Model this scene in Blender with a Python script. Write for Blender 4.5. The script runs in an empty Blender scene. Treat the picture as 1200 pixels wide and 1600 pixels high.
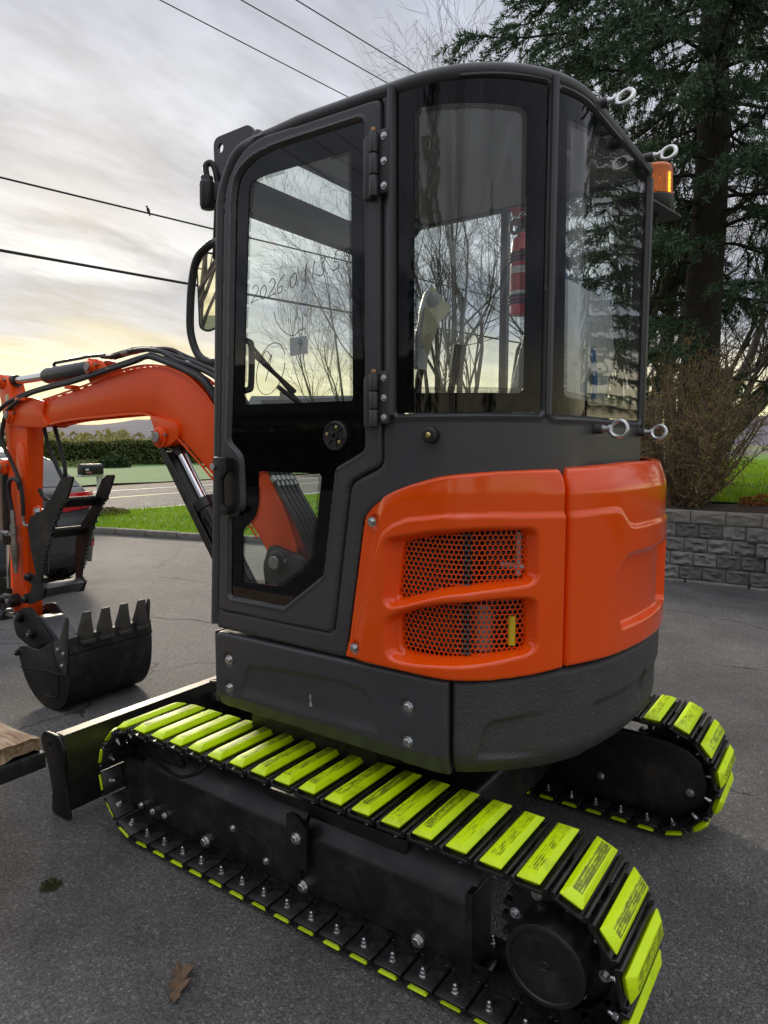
import bpy, bmesh, math, random
import numpy as np
from mathutils import Vector, Matrix
random.seed(7); rng = np.random.default_rng(7)
SC = bpy.context.scene
COL = SC.collection
R = math.radians

# ------------------------------------------------------------------ camera, sky, sun, exposure
PITCH = math.atan(108.0 / 1080.0)
cam_d = bpy.data.cameras.new('camera')
cam_d.sensor_fit = 'VERTICAL'; cam_d.sensor_height = 24.0; cam_d.lens = 24.0 * 1080.0 / 1600.0
cam_d.clip_start = 0.05; cam_d.clip_end = 4000.0
cam = bpy.data.objects.new('camera', cam_d); COL.objects.link(cam)
cam.location = (0.0, 0.0, 1.5)
_f = Vector((0.5688 * math.cos(PITCH), -0.8225 * math.cos(PITCH), -math.sin(PITCH)))
cam.rotation_euler = _f.to_track_quat('-Z', 'Y').to_euler()
SC.camera = cam
SC.cycles.max_bounces = 7; SC.cycles.diffuse_bounces = 3; SC.cycles.glossy_bounces = 4; SC.cycles.transparent_max_bounces = 12; SC.cycles.caustics_reflective = False; SC.cycles.caustics_refractive = False

SUN_AZ = math.atan2(-0.52, 0.85)          # direction towards the sun, from +X
SUN_EL = R(20.0)
sun_d = bpy.data.lights.new('sun', 'SUN'); sun_d.energy = 1.5; sun_d.angle = R(12.0); sun_d.color = (1.0, 0.86, 0.66)
sun = bpy.data.objects.new('sun', sun_d); COL.objects.link(sun)
sun_v = Vector((math.cos(SUN_AZ) * math.cos(SUN_EL), math.sin(SUN_AZ) * math.cos(SUN_EL), math.sin(SUN_EL)))
sun.rotation_euler = sun_v.to_track_quat('Z', 'Y').to_euler()
sun.location = sun_v * 60

SC.view_settings.view_transform = 'Standard'; SC.view_settings.look = 'None'
SC.view_settings.exposure = 0.74; SC.view_settings.gamma = 1.0
SC.view_settings.use_curve_mapping = False

def build_world():
    w = bpy.data.worlds.new('World'); SC.world = w; w.use_nodes = True
    nt = w.node_tree; N = nt.nodes; L = nt.links; N.clear()
    def nd(t, **k):
        n = N.new(t)
        for a, b in k.items(): setattr(n, a, b)
        return n
    def mth(op, a, b=None, c=None, clamp=False):
        n = nd('ShaderNodeMath', operation=op, use_clamp=clamp)
        for i, v in enumerate((a, b, c)):
            if v is None: continue
            if isinstance(v, (int, float)): n.inputs[i].default_value = v
            else: L.new(v, n.inputs[i])
        return n.outputs[0]
    out = nd('ShaderNodeOutputWorld')
    sky = nd('ShaderNodeTexSky'); sky.sky_type = 'NISHITA'; sky.sun_disc = False
    sky.sun_elevation = SUN_EL; sky.sun_rotation = math.pi / 2 - SUN_AZ
    sky.air_density = 1.4; sky.dust_density = 2.5
    bg1 = nd('ShaderNodeBackground'); bg1.inputs['Strength'].default_value = 0.05
    L.new(sky.outputs[0], bg1.inputs[0])
    tc = nd('ShaderNodeTexCoord'); sep = nd('ShaderNodeSeparateXYZ'); L.new(tc.outputs['Generated'], sep.inputs[0])
    x, y, z = sep.outputs
    zc = mth('MAXIMUM', z, 0.0)
    den = mth('ADD', zc, 0.16)
    comb = nd('ShaderNodeCombineXYZ'); L.new(mth('DIVIDE', x, den), comb.inputs[0]); L.new(mth('DIVIDE', y, den), comb.inputs[1])
    mp = nd('ShaderNodeMapping'); mp.inputs['Rotation'].default_value = (0, 0, R(28)); mp.inputs['Scale'].default_value = (1.5, 0.55, 1.0)
    L.new(comb.outputs[0], mp.inputs[0])
    n1 = nd('ShaderNodeTexNoise'); n1.inputs['Scale'].default_value = 1.7; n1.inputs['Detail'].default_value = 7; n1.inputs['Roughness'].default_value = 0.58
    n1.inputs['Distortion'].default_value = 0.5
    L.new(mp.outputs[0], n1.inputs['Vector'])
    n2 = nd('ShaderNodeTexNoise'); n2.inputs['Scale'].default_value = 5.2; n2.inputs['Detail'].default_value = 6; n2.inputs['Roughness'].default_value = 0.6
    L.new(mp.outputs[0], n2.inputs['Vector'])
    # layered cloud base: brightness by elevation, disturbed by the cloud noise
    zz = mth('ADD', zc, mth('MULTIPLY', mth('SUBTRACT', n1.outputs[0], 0.5), mth('ADD', mth('MULTIPLY', zc, 0.75), 0.05)))
    ramp = nd('ShaderNodeValToRGB'); cr = ramp.color_ramp
    pts = [(0.0, (0.66, 0.57, 0.32)), (0.05, (0.70, 0.63, 0.40)), (0.105, (0.58, 0.54, 0.42)), (0.15, (0.34, 0.352, 0.385)), (0.20, (0.27, 0.295, 0.36)),
           (0.255, (0.46, 0.475, 0.51)), (0.33, (0.335, 0.35, 0.395)), (0.42, (0.385, 0.40, 0.44)), (0.55, (0.335, 0.355, 0.42)), (0.70, (0.56, 0.57, 0.61)), (0.85, (0.78, 0.79, 0.83)), (1.0, (0.90, 0.91, 0.95))]
    while len(cr.elements) > 1: cr.elements.remove(cr.elements[0])
    cr.elements[0].position = pts[0][0]; cr.elements[0].color = (*pts[0][1], 1)
    for p, c in pts[1:]:
        e = cr.elements.new(p); e.color = (*c, 1)
    L.new(zz, ramp.inputs[0])
    wisps = mth('ADD', mth('MULTIPLY', mth('SUBTRACT', n2.outputs[0], 0.5), 0.75), 1.0)
    wisps2 = mth('ADD', mth('MULTIPLY', mth('SUBTRACT', n1.outputs[0], 0.5), 1.25), 1.0)
    mulv = nd('ShaderNodeVectorMath', operation='SCALE'); L.new(ramp.outputs[0], mulv.inputs[0]); L.new(mth('MULTIPLY', wisps, wisps2), mulv.inputs['Scale'])
    # glow of the sun behind the cloud
    dt = nd('ShaderNodeVectorMath', operation='DOT_PRODUCT'); L.new(tc.outputs['Generated'], dt.inputs[0]); dt.inputs[1].default_value = (math.cos(SUN_AZ) * math.cos(R(8)), math.sin(SUN_AZ) * math.cos(R(8)), math.sin(R(8)))
    glow = mth('POWER', mth('MAXIMUM', dt.outputs['Value'], 0.0), 26.0)
    gv = nd('ShaderNodeVectorMath', operation='SCALE'); gv.inputs[0].default_value = (0.13, 0.10, 0.03); L.new(glow, gv.inputs['Scale'])
    add = nd('ShaderNodeVectorMath', operation='ADD'); L.new(mulv.outputs[0], add.inputs[0]); L.new(gv.outputs[0], add.inputs[1])
    bg2 = nd('ShaderNodeBackground'); bg2.inputs['Strength'].default_value = 1.0; L.new(add.outputs[0], bg2.inputs[0])
    mix = nd('ShaderNodeMixShader'); mix.inputs[0].default_value = 0.98
    L.new(bg1.outputs[0], mix.inputs[1]); L.new(bg2.outputs[0], mix.inputs[2]); L.new(mix.outputs[0], out.inputs[0])
build_world()

# ------------------------------------------------------------------ materials
MATS = {}
def mat(name, col, rough=0.5, metal=0.0, var=0.0, vscale=8.0, bump=0.0, bscale=60.0, coat=0.0, spec=0.5, trans=0.0, emit=None, detail=4, dust=None, rvar=0.0, coord='Object'):
    m = bpy.data.materials.new(name); m.use_nodes = True
    nt = m.node_tree; N = nt.nodes; L = nt.links
    b = N['Principled BSDF']
    b.inputs['Base Color'].default_value = (*col, 1); b.inputs['Roughness'].default_value = rough; b.inputs['Metallic'].default_value = metal
    b.inputs['Specular IOR Level'].default_value = spec
    if coat: b.inputs['Coat Weight'].default_value = coat; b.inputs['Coat Roughness'].default_value = 0.06
    if trans: b.inputs['Transmission Weight'].default_value = trans
    tc = N.new('ShaderNodeTexCoord')
    last = None
    if var:
        n = N.new('ShaderNodeTexNoise'); n.inputs['Scale'].default_value = vscale; n.inputs['Detail'].default_value = detail; n.inputs['Roughness'].default_value = 0.6
        L.new(tc.outputs[coord], n.inputs['Vector'])
        mr = N.new('ShaderNodeMapRange'); mr.inputs[1].default_value = 0.25; mr.inputs[2].default_value = 0.75; mr.inputs[3].default_value = 1 - var; mr.inputs[4].default_value = 1 + var
        L.new(n.outputs[0], mr.inputs[0])
        v = N.new('ShaderNodeVectorMath'); v.operation = 'SCALE'; v.inputs[0].default_value = col; L.new(mr.outputs[0], v.inputs['Scale'])
        last = v.outputs[0]
        if rvar:
            mr2 = N.new('ShaderNodeMapRange'); mr2.inputs[1].default_value = 0.25; mr2.inputs[2].default_value = 0.75; mr2.inputs[3].default_value = max(rough - rvar, 0.02); mr2.inputs[4].default_value = rough + rvar
            L.new(n.outputs[0], mr2.inputs[0]); L.new(mr2.outputs[0], b.inputs['Roughness'])
    if dust:
        dcol, amt, dsc = dust
        n = N.new('ShaderNodeTexNoise'); n.inputs['Scale'].default_value = dsc; n.inputs['Detail'].default_value = 8; n.inputs['Roughness'].default_value = 0.72
        L.new(tc.outputs[coord], n.inputs['Vector'])
        mr = N.new('ShaderNodeMapRange'); mr.inputs[1].default_value = 0.48; mr.inputs[2].default_value = 0.78; mr.inputs[3].default_value = 0.0; mr.inputs[4].default_value = amt
        L.new(n.outputs[0], mr.inputs[0])
        mx = N.new('ShaderNodeMix'); mx.data_type = 'RGBA'; L.new(mr.outputs[0], mx.inputs[0])
        if last is not None: L.new(last, mx.inputs[6])
        else: mx.inputs[6].default_value = (*col, 1)
        mx.inputs[7].default_value = (*dcol, 1); last = mx.outputs[2]
    if last is not None: L.new(last, b.inputs['Base Color'])
    if bump:
        n = N.new('ShaderNodeTexNoise'); n.inputs['Scale'].default_value = bscale; n.inputs['Detail'].default_value = 5; n.inputs['Roughness'].default_value = 0.65
        L.new(tc.outputs[coord], n.inputs['Vector'])
        bp = N.new('ShaderNodeBump'); bp.inputs['Strength'].default_value = min(bump, 1.0); bp.inputs['Distance'].default_value = 0.01 * max(bump, 1.0)
        L.new(n.outputs[0], bp.inputs['Height']); L.new(bp.outputs[0], b.inputs['Normal'])
    if emit: b.inputs['Emission Color'].default_value = (*emit[0], 1); b.inputs['Emission Strength'].default_value = emit[1]
    MATS[name] = m
    return m

GREYD = (0.10, 0.09, 0.08)
M_ORANGE = mat('orange_gloss_paint', (0.90, 0.086, 0.001), 0.16, var=0.03, vscale=3, spec=0.45, coat=0.35, bump=0.012, bscale=9)
M_ORANGE2 = mat('orange_steel_paint', (0.88, 0.080, 0.001), 0.38, var=0.05, vscale=6, spec=0.4, coat=0.08, bump=0.02, bscale=40)
M_GREY = mat('charcoal_satin_paint', (0.052, 0.052, 0.058), 0.42, var=0.10, vscale=5, bump=0.04, bscale=240, dust=((0.11, 0.105, 0.10), 0.16, 4), rvar=0.06)
M_CAST = mat('charcoal_cast_paint', (0.046, 0.047, 0.052), 0.48, var=0.12, vscale=9, bump=0.55, bscale=95, dust=((0.12, 0.115, 0.11), 0.18, 5))
M_BLACK = mat('black_gloss_steel', (0.010, 0.010, 0.011), 0.36, var=0.2, vscale=9, bump=0.05, bscale=50, dust=((0.11, 0.095, 0.075), 0.42, 7), rvar=0.1)
M_TRACK = mat('black_track_steel', (0.010, 0.010, 0.011), 0.30, var=0.25, vscale=14, bump=0.10, bscale=70, dust=((0.13, 0.11, 0.085), 0.35, 14), rvar=0.1)
M_BUCKET = mat('black_bucket_paint', (0.014, 0.014, 0.015), 0.55, spec=0.3, var=0.2, vscale=6, bump=0.08, bscale=40, dust=((0.17, 0.15, 0.12), 0.35, 6), rvar=0.1)
M_TOOTH = mat('worn_tooth_steel', (0.045, 0.042, 0.038), 0.55, var=0.3, vscale=18, bump=0.25, bscale=60, dust=((0.16, 0.13, 0.10), 0.4, 20))
M_LIME = None
M_RUBBER = mat('black_rubber', (0.014, 0.014, 0.015), 0.52, var=0.2, vscale=12, dust=((0.08, 0.075, 0.07), 0.2, 10))
M_ZINC = mat('zinc_plated_steel', (0.62, 0.63, 0.63), 0.32, metal=1.0, var=0.15, vscale=60, bump=0.1, bscale=150)
M_CHROME = mat('chrome_rod', (0.75, 0.76, 0.78), 0.10, metal=1.0)
M_PLAST = mat('black_plastic', (0.014, 0.014, 0.016), 0.40, bump=0.1, bscale=300)
M_HEAD = mat('grey_headliner', (0.42, 0.43, 0.45), 0.85, var=0.08, vscale=6)
M_SEAT = mat('grey_seat_vinyl', (0.03, 0.03, 0.033), 0.5, bump=0.1, bscale=120)
M_WHITE = mat('white_paint', (0.75, 0.75, 0.73), 0.5, var=0.05)
M_PAPER = mat('grey_card_paper', (0.44, 0.45, 0.50), 0.8)
M_CREAM = mat('cream_paper_wrap', (0.66, 0.60, 0.42), 0.75, var=0.1, vscale=12, bump=0.4, bscale=20)
M_INK = mat('black_marker_ink', (0.006, 0.006, 0.008), 0.5)
M_TEAL = mat('teal_marker_ink', (0.0, 0.16, 0.15), 0.5)
M_AMBER = None
M_RED = mat('red_extinguisher_paint', (0.75, 0.012, 0.018), 0.25, coat=0.3)
M_YEL = mat('yellow_plastic', (0.65, 0.50, 0.02), 0.45)
M_ALU = mat('dull_aluminium', (0.34, 0.35, 0.36), 0.5, metal=0.7, var=0.2, vscale=20)
M_BLUE = mat('blue_cable', (0.03, 0.13, 0.30), 0.45)
M_GALV = mat('galvanised_fitting', (0.30, 0.30, 0.29), 0.45, metal=0.8, var=0.2, vscale=40)

def build_lime():
    m = mat('lime_polyurethane', (0.66, 0.92, 0.002), 0.45, var=0.05, vscale=9)
    nt = m.node_tree; N = nt.nodes; L = nt.links; b = N['Principled BSDF']
    # scuffed print worn into the crown of the pad: scratches along the pad, on the upward face only (pad space)
    tc = N.new('ShaderNodeTexCoord'); sep = N.new('ShaderNodeSeparateXYZ'); L.new(tc.outputs['Object'], sep.inputs[0])
    oi = N.new('ShaderNodeObjectInfo')
    def mth(op, a, b_=None, clamp=False):
        n = N.new('ShaderNodeMath'); n.operation = op; n.use_clamp = clamp
        for i, v in enumerate((a, b_)):
            if v is None: continue
            if isinstance(v, (int, float)): n.inputs[i].default_value = v
            else: L.new(v, n.inputs[i])
        return n.outputs[0]
    ax = mth('ABSOLUTE', sep.outputs[0]); ay = mth('ABSOLUTE', sep.outputs[1])
    inx = mth('LESS_THAN', ax, 0.0135); iny = mth('LESS_THAN', ay, 0.115); inz = mth('GREATER_THAN', sep.outputs[2], 0.0235)
    grooves = mth('GREATER_THAN', mth('SINE', mth('MULTIPLY', sep.outputs[0], 900.0)), 0.1)
    n = N.new('ShaderNodeTexNoise'); n.noise_dimensions = '4D'; n.inputs['Scale'].default_value = 55; n.inputs['Detail'].default_value = 6; n.inputs['Roughness'].default_value = 0.75
    mp = N.new('ShaderNodeMapping'); mp.inputs['Scale'].default_value = (1.6, 0.45, 1.0); L.new(tc.outputs['Object'], mp.inputs[0]); L.new(mp.outputs[0], n.inputs['Vector'])
    L.new(mth('MULTIPLY', oi.outputs['Random'], 37.0), n.inputs['W'])
    n3 = N.new('ShaderNodeTexNoise'); n3.noise_dimensions = '4D'; n3.inputs['Scale'].default_value = 11; n3.inputs['Detail'].default_value = 3; L.new(tc.outputs['Object'], n3.inputs['Vector']); L.new(mth('MULTIPLY', oi.outputs['Random'], 91.0), n3.inputs['W'])
    worn = mth('MULTIPLY', mth('MULTIPLY', inx, iny), inz)
    thr = mth('SUBTRACT', 0.55, mth('MULTIPLY', oi.outputs['Random'], 0.15))
    dirt = mth('MULTIPLY', mth('SUBTRACT', mth('ADD', n.outputs[0], mth('MULTIPLY', grooves, 0.10)), thr), 6.0, True)
    a = mth('MULTIPLY', mth('MULTIPLY', worn, dirt), 0.85)
    smear = mth('MULTIPLY', mth('MULTIPLY', mth('SUBTRACT', n3.outputs[0], 0.49), 4.0, True), mth('MULTIPLY', mth('SUBTRACT', n.outputs[0], 0.42), 4.0, True))
    a2 = mth('MAXIMUM', a, mth('MULTIPLY', smear, 0.75))
    src = b.inputs['Base Color'].links[0].from_socket
    mx = N.new('ShaderNodeMix'); mx.data_type = 'RGBA'; L.new(a2, mx.inputs[0]); L.new(src, mx.inputs[6]); mx.inputs[7].default_value = (0.07, 0.065, 0.012, 1)
    L.new(mx.outputs[2], b.inputs['Base Color'])
    return m
M_LIME = build_lime()

def build_glass(name, tint, refl=1.0):
    m = bpy.data.materials.new(name); m.use_nodes = True; nt = m.node_tree; N = nt.nodes; L = nt.links
    N.remove(N['Principled BSDF']); out = N['Material Output']
    tr = N.new('ShaderNodeBsdfTransparent'); tr.inputs[0].default_value = (*tint, 1)
    gl = N.new('ShaderNodeBsdfGlossy'); gl.inputs['Roughness'].default_value = 0.0; gl.inputs[0].default_value = (1, 1, 1, 1)
    lw = N.new('ShaderNodeLayerWeight'); lw.inputs[0].default_value = 0.5
    p = N.new('ShaderNodeMath'); p.operation = 'POWER'; L.new(lw.outputs['Facing'], p.inputs[0]); p.inputs[1].default_value = 5.0
    r = N.new('ShaderNodeMapRange'); r.inputs[3].default_value = 0.075 * refl; r.inputs[4].default_value = 0.95; L.new(p.outputs[0], r.inputs[0])
    mix = N.new('ShaderNodeMixShader'); L.new(r.outputs[0], mix.inputs[0]); L.new(tr.outputs[0], mix.inputs[1]); L.new(gl.outputs[0], mix.inputs[2])
    # film of dust on the pane
    tc = N.new('ShaderNodeTexCoord'); n = N.new('ShaderNodeTexNoise'); n.inputs['Scale'].default_value = 5; n.inputs['Detail'].default_value = 8; n.inputs['Roughness'].default_value = 0.7
    L.new(tc.outputs['Object'], n.inputs['Vector'])
    r2 = N.new('ShaderNodeMapRange'); r2.inputs[1].default_value = 0.4; r2.inputs[2].default_value = 0.8; r2.inputs[3].default_value = 0.004; r2.inputs[4].default_value = 0.035; L.new(n.outputs[0], r2.inputs[0])
    df = N.new('ShaderNodeBsdfDiffuse'); df.inputs[0].default_value = (0.5, 0.5, 0.48, 1)
    mix2 = N.new('ShaderNodeMixShader'); L.new(r2.outputs[0], mix2.inputs[0]); L.new(mix.outputs[0], mix2.inputs[1]); L.new(df.outputs[0], mix2.inputs[2])
    L.new(mix2.outputs[0], out.inputs[0])
    return m
M_GLASS = build_glass('tinted_cab_glass', (0.91, 0.95, 0.92), 0.9)
M_GLASSR = build_glass('smoky_rear_cab_glass', (0.90, 0.94, 0.92), 0.9)
M_FRIT = mat('black_glass_border', (0.003, 0.003, 0.004), 0.03, spec=0.34)
def build_dots():
    m = bpy.data.materials.new('dotted_glass_border'); m.use_nodes = True; nt = m.node_tree; N = nt.nodes; L = nt.links
    b = N['Principled BSDF']; b.inputs['Base Color'].default_value = (0.004, 0.004, 0.005, 1); b.inputs['Roughness'].default_value = 0.05
    uv = N.new('ShaderNodeUVMap'); sep = N.new('ShaderNodeSeparateXYZ'); L.new(uv.outputs[0], sep.inputs[0])
    def mth(op, a, b_=None):
        n = N.new('ShaderNodeMath'); n.operation = op
        for i, v in enumerate((a, b_)):
            if v is None: continue
            if isinstance(v, (int, float)): n.inputs[i].default_value = v
            else: L.new(v, n.inputs[i])
        return n.outputs[0]
    k = 2 * math.pi / 0.0046
    s = mth('MULTIPLY', mth('SINE', mth('MULTIPLY', mth('ADD', sep.outputs[0], sep.outputs[1]), k * 0.7)), mth('SINE', mth('MULTIPLY', mth('SUBTRACT', sep.outputs[0], sep.outputs[1]), k * 0.7)))
    tr = N.new('ShaderNodeBsdfTransparent'); mix = N.new('ShaderNodeMixShader')
    L.new(mth('GREATER_THAN', s, 0.02), mix.inputs[0]); L.new(tr.outputs[0], mix.inputs[1]); L.new(b.outputs[0], mix.inputs[2])
    L.new(mix.outputs[0], N['Material Output'].inputs[0])
    return m
M_DOTS = build_dots()
M_FRITC = mat('black_corner_glass_border', (0.003, 0.003, 0.004), 0.04, spec=0.24)  # copy of the door border, specular lowered to imitate darker reflections
def build_amber():
    m = mat('amber_lens', (1.0, 0.22, 0.003), 0.15, trans=0.40)
    return m
M_AMBER = build_amber()
M_MIRROR = mat('mirror_glass', (0.82, 0.84, 0.86), 0.01, metal=1.0)

# ------------------------------------------------------------------ builders
class B:
    """collects shapes that become ONE mesh object"""
    def __init__(s): s.v = []; s.f = []
    def add(s, V, F):
        o = len(s.v); s.v += [tuple(map(float, p)) for p in V]; s.f += [tuple(o + i for i in f) for f in F]; return s
    def box(s, c, d, rot=None):
        hx, hy, hz = d[0] / 2, d[1] / 2, d[2] / 2
        V = [Vector((i * hx, j * hy, k * hz)) for i in (-1, 1) for j in (-1, 1) for k in (-1, 1)]
        if rot is not None: V = [rot @ p for p in V]
        V = [p + Vector(c) for p in V]
        return s.add(V, [(0, 1, 3, 2), (4, 6, 7, 5), (0, 4, 5, 1), (2, 3, 7, 6), (0, 2, 6, 4), (1, 5, 7, 3)])
    def prism(s, poly, axis, a, b):
        n = len(poly)
        def P(p, t):
            return (t, p[0], p[1]) if axis == 'x' else ((p[0], t, p[1]) if axis == 'y' else (p[0], p[1], t))
        V = [P(p, a) for p in poly] + [P(p, b) for p in poly]
        F = [tuple(range(n)), tuple(range(2 * n - 1, n - 1, -1))] + [(i, n + i, n + (i + 1) % n, (i + 1) % n) for i in range(n)]
        return s.add(V, F)
    def tube(s, pts, r, n=8, caps=True, closed=False):
        P = [Vector(p) for p in pts]; m = len(P)
        rs = [r] * m if isinstance(r, (int, float)) else list(r)
        T = []
        for i in range(m):
            if closed: t = P[(i + 1) % m] - P[i - 1]
            else: t = P[min(i + 1, m - 1)] - P[max(i - 1, 0)]
            T.append(t.normalized() if t.length > 1e-9 else Vector((0, 0, 1)))
        ref = Vector((0, 0, 1)) if abs(T[0].z) < 0.9 else Vector((1, 0, 0))
        U = (ref - T[0] * ref.dot(T[0])).normalized(); V = []
        for i in range(m):
            U = U - T[i] * U.dot(T[i])
            U = U.normalized() if U.length > 1e-6 else T[i].orthogonal().normalized()
            W = T[i].cross(U)
            for k in range(n):
                a = 2 * math.pi * k / n
                V.append(P[i] + (U * math.cos(a) + W * math.sin(a)) * rs[i])
        F = []
        for i in range(m if closed else m - 1):
            j = (i + 1) % m
            for k in range(n):
                F.append((i * n + k, i * n + (k + 1) % n, j * n + (k + 1) % n, j * n + k))
        if caps and not closed: F += [tuple(range(n - 1, -1, -1)), tuple((m - 1) * n + k for k in range(n))]
        return s.add(V, F)
    def lathe(s, prof, c, axis, n=20):
        ax = Vector(axis).normalized(); U = ax.orthogonal().normalized(); W = ax.cross(U); c = Vector(c); V = []; F = []
        m = len(prof)
        for (r, h) in prof:
            for k in range(n):
                a = 2 * math.pi * (k + 0.5) / n
                V.append(c + ax * h + (U * math.cos(a) + W * math.sin(a)) * max(r, 1e-5))
        for i in range(m - 1):
            for k in range(n): F.append((i * n + k, i * n + (k + 1) % n, (i + 1) * n + (k + 1) % n, (i + 1) * n + k))
        F += [tuple(range(n - 1, -1, -1)), tuple((m - 1) * n + k for k in range(n))]
        return s.add(V, F)
    def cyl(s, a, b, r, n=14):
        a, b = Vector(a), Vector(b); return s.lathe([(r, 0), (r, (b - a).length)], a, b - a, n)
    def torus(s, c, axis, Rr, r, n=20, m=8):
        ax = Vector(axis).normalized(); U = ax.orthogonal().normalized(); W = ax.cross(U); c = Vector(c)
        return s.tube([c + (U * math.cos(2 * math.pi * k / n) + W * math.sin(2 * math.pi * k / n)) * Rr for k in range(n)], r, m, closed=True)
    def build(s, name, m, parent=None, bevel=0.0, seg=2, angle=35, smooth=True):
        me = bpy.data.meshes.new(name); me.from_pydata(s.v, [], s.f)
        bm = bmesh.new(); bm.from_mesh(me); bmesh.ops.recalc_face_normals(bm, faces=bm.faces)
        if bevel > 0:
            ed = [e for e in bm.edges if len(e.link_faces) == 2 and e.calc_face_angle(0) > R(30)]
            bmesh.ops.bevel(bm, geom=ed, offset=bevel, segments=seg, profile=0.5, affect='EDGES', clamp_overlap=True)
        bm.to_mesh(me); bm.free()
        if smooth:
            me.polygons.foreach_set('use_smooth', [True] * len(me.polygons)); me.set_sharp_from_angle(angle=R(angle))
        return link(name, me, m, parent)

def link(name, me, m, parent=None):
    o = bpy.data.objects.new(name, me); COL.objects.link(o)
    if m is not None and len(me.materials) == 0: me.materials.append(m)
    if parent is not None: attach(o, parent)
    return o
ROOTS = {}
def attach(o, p):
    o.parent = p
    if p.name in ROOTS: o.matrix_parent_inverse = Matrix.Translation(-Vector(ROOTS[p.name]))
def thing(name, label, cat, loc=(0, 0, 0), group=None):
    o = bpy.data.objects.new(name, None); COL.objects.link(o); o.location = loc; o.empty_display_size = 0.2
    ROOTS[o.name] = loc; o['label'] = label; o['category'] = cat
    if group: o['group'] = group
    return o
def tag(o, label, cat, group=None):
    o['label'] = label; o['category'] = cat
    if group: o['group'] = group
    return o
def struct(o): o['kind'] = 'structure'; return o
def stuff(o): o['kind'] = 'stuff'; return o
def inst(name, me, parent, M4):
    o = bpy.data.objects.new(name, me); COL.objects.link(o); o.parent = parent; o.matrix_basis = M4
    if parent is not None and parent.name in ROOTS: o.matrix_parent_inverse = Matrix.Translation(-Vector(ROOTS[parent.name]))
    return o
def raw(name, V, F, m, parent=None, smooth=False, angle=None):
    me = bpy.data.meshes.new(name)
    if isinstance(F, np.ndarray):
        V = np.asarray(V, np.float32); F = np.asarray(F, np.int32); k = F.shape[1]
        me.vertices.add(len(V)); me.vertices.foreach_set('co', V.ravel()); me.loops.add(F.size); me.loops.foreach_set('vertex_index', F.ravel())
        me.polygons.add(len(F)); me.polygons.foreach_set('loop_start', np.arange(0, F.size, k, dtype=np.int32)); me.update(calc_edges=True)
    else: me.from_pydata(V, [], F)
    if smooth:
        me.polygons.foreach_set('use_smooth', [True] * len(me.polygons))
        if angle: me.set_sharp_from_angle(angle=R(angle))
    return link(name, me, m, parent)
def spline(pts, k=8):
    P = [Vector(p) for p in pts]; P = [2 * P[0] - P[1]] + P + [2 * P[-1] - P[-2]]; out = []
    for i in range(1, len(P) - 2):
        for j in range(k):
            t = j / k; a, b, c, d = P[i - 1], P[i], P[i + 1], P[i + 2]
            out.append(0.5 * ((2 * b) + (c - a) * t + (2 * a - 5 * b + 4 * c - d) * t * t + (3 * b - a - 3 * c + d) * t ** 3))
    out.append(P[-2]); return out
def rpoly(pts, r, k=5):
    """polygon with rounded corners; r one radius or one per corner"""
    n = len(pts); out = []
    for i in range(n):
        ri = r[i] if isinstance(r, (list, tuple)) else r
        p = np.array(pts[i], float); a = np.array(pts[i - 1], float) - p; b = np.array(pts[(i + 1) % n], float) - p
        la, lb = np.linalg.norm(a), np.linalg.norm(b); ri = min(ri, la * 0.49, lb * 0.49)
        if ri < 1e-5: out.append(tuple(p)); continue
        p0 = p + a / la * ri; p1 = p + b / lb * ri
        for j in range(k + 1):
            t = j / k; q = (1 - t) ** 2 * p0 + 2 * t * (1 - t) * p + t * t * p1; out.append(tuple(q))
    return out
def sdpoly(poly):
    P = np.array(poly, float); Q = np.roll(P, -1, 0)
    def f(S, Z):
        d = np.full(S.shape, 1e9); wn = np.zeros(S.shape, bool)
        for (ax, ay), (bx, by) in zip(P, Q):
            ex, ey = bx - ax, by - ay; L2 = ex * ex + ey * ey + 1e-18
            t = np.clip(((S - ax) * ex + (Z - ay) * ey) / L2, 0, 1)
            d = np.minimum(d, (S - ax - t * ex) ** 2 + (Z - ay - t * ey) ** 2)
            c = ((ay > Z) != (by > Z))
            with np.errstate(divide='ignore', invalid='ignore'):
                xi = ax + (Z - ay) * ex / (ey if abs(ey) > 1e-15 else 1e-15)
            wn ^= c & (S < xi)
        d = np.sqrt(d); return np.where(wn, -d, d)
    return f
def sstep(a, b, x):
    t = np.clip((x - a) / (b - a), 0, 1); return t * t * (3 - 2 * t)
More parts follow.
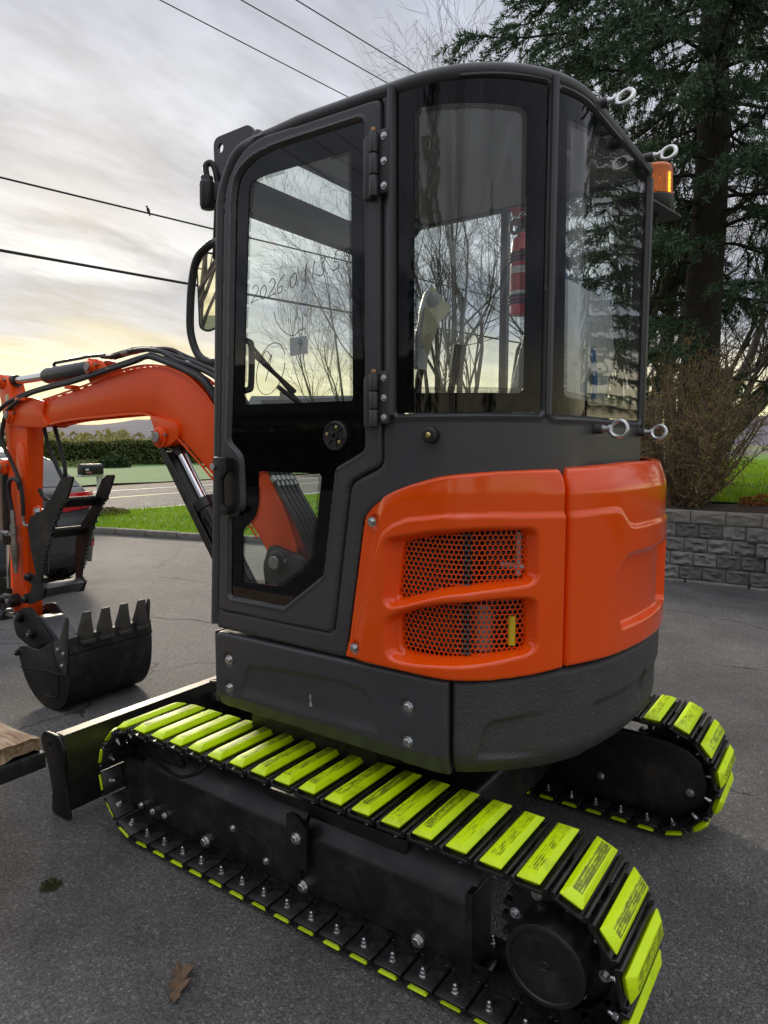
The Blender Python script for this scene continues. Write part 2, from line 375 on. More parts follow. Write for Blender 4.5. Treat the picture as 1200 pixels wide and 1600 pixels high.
def relief(name, mapf, s0, s1, z0, z1, step, sdf, m, parent=None, height=None, thick=0.0, edge=0.0, angle=50):
    """a panel cut to an outline, with embossed relief, laid over a (curved) surface; uv = (s, z)"""
    ns = int((s1 - s0) / step) + 2; nz = int((z1 - z0) / step) + 2
    S, Z = np.meshgrid(np.linspace(s0, s1, ns), np.linspace(z0, z1, nz), indexing='ij')
    hs = (s1 - s0) / (ns - 1); hz = (z1 - z0) / (nz - 1)
    D = sdf(S, Z); gs, gz = np.gradient(D, hs, hz); g2 = np.maximum(gs * gs + gz * gz, 0.3)
    lim = 0.71 * max(hs, hz); near = np.abs(D) < lim
    S2 = np.where(near, S - D * gs / g2, S); Z2 = np.where(near, Z - D * gz / g2, Z)
    inside = near | (D < 0)
    Di = np.where(near, 0.0, -D)
    H = np.zeros_like(S) if height is None else height(S2, Z2)
    if edge > 0:
        t = np.clip(1 - Di / edge, 0, 1); H = H - edge * (1 - np.sqrt(np.maximum(1 - t * t, 0)))
    idx = np.full(S.shape, -1, np.int64); cnt = inside.sum(); idx[inside] = np.arange(cnt)
    s_, z_, h_ = S2[inside], Z2[inside], H[inside]
    V = np.c_[mapf(s_, z_, h_)]
    a, b, c, d = idx[:-1, :-1], idx[1:, :-1], idx[1:, 1:], idx[:-1, 1:]
    na = near[:-1, :-1] & near[1:, :-1] & near[1:, 1:] & near[:-1, 1:]
    ok = (a >= 0) & (b >= 0) & (c >= 0) & (d >= 0) & ~na
    F = [tuple(q) for q in np.c_[a[ok], b[ok], c[ok], d[ok]].tolist()]
    def tri(p, q, r_, miss):
        k = (p >= 0) & (q >= 0) & (r_ >= 0) & (miss < 0)
        return [tuple(t) for t in np.c_[p[k], q[k], r_[k]].tolist()]
    F += tri(a, b, c, d) + tri(b, c, d, a) + tri(c, d, a, b) + tri(d, a, b, c)
    uv = np.c_[s_, z_]
    if thick > 0:
        cntE = {}
        for f in F:
            for i in range(len(f)):
                e = (f[i], f[(i + 1) % len(f)]); k = (min(e), max(e)); cntE[k] = None if k in cntE else e
        be = [e for e in cntE.values() if e]
        bv = sorted({i for e in be for i in e}); mapv = {i: len(V) + j for j, i in enumerate(bv)}
        V2 = np.c_[mapf(s_[bv], z_[bv], h_[bv] - thick)]
        V = np.r_[V, V2]; uv = np.r_[uv, uv[bv]]
        F += [(e[1], e[0], mapv[e[0]], mapv[e[1]]) for e in be]
    me = bpy.data.meshes.new(name); me.from_pydata(V.tolist(), [], F)
    ul = me.uv_layers.new(name='UVMap'); li = np.empty(len(me.loops), np.int32); me.loops.foreach_get('vertex_index', li)
    ul.data.foreach_set('uv', uv[li].astype(np.float32).ravel())
    me.polygons.foreach_set('use_smooth', [True] * len(me.polygons)); me.set_sharp_from_angle(angle=R(angle))
    return link(name, me, m, parent)

def resample(P, n):
    P = np.array(P, float); d = np.r_[0, np.cumsum(np.linalg.norm(np.diff(P, axis=0), axis=1))]
    t = np.linspace(0, d[-1], n); return np.c_[[np.interp(t, d, P[:, k]) for k in range(P.shape[1])]].T
def smooth_open(P, sig, n=1200):
    P = resample(P, n); L = np.sum(np.linalg.norm(np.diff(P, axis=0), axis=1)); h = L / (n - 1)
    k = int(4 * sig / h) + 1; w = np.exp(-.5 * (np.arange(-k, k + 1) * h / sig) ** 2); w /= w.sum()
    ext = np.r_[2 * P[0] - P[k:0:-1], P, 2 * P[-1] - P[-2:-k - 2:-1]]
    return np.c_[[np.convolve(ext[:, j], w, 'valid') for j in range(2)]].T
def arc(c, Rr, a0, a1, n):
    a = np.radians(np.linspace(a0, a1, n)); return [(c[0] + Rr * math.cos(t), c[1] + Rr * math.sin(t)) for t in a]
class Curve:
    def __init__(s, P, n=1000):
        s.P = resample(P, n); s.d = np.r_[0, np.cumsum(np.linalg.norm(np.diff(s.P, axis=0), axis=1))]; s.L = s.d[-1]
        T = np.gradient(s.P, axis=0); T /= np.linalg.norm(T, axis=1)[:, None]; s.T = T; s.N = np.c_[T[:, 1], -T[:, 0]]
        if s.N[5][1] < 0: s.N = -s.N
    def at(s, t, off=0.0):
        t = np.asarray(t, float); x = np.interp(t, s.d, s.P[:, 0]); y = np.interp(t, s.d, s.P[:, 1])
        nx = np.interp(t, s.d, s.N[:, 0]); ny = np.interp(t, s.d, s.N[:, 1]); return x + nx * off, y + ny * off
    def map(s, off=0.0):
        def f(S, Z, H):
            x, y = s.at(S, H + off); return x, y, Z
        return f
def plane_y(y0):
    return lambda S, Z, H: (S, y0 + H, Z)
def both(*fs):
    def f(S, Z):
        d = fs[0](S, Z)
        for g in fs[1:]: d = np.maximum(d, g(S, Z))
        return d
    return f
def without(f0, *holes):
    def f(S, Z):
        d = f0(S, Z)
        for g in holes: d = np.maximum(d, -g(S, Z))
        return d
    return f
def grow(f0, a): return lambda S, Z: f0(S, Z) - a

# ================================================================== EXCAVATOR
EX = thing('mini_excavator', 'orange and charcoal mini excavator with closed cab and lime green track pads', 'excavator', (1.3, -2.2, 0.0))
BOLT = B().lathe([(0.0155, 0), (0.0155, 0.003)], (0, 0, 0), (0, 0, 1), 16).lathe([(0.0105, 0.003), (0.0105, 0.011), (0.009, 0.0125)], (0, 0, 0), (0, 0, 1), 6)
BOLT_O = BOLT.build('bolt', M_ZINC, EX); BOLT_ME = BOLT_O.data; bpy.data.objects.remove(BOLT_O)
def bolt(parent, p, n, s=1.0, name='bolt'):
    q = Vector(n).to_track_quat('Z', 'Y').to_matrix().to_4x4()
    return inst(name, BOLT_ME, parent, Matrix.Translation(p) @ q @ Matrix.Scale(s, 4) @ Matrix.Rotation(random.random() * 3, 4, 'Z'))

# ---- tracks
TX0, TX1, TZ, TR = 0.575, 2.135, 0.243, 0.203
STRA = TX1 - TX0; PER = 2 * STRA + 2 * math.pi * TR; NSH = 44
def loop(u):
    u %= PER
    if u < STRA: k = u / STRA; return TX1 - u, TZ + TR + 0.012 * math.sin(math.pi * k) , 0.0, 1.0
    u -= STRA
    if u < math.pi * TR:
        a = math.pi / 2 + u / TR; return TX0 + TR * math.cos(a), TZ + TR * math.sin(a), math.cos(a), math.sin(a)
    u -= math.pi * TR
    if u < STRA: return TX0 + u, TZ - TR, 0.0, -1.0
    u -= STRA
    a = -math.pi / 2 + u / TR; return TX1 + TR * math.cos(a), TZ + TR * math.sin(a), math.cos(a), math.sin(a)
PW = 0.143
def pad_mesh():
    b = B(); prof = [(0.019, PW - 0.016, 0.0), (0.0265, PW - 0.006, 0.012), (0.0295, PW - 0.003, 0.013), (0.0300, PW - 0.002, 0.017), (0.0175, PW - 0.030, 0.031)]
    V = []; F = []
    for (hx, hy, z) in prof: V += [(-hx, -hy, z), (hx, -hy, z), (hx, hy, z), (-hx, hy, z)]
    for i in range(len(prof) - 1):
        for k in range(4): F.append((i * 4 + k, i * 4 + (k + 1) % 4, i * 4 + 4 + (k + 1) % 4, i * 4 + 4 + k))
    F += [(3, 2, 1, 0), tuple(4 * (len(prof) - 1) + k for k in range(4))]
    b.add(V, F); o = b.build('rubber_pad', M_LIME, None, bevel=0.0022, seg=2); me = o.data; bpy.data.objects.remove(o); return me
def shoe_mesh():
    b = B(); w = PW + 0.001
    b.prism([(-0.047, -0.004), (-0.047, 0.010), (-0.043, 0.013), (-0.037, 0.010), (-0.034, 0.0), (0.034, 0.0), (0.037, 0.010), (0.043, 0.013), (0.047, 0.010), (0.047, -0.004), (0.044, -0.009), (-0.044, -0.009)], 'y', -w, w)
    for sx in (-1, 1):
        b.box((sx * 0.040, 0, -0.006), (0.012, 0.10, 0.020))
    b.box((0, 0.085, -0.010), (0.004, 0.03, 0.006)); b.box((0, -0.075, -0.010), (0.004, 0.03, 0.006))
    o = b.build('track_shoe', M_TRACK, None, bevel=0.0015, seg=1); me = o.data; bpy.data.objects.remove(o); return me
def stud_mesh():
    b = B().lathe([(0.0105, 0), (0.0105, 0.003)], (0, 0, 0), (0, 0, 1), 12).lathe([(0.0085, 0.003), (0.0085, 0.013)], (0, 0, 0), (0, 0, 1), 6).lathe([(0.0055, 0.013), (0.0055, 0.023), (0.003, 0.026)], (0, 0, 0), (0, 0, 1), 10)
    o = b.build('shoe_bolt', M_ZINC, None); me = o.data; bpy.data.objects.remove(o); return me
PAD_ME, SHOE_ME, STUD_ME = pad_mesh(), shoe_mesh(), stud_mesh()

def make_track(yc, side, tlabel):
    ch = B()
    # chain: two rows of link plates with pins
    pitch = PER / NSH
    u0 = (TX1 - 0.90) % pitch
    mats = []
    for i in range(NSH):
        u = u0 + i * pitch; x, z, nx, nz = loop(u)
        Mx = Matrix(((nz, 0, nx, x), (0, 1, 0, yc), (-nx, 0, nz, z), (0, 0, 0, 1))); mats.append(Mx)
        for sy in (-1, 1):
            P = [Mx @ Vector((sx * 0.050, sy * 0.032, zz)) for sx in (-1, 1) for zz in (-0.048, -0.010)] + [Mx @ Vector((sx * 0.050, sy * 0.046, zz)) for sx in (-1, 1) for zz in (-0.048, -0.010)]
            ch.add(P, [(0, 1, 3, 2), (4, 6, 7, 5), (0, 4, 5, 1), (2, 3, 7, 6), (0, 2, 6, 4), (1, 5, 7, 3)])
        ch.cyl(Mx @ Vector((0.05, -0.055, -0.030)), Mx @ Vector((0.05, 0.055, -0.030)), 0.011, 8)
    tr = ch.build('track', M_TRACK, EX); tr['label'] = tlabel
    for Mx in mats:
        j = Matrix.Rotation(random.uniform(-0.012, 0.012), 4, 'Y') @ Matrix.Rotation(random.uniform(-0.006, 0.006), 4, 'Z')
        inst('track_shoe', SHOE_ME, tr, Mx @ j)
        inst('rubber_pad', PAD_ME, tr, Mx @ j @ Matrix.Translation((random.uniform(-.0015, .0015), random.uniform(-.003, .003), 0.0005)))
        for sy in ((1, -1) if side > 0 else (1,)):
            inst('shoe_bolt', STUD_ME, tr, Mx @ Matrix.Translation((0, sy * (PW - 0.032), -0.0088)) @ Matrix.Rotation(math.pi, 4, 'X') @ Matrix.Rotation(random.random(), 4, 'Z'))
    s = side                              # +1: left track (outer face towards +y), -1: right track
    Y = lambda d: yc + s * d              # d measured towards the outside
    # frame: bent plate box with a sloped deck
    fr = B()
    sec = [(Y(0.055), 0.085), (Y(0.055), 0.255), (Y(0.048), 0.270), (Y(-0.02), 0.345), (Y(-0.06), 0.345), (Y(-0.06), 0.085)]
    fr.prism(sec, 'x', 1.395, 0.795)
    sec2 = [(Y(0.062), 0.085), (Y(0.062), 0.262), (Y(0.054), 0.278), (Y(-0.02), 0.352), (Y(-0.065), 0.352), (Y(-0.065), 0.085)]
    fr.prism(sec2, 'x', 2.20, 1.40)
    frame = fr.build('track_frame', M_BLACK, EX, bevel=0.004)
    nose = B().prism(rpoly([(2.20, 0.10), (2.20, 0.285), (2.30, 0.285), (2.315, 0.24), (2.315, 0.15), (2.27, 0.10)], 0.03), 'y', Y(0.061), Y(-0.05)).build('frame_nose', M_BLACK, frame, bevel=0.004)
    B().prism(rpoly([(2.24, 0.075), (2.24, 0.105), (1.93, 0.105), (1.93, 0.055), (2.12, 0.035)], 0.015), 'y', Y(0.050), Y(-0.05)).build('idler_guard', M_BLACK, frame, bevel=0.003)
    B().prism(rpoly([(1.445, 0.16), (1.36, 0.16), (1.36, 0.30), (1.40, 0.335), (1.445, 0.335)], 0.01), 'y', Y(0.060), Y(0.074)).build('roller_bracket', M_BLACK, frame, bevel=0.002)
    B().prism(rpoly([(1.71, 0.20), (1.555, 0.205), (1.515, 0.165), (1.515, 0.115), (1.66, 0.12)], 0.006), 'y', Y(0.0615), Y(0.0655)).build('cover_plate', M_BLACK, frame, bevel=0.0012, seg=1)
    B().prism(rpoly([(0.812, 0.068), (0.790, 0.068), (0.790, 0.30), (0.812, 0.30)], 0.006), 'y', Y(0.058), Y(-0.06)).build('end_plate', M_BLACK, frame, bevel=0.003)
    # arched lip over the idler fork
    B().tube(spline([(2.20, Y(0.03), 0.300), (2.10, Y(0.045), 0.292), (2.00, Y(0.050), 0.283), (1.93, Y(0.03), 0.305), (1.90, Y(0.0), 0.335)], 6), 0.006, 8).build('fork_lip', M_BLACK, frame)
    if s > 0:
        for (x, z, sz) in ((1.40, 0.262, 1.25), (1.70, 0.19, 0.8), (1.545, 0.128, 0.8), (1.84, 0.095, 1.35), (1.39, 0.095, 1.35), (0.96, 0.098, 1.35), (2.205, 0.115, 0.9), (2.135, 0.112, 0.9), (2.065, 0.118, 0.9)):
            bolt(frame, (x, Y(0.0745 if x == 1.40 else 0.0635 if x > 1.40 and z != 0.095 else (0.0625 if x > 1.4 else 0.0555)), z), (0, s, 0), sz)
    # sprocket with teeth
    sp = B(); poly = []
    for k in range(23):
        for (da, rr) in ((-0.30, 0.135), (-0.17, 0.163), (0.17, 0.163), (0.30, 0.135)):
            a = 2 * math.pi * (k + da) / 23; poly.append((TX0 - 0.01 + rr * math.cos(a), TZ + rr * math.sin(a)))
    sp.prism(poly, 'y', Y(-0.012), Y(0.012)); sp.build('sprocket', M_TRACK, EX, bevel=0.001, seg=1)
    mo = B(); c = (TX0 - 0.015, Y(0), TZ + 0.008); ax = (0, s, 0)
    mo.lathe([(0.142, 0.012), (0.142, 0.030), (0.128, 0.034)], c, ax, 40)
    mo.lathe([(0.104, 0.030), (0.104, 0.118), (0.101, 0.130), (0.094, 0.134), (0.088, 0.134), (0.086, 0.130), (0.0, 0.130)], c, ax, 48)
    if s > 0:
        motor = mo.build('drive_motor', M_BLACK, EX, bevel=0.0)
        for k in range(8):
            a = 2 * math.pi * (k + 0.35) / 8; bolt(motor, (c[0] + 0.122 * math.cos(a), Y(0.034), c[2] + 0.122 * math.sin(a)), (0, s, 0), 0.95)
        mk = B()
        for (du, dv) in ((0.012, 0.048), (-0.050, -0.012), (0.012, -0.046)):
            mk.box((c[0] + du, Y(0.1312), c[2] + dv), (0.024, 0.002, 0.002)); mk.box((c[0] + du - 0.004, Y(0.1312), c[2] + dv + 0.008), (0.014, 0.002, 0.002)); mk.box((c[0] + du + 0.004, Y(0.1312), c[2] + dv + 0.004), (0.002, 0.002, 0.009))
        mk.torus((c[0], Y(0.1305), c[2]), ax, 0.011, 0.0015, 16, 6)
        mk.build('embossed_marks', M_BLACK, motor)
    else:
        mo.build('drive_motor', M_BLACK, EX)
        g = B().prism(rpoly([(0.45, 0.11), (0.40, 0.20), (0.43, 0.33), (0.55, 0.37), (0.95, 0.37), (1.05, 0.20), (0.95, 0.085), (0.60, 0.075)], 0.07, 8), 'y', yc + 0.052, yc + 0.085).build('motor_guard', M_BLACK, EX, bevel=0.006)
        bolt(g, (0.465, yc + 0.0855, 0.19), (0, 1, 0), 1.0); bolt(g, (0.80, yc + 0.0855, 0.16), (0, 1, 0), 1.0)
    idl = B().lathe([(0.05, -0.03), (0.155, -0.028), (0.158, -0.012), (0.170, -0.010), (0.170, 0.010), (0.158, 0.012), (0.155, 0.028), (0.05, 0.03)], (TX1, yc, TZ), (0, 1, 0), 32).build('idler_wheel', M_TRACK, EX)
    for x in (0.90, 1.15, 1.40, 1.65, 1.88):
        B().lathe([(0.02, -0.05), (0.052, -0.048), (0.052, -0.02), (0.040, -0.018), (0.040, 0.018), (0.052, 0.02), (0.052, 0.048), (0.02, 0.05)], (x, yc, 0.145), (0, 1, 0), 20).build('track_roller', M_TRACK, frame)
make_track(-1.615, 1, 'near track with lime green pads on black steel shoes')
make_track(-2.785, -1, 'far track with lime green pads behind the counterweight')

# ---- centre frame
cf = B()
cf.prism(rpoly([(0.95, 0.20), (0.95, 0.40), (1.85, 0.40), (1.95, 0.30), (1.95, 0.20)], 0.03), 'y', -2.55, -1.85)
cf.box((1.30, -2.2, 0.30), (0.55, 1.20, 0.10)); cf.box((1.50, -2.02, 0.525), (0.55, 0.60, 0.14)); cf.lathe([(0.33, 0.40), (0.33, 0.47), (0.46, 0.485), (0.46, 0.60)], (1.27, -2.2, 0), (0, 0, 1), 40)
cf.build('centre_frame', M_BLACK, EX, bevel=0.006)

# ---- dozer blade
bl = B()
prof = [(2.555, 0.335), (2.615, 0.338), (2.618, 0.318), (2.585, 0.315), (2.555, 0.26), (2.545, 0.18), (2.55, 0.10), (2.575, 0.02), (2.555, 0.018), (2.53, 0.10), (2.525, 0.18), (2.533, 0.26)]
bl.prism(prof, 'y', -1.452, -2.95)
blade = bl.build('dozer_blade', M_BLACK, EX, bevel=0.002, seg=1)
B().box((2.575, -2.2, 0.3405), (0.045, 1.495, 0.004)).build('top_edge', mat('painted_edge_glint', (0.20, 0.185, 0.16), 0.45, metal=0.2, var=0.2, vscale=14), blade)  # pale strip paints the sky glint along the top of the black blade
for yy in (-1.436, -2.952):
    pl = rpoly([(2.700, 0.300), (2.672, 0.338), (2.565, 0.340), (2.530, 0.295), (2.540, 0.19), (2.522, 0.08), (2.512, 0.004), (2.640, 0.004), (2.628, 0.10), (2.652, 0.20)], 0.018)
    e = B().prism(pl, 'y', yy, yy - 0.014).build('end_plate', M_BLACK, blade, bevel=0.002)
    B().lathe([(0.011, 0), (0.011, 0.003), (0.0005, 0.003)], (2.628, yy + 0.0005, 0.297), (0, 1, 0), 16).build('plate_hole', M_INK, e)
for yy in (-2.0, -2.4):
    B().prism([(2.55, 0.26), (2.55, 0.10), (1.95, 0.22), (1.95, 0.30)], 'y', yy - 0.03, yy + 0.03).build('blade_arm', M_BLACK, EX, bevel=0.004)
B().cyl((2.50, -2.2, 0.27), (2.15, -2.2, 0.36), 0.035, 16).cyl((2.2, -2.2, 0.35), (1.9, -2.2, 0.40), 0.045, 16).build('blade_cylinder', M_BLACK, EX)
B().tube(spline([(2.5, -2.2, 0.36), (2.42, -2.1, 0.40), (2.2, -2.05, 0.44), (1.95, -2.0, 0.42)], 6), 0.009).build('blade_hose', M_RUBBER, EX)

# ---- upper structure
BODY = Curve(smooth_open([(1.82, -1.58), (.88, -1.58), (.765, -1.665), (.65, -1.80), (.575, -1.96), (.538, -2.16), (.530, -2.34), (.552, -2.50), (.615, -2.67), (.75, -2.82), (.90, -2.86), (1.82, -2.86)], .05))
bs = lambda x: 1.82 - x                   # straight side: arc position of a point by its x
def box_sdf(s0, s1, z0, z1, r=0.0): return sdpoly(rpoly([(s0, z0), (s1, z0), (s1, z1), (s0, z1)], r) if r else [(s0, z0), (s1, z0), (s1, z1), (s0, z1)])

# lower side skirt
sk_out = sdpoly(rpoly([(0.018, 0.588), (0.018, 0.858), (0.934, 0.857), (0.936, 0.576), (0.5, 0.582)], [0.02, 0.03, 0.006, 0.006, 0.0]))
sk_rec = sdpoly(rpoly([(0.135, 0.640), (0.170, 0.762), (0.30, 0.776), (0.560, 0.790), (0.675, 0.778), (0.708, 0.660)], [0.0, 0.03, 0.03, 0.03, 0.04, 0.0]))
BLT = [(bs(1.735), .766), (bs(1.735), .668), (bs(1.012), .762), (bs(1.012), .660)]
def sk_h(S, Z):
    h = -0.007 * sstep(0.004, -0.010, sk_rec(S, Z)) * sstep(0.645, 0.69, Z)
    for (a, b) in BLT: h = h - 0.007 * sstep(0.026, 0.015, np.hypot(S - a, Z - b))
    return h - np.maximum(0.640 - Z, 0) * 0.45
side_skirt = relief('side_skirt', BODY.map(0.0), 0.015, 0.94, 0.572, 0.862, 0.005, sk_out, M_GREY, EX, sk_h, 0.03, 0.012)
for (a, b) in BLT: bolt(side_skirt, (1.82 - a, -1.5865, b), (0, 1, 0), 1.1)
B().prism([(1.379, .676), (1.382, .688), (1.378, .70), (1.381, .712), (1.377, .722), (1.373, .716), (1.375, .70), (1.369, .690), (1.372, .672), (1.376, .664)], 'y', -1.5885, -1.5862).build('paint_scuff', mat('pale_scuff', (0.30, 0.30, 0.29), 0.8, var=0.3, vscale=60), side_skirt)
# counterweight skirt
cw_out = sdpoly(rpoly([(0.944, 0.576), (0.942, 0.857), (1.06, 0.862), (1.27, 0.876), (2.70, 0.880), (2.72, 0.576)], [0.006, 0.006, 0, 0, 0, 0]))
cw_rec = sdpoly(rpoly([(1.030, 0.640), (1.050, 0.748), (1.20, 0.762), (1.36, 0.800), (1.75, 0.800), (1.75, 0.770), (1.42, 0.752), (1.38, 0.640)], 0.02))
cw_rec2 = sdpoly(rpoly([(1.015, 0.648), (1.040, 0.742), (1.22, 0.765), (1.22, 0.640)], [0.01, 0.02, 0.0, 0.0]))
def cw_h(S, Z):
    h = -0.014 * sstep(0.008, -0.006, cw_rec2(S, Z)) * sstep(1.24, 1.08, S)
    h = h - 0.010 * sstep(1.37, 1.41, S) * sstep(0.765 + 0.015 * np.sin((S - 1.4) * 2), 0.745, Z)
    h = h - 0.025 * sstep(0.030, 0.0, np.hypot((S - 1.70) * 1.0, (Z - 0.735) * 0.5))
    return h - 0.045 * np.maximum((0.665 - Z) / 0.08, 0) ** 2
cwt = relief('counterweight', BODY.map(0.0), 0.94, 2.73, 0.572, 0.885, 0.006, cw_out, M_CAST, EX, cw_h, 0.03, 0.014)
# underside and inner blocks
P0 = np.c_[BODY.at(np.linspace(0.02, BODY.L - 0.02, 90), -0.05)]
B().prism([tuple(p) for p in P0], 'z', 0.592, 0.625).build('swing_deck', M_BLACK, EX)
B().box((1.806, -2.2, 0.73), (0.012, 1.22, 0.25)).build('front_skirt', M_GREY, EX, bevel=0.003)
P1 = np.c_[BODY.at(np.linspace(0.60, BODY.L - 0.3, 80), -0.16)]
B().prism([tuple(p) for p in P1], 'z', 0.63, 1.36).build('engine_bay', M_PLAST, EX)

# orange side hood
def sz(pts): return pts
oh_out = sdpoly(rpoly([(0.586, 0.866), (0.655, 1.300), (0.700, 1.352), (0.815, 1.392), (0.910, 1.414), (1.078, 1.4285), (1.243, 1.430), (1.256, 1.40), (1.256, 0.884), (1.16, 0.872), (1.04, 0.864), (0.937, 0.862)],
                       [0.012, 0.03, 0.02, 0.03, 0.05, 0.05, 0.008, 0.01, 0.006, 0, 0, 0]))
cr_x = [0.62, 0.668, 0.700, 0.725, 0.76, 0.809, 0.927, 1.05, 1.3]; cr_z = [0.80, 1.008, 1.18, 1.245, 1.272, 1.292, 1.309, 1.312, 1.307]
g1_rec = sdpoly(rpoly([(0.742, 1.228), (0.90, 1.262), (1.027, 1.272), (1.160, 1.268), (1.166, 1.132), (1.031, 1.118), (0.910, 1.100), (0.80, 1.060), (0.738, 1.045)], [0.02, .05, .05, 0.02, 0.03, .05, .05, .05, 0.025]))
g1_cut = sdpoly(rpoly([(0.786, 1.218), (0.90, 1.245), (0.994, 1.256), (1.138, 1.259), (1.143, 1.140), (1.031, 1.134), (0.910, 1.118), (0.813, 1.086), (0.770, 1.072)], [0.012, .04, .04, 0.012, 0.012, .04, .04, .04, 0.006]))
g2_rec = sdpoly(rpoly([(0.742, 1.003), (0.82, 1.042), (0.910, 1.068), (1.081, 1.085), (1.163, 1.080), (1.168, 0.945), (1.031, 0.918), (0.813, 0.896), (0.748, 0.898)], [0.02, .04, .05, .05, 0.02, 0.03, .05, .04, 0.025]))
g2_cut = sdpoly(rpoly([(0.779, 1.009), (0.84, 1.036), (0.927, 1.060), (1.050, 1.072), (1.142, 1.073), (1.146, 0.948), (1.014, 0.934), (0.833, 0.918), (0.782, 0.922)], [0.012, .04, .04, .04, 0.02, 0.015, .04, .04, 0.012]))
OB = [(0.692, 1.279), (0.628, 0.904)]
def oh_h(S, Z):
    zc = np.interp(S, cr_x, cr_z); up = Z - zc
    h = 0.012 - 0.007 * sstep(-0.006, 0.006, up) - np.interp(S, [0.7, 0.95, 1.15, 1.26], [0.010, 0.004, 0.004, 0.014]) * np.clip((up - 0.055) / 0.07, 0, 1) ** 1.3
    h = h - 0.030 * sstep(0.012, -0.012, g1_rec(S, Z)) - 0.030 * sstep(0.012, -0.012, g2_rec(S, Z))
    for (a, b) in OB: h = h - 0.007 * sstep(0.022, 0.012, np.hypot(S - a, Z - b))
    return h
hood = relief('side_hood', BODY.map(0.0), 0.58, 1.262, 0.86, 1.435, 0.004, without(oh_out, grow(g1_cut, 0.008), grow(g2_cut, 0.008)), M_ORANGE, EX, oh_h, 0.02, 0.010)
# the gap-free edge around grille cuts keeps the recess depth; the perforated sheets sit just behind
for (a, b) in OB: bolt(hood, (1.82 - a, -1.572 + 0.0, b), (0, 1, 0), 0.95)
def grille(cut, s0, s1, z0, z1):
    p = 0.0155; r = p / math.sqrt(3); ri = r * 0.80; V = []; F = []
    row = 0; z = z0
    while z < z1:
        s = s0 + (p / 2 if row % 2 else 0)
        while s < s1:
            if cut(np.array([s]), np.array([z]))[0] < 0.026:
                o = len(V)
                for rr, off in ((r, -0.030), (ri, -0.030), (ri, -0.0325)):
                    for k in range(6):
                        a = math.pi / 6 + k * math.pi / 3; ss = s + rr * math.cos(a); zz = z + rr * math.sin(a)
                        x, y = BODY.at(ss, off); V.append((float(x), float(y), zz))
                for k in range(6):
                    q = (k + 1) % 6; F += [(o + k, o + q, o + 6 + q, o + 6 + k), (o + 6 + k, o + 6 + q, o + 12 + q, o + 12 + k)]
            s += p
        z += p * math.sqrt(3) / 2; row += 1
    raw('grille_mesh', V, F, M_ORANGE2, hood)
grille(g1_cut, 0.745, 1.175, 1.045, 1.285); grille(g2_cut, 0.745, 1.18, 0.895, 1.10)
# what shows behind the grilles
fins = B()
for k in range(26):
    z = 0.93 + k * 0.0135
    fins.box((1.0, -1.655, z), (0.30, 0.05, 0.004))
fins.build('radiator', mat('dull_grey_fins', (0.10, 0.095, 0.09), 0.6, var=0.2, vscale=30), EX)
f2 = B()
for k in range(26): f2.box((0.79, -1.765, 0.93 + k * 0.0135), (0.16, 0.05, 0.004), Matrix.Rotation(R(45), 3, 'Z'))
f2.build('oil_cooler', MATS['dull_grey_fins'], EX)
B().lathe([(0.0, 0), (0.035, 0.002), (0.035, 0.11), (0.02, 0.12), (0.0, 0.12)], (0.845, -1.70, 0.93), (0, 0, 1), 16).lathe([(0.03, 0.13), (0.03, 0.16)], (0.845, -1.70, 0.9), (0, 0, 1), 16).build('fuel_filter', M_ALU, EX)
B().cyl((0.935, -1.665, 0.94), (0.935, -1.665, 1.03), 0.009).build('fuse', M_YEL, EX); B().cyl((0.765, -1.72, 0.95), (0.765, -1.72, 1.03), 0.011).build('fuse', M_YEL, EX)
B().box((0.70, -1.77, 1.12), (0.05, 0.03, 0.36)).cyl((0.76, -1.74, 1.14), (0.76, -1.74, 1.26), 0.012).cyl((0.72, -1.77, 1.16), (0.80, -1.71, 1.17), 0.012).build('engine_bracket', M_ALU, EX)
# orange rear hood
rh_out = sdpoly(rpoly([(1.265, 0.884), (1.265, 1.40), (1.272, 1.432), (1.575, 1.444), (2.66, 1.444), (2.68, 0.886)], [0.006, 0.01, 0.01, 0.0, 0.03, 0.02]))
rh_rec = sdpoly(rpoly([(1.452, 1.118), (1.520, 1.180), (1.95, 1.180), (1.95, 0.962), (1.490, 0.956)], 0.02))
cx2 = [1.2, 1.45, 1.475, 1.528, 1.56, 2.8]; cz2 = [1.307, 1.312, 1.305, 1.262, 1.255, 1.255]
def rh_h(S, Z):
    up = Z - np.interp(S, cx2, cz2)
    h = 0.012 - 0.006 * sstep(-0.005, 0.005, up) - 0.022 * np.clip((Z - 1.365) / 0.07, 0, 1) ** 1.3
    d = rh_rec(S, Z)
    return h - 0.020 * sstep(0.002, -0.016, d)
rear_hood = relief('rear_hood', BODY.map(0.0), 1.26, 2.69, 0.88, 1.45, 0.0055, rh_out, M_ORANGE, EX, rh_h, 0.02, 0.012)
P2 = np.c_[BODY.at(np.linspace(0.72, BODY.L - 0.35, 80), -0.035)]
B().prism([tuple(p) for p in P2], 'z', 1.37, 1.425).build('hood_deck', M_PLAST, EX)
B().prism([tuple(p) for p in np.c_[BODY.at(np.linspace(0.62, BODY.L - 0.35, 90), -0.055)]], 'z', 0.80, 0.878).build('hood_sill', M_PLAST, EX)

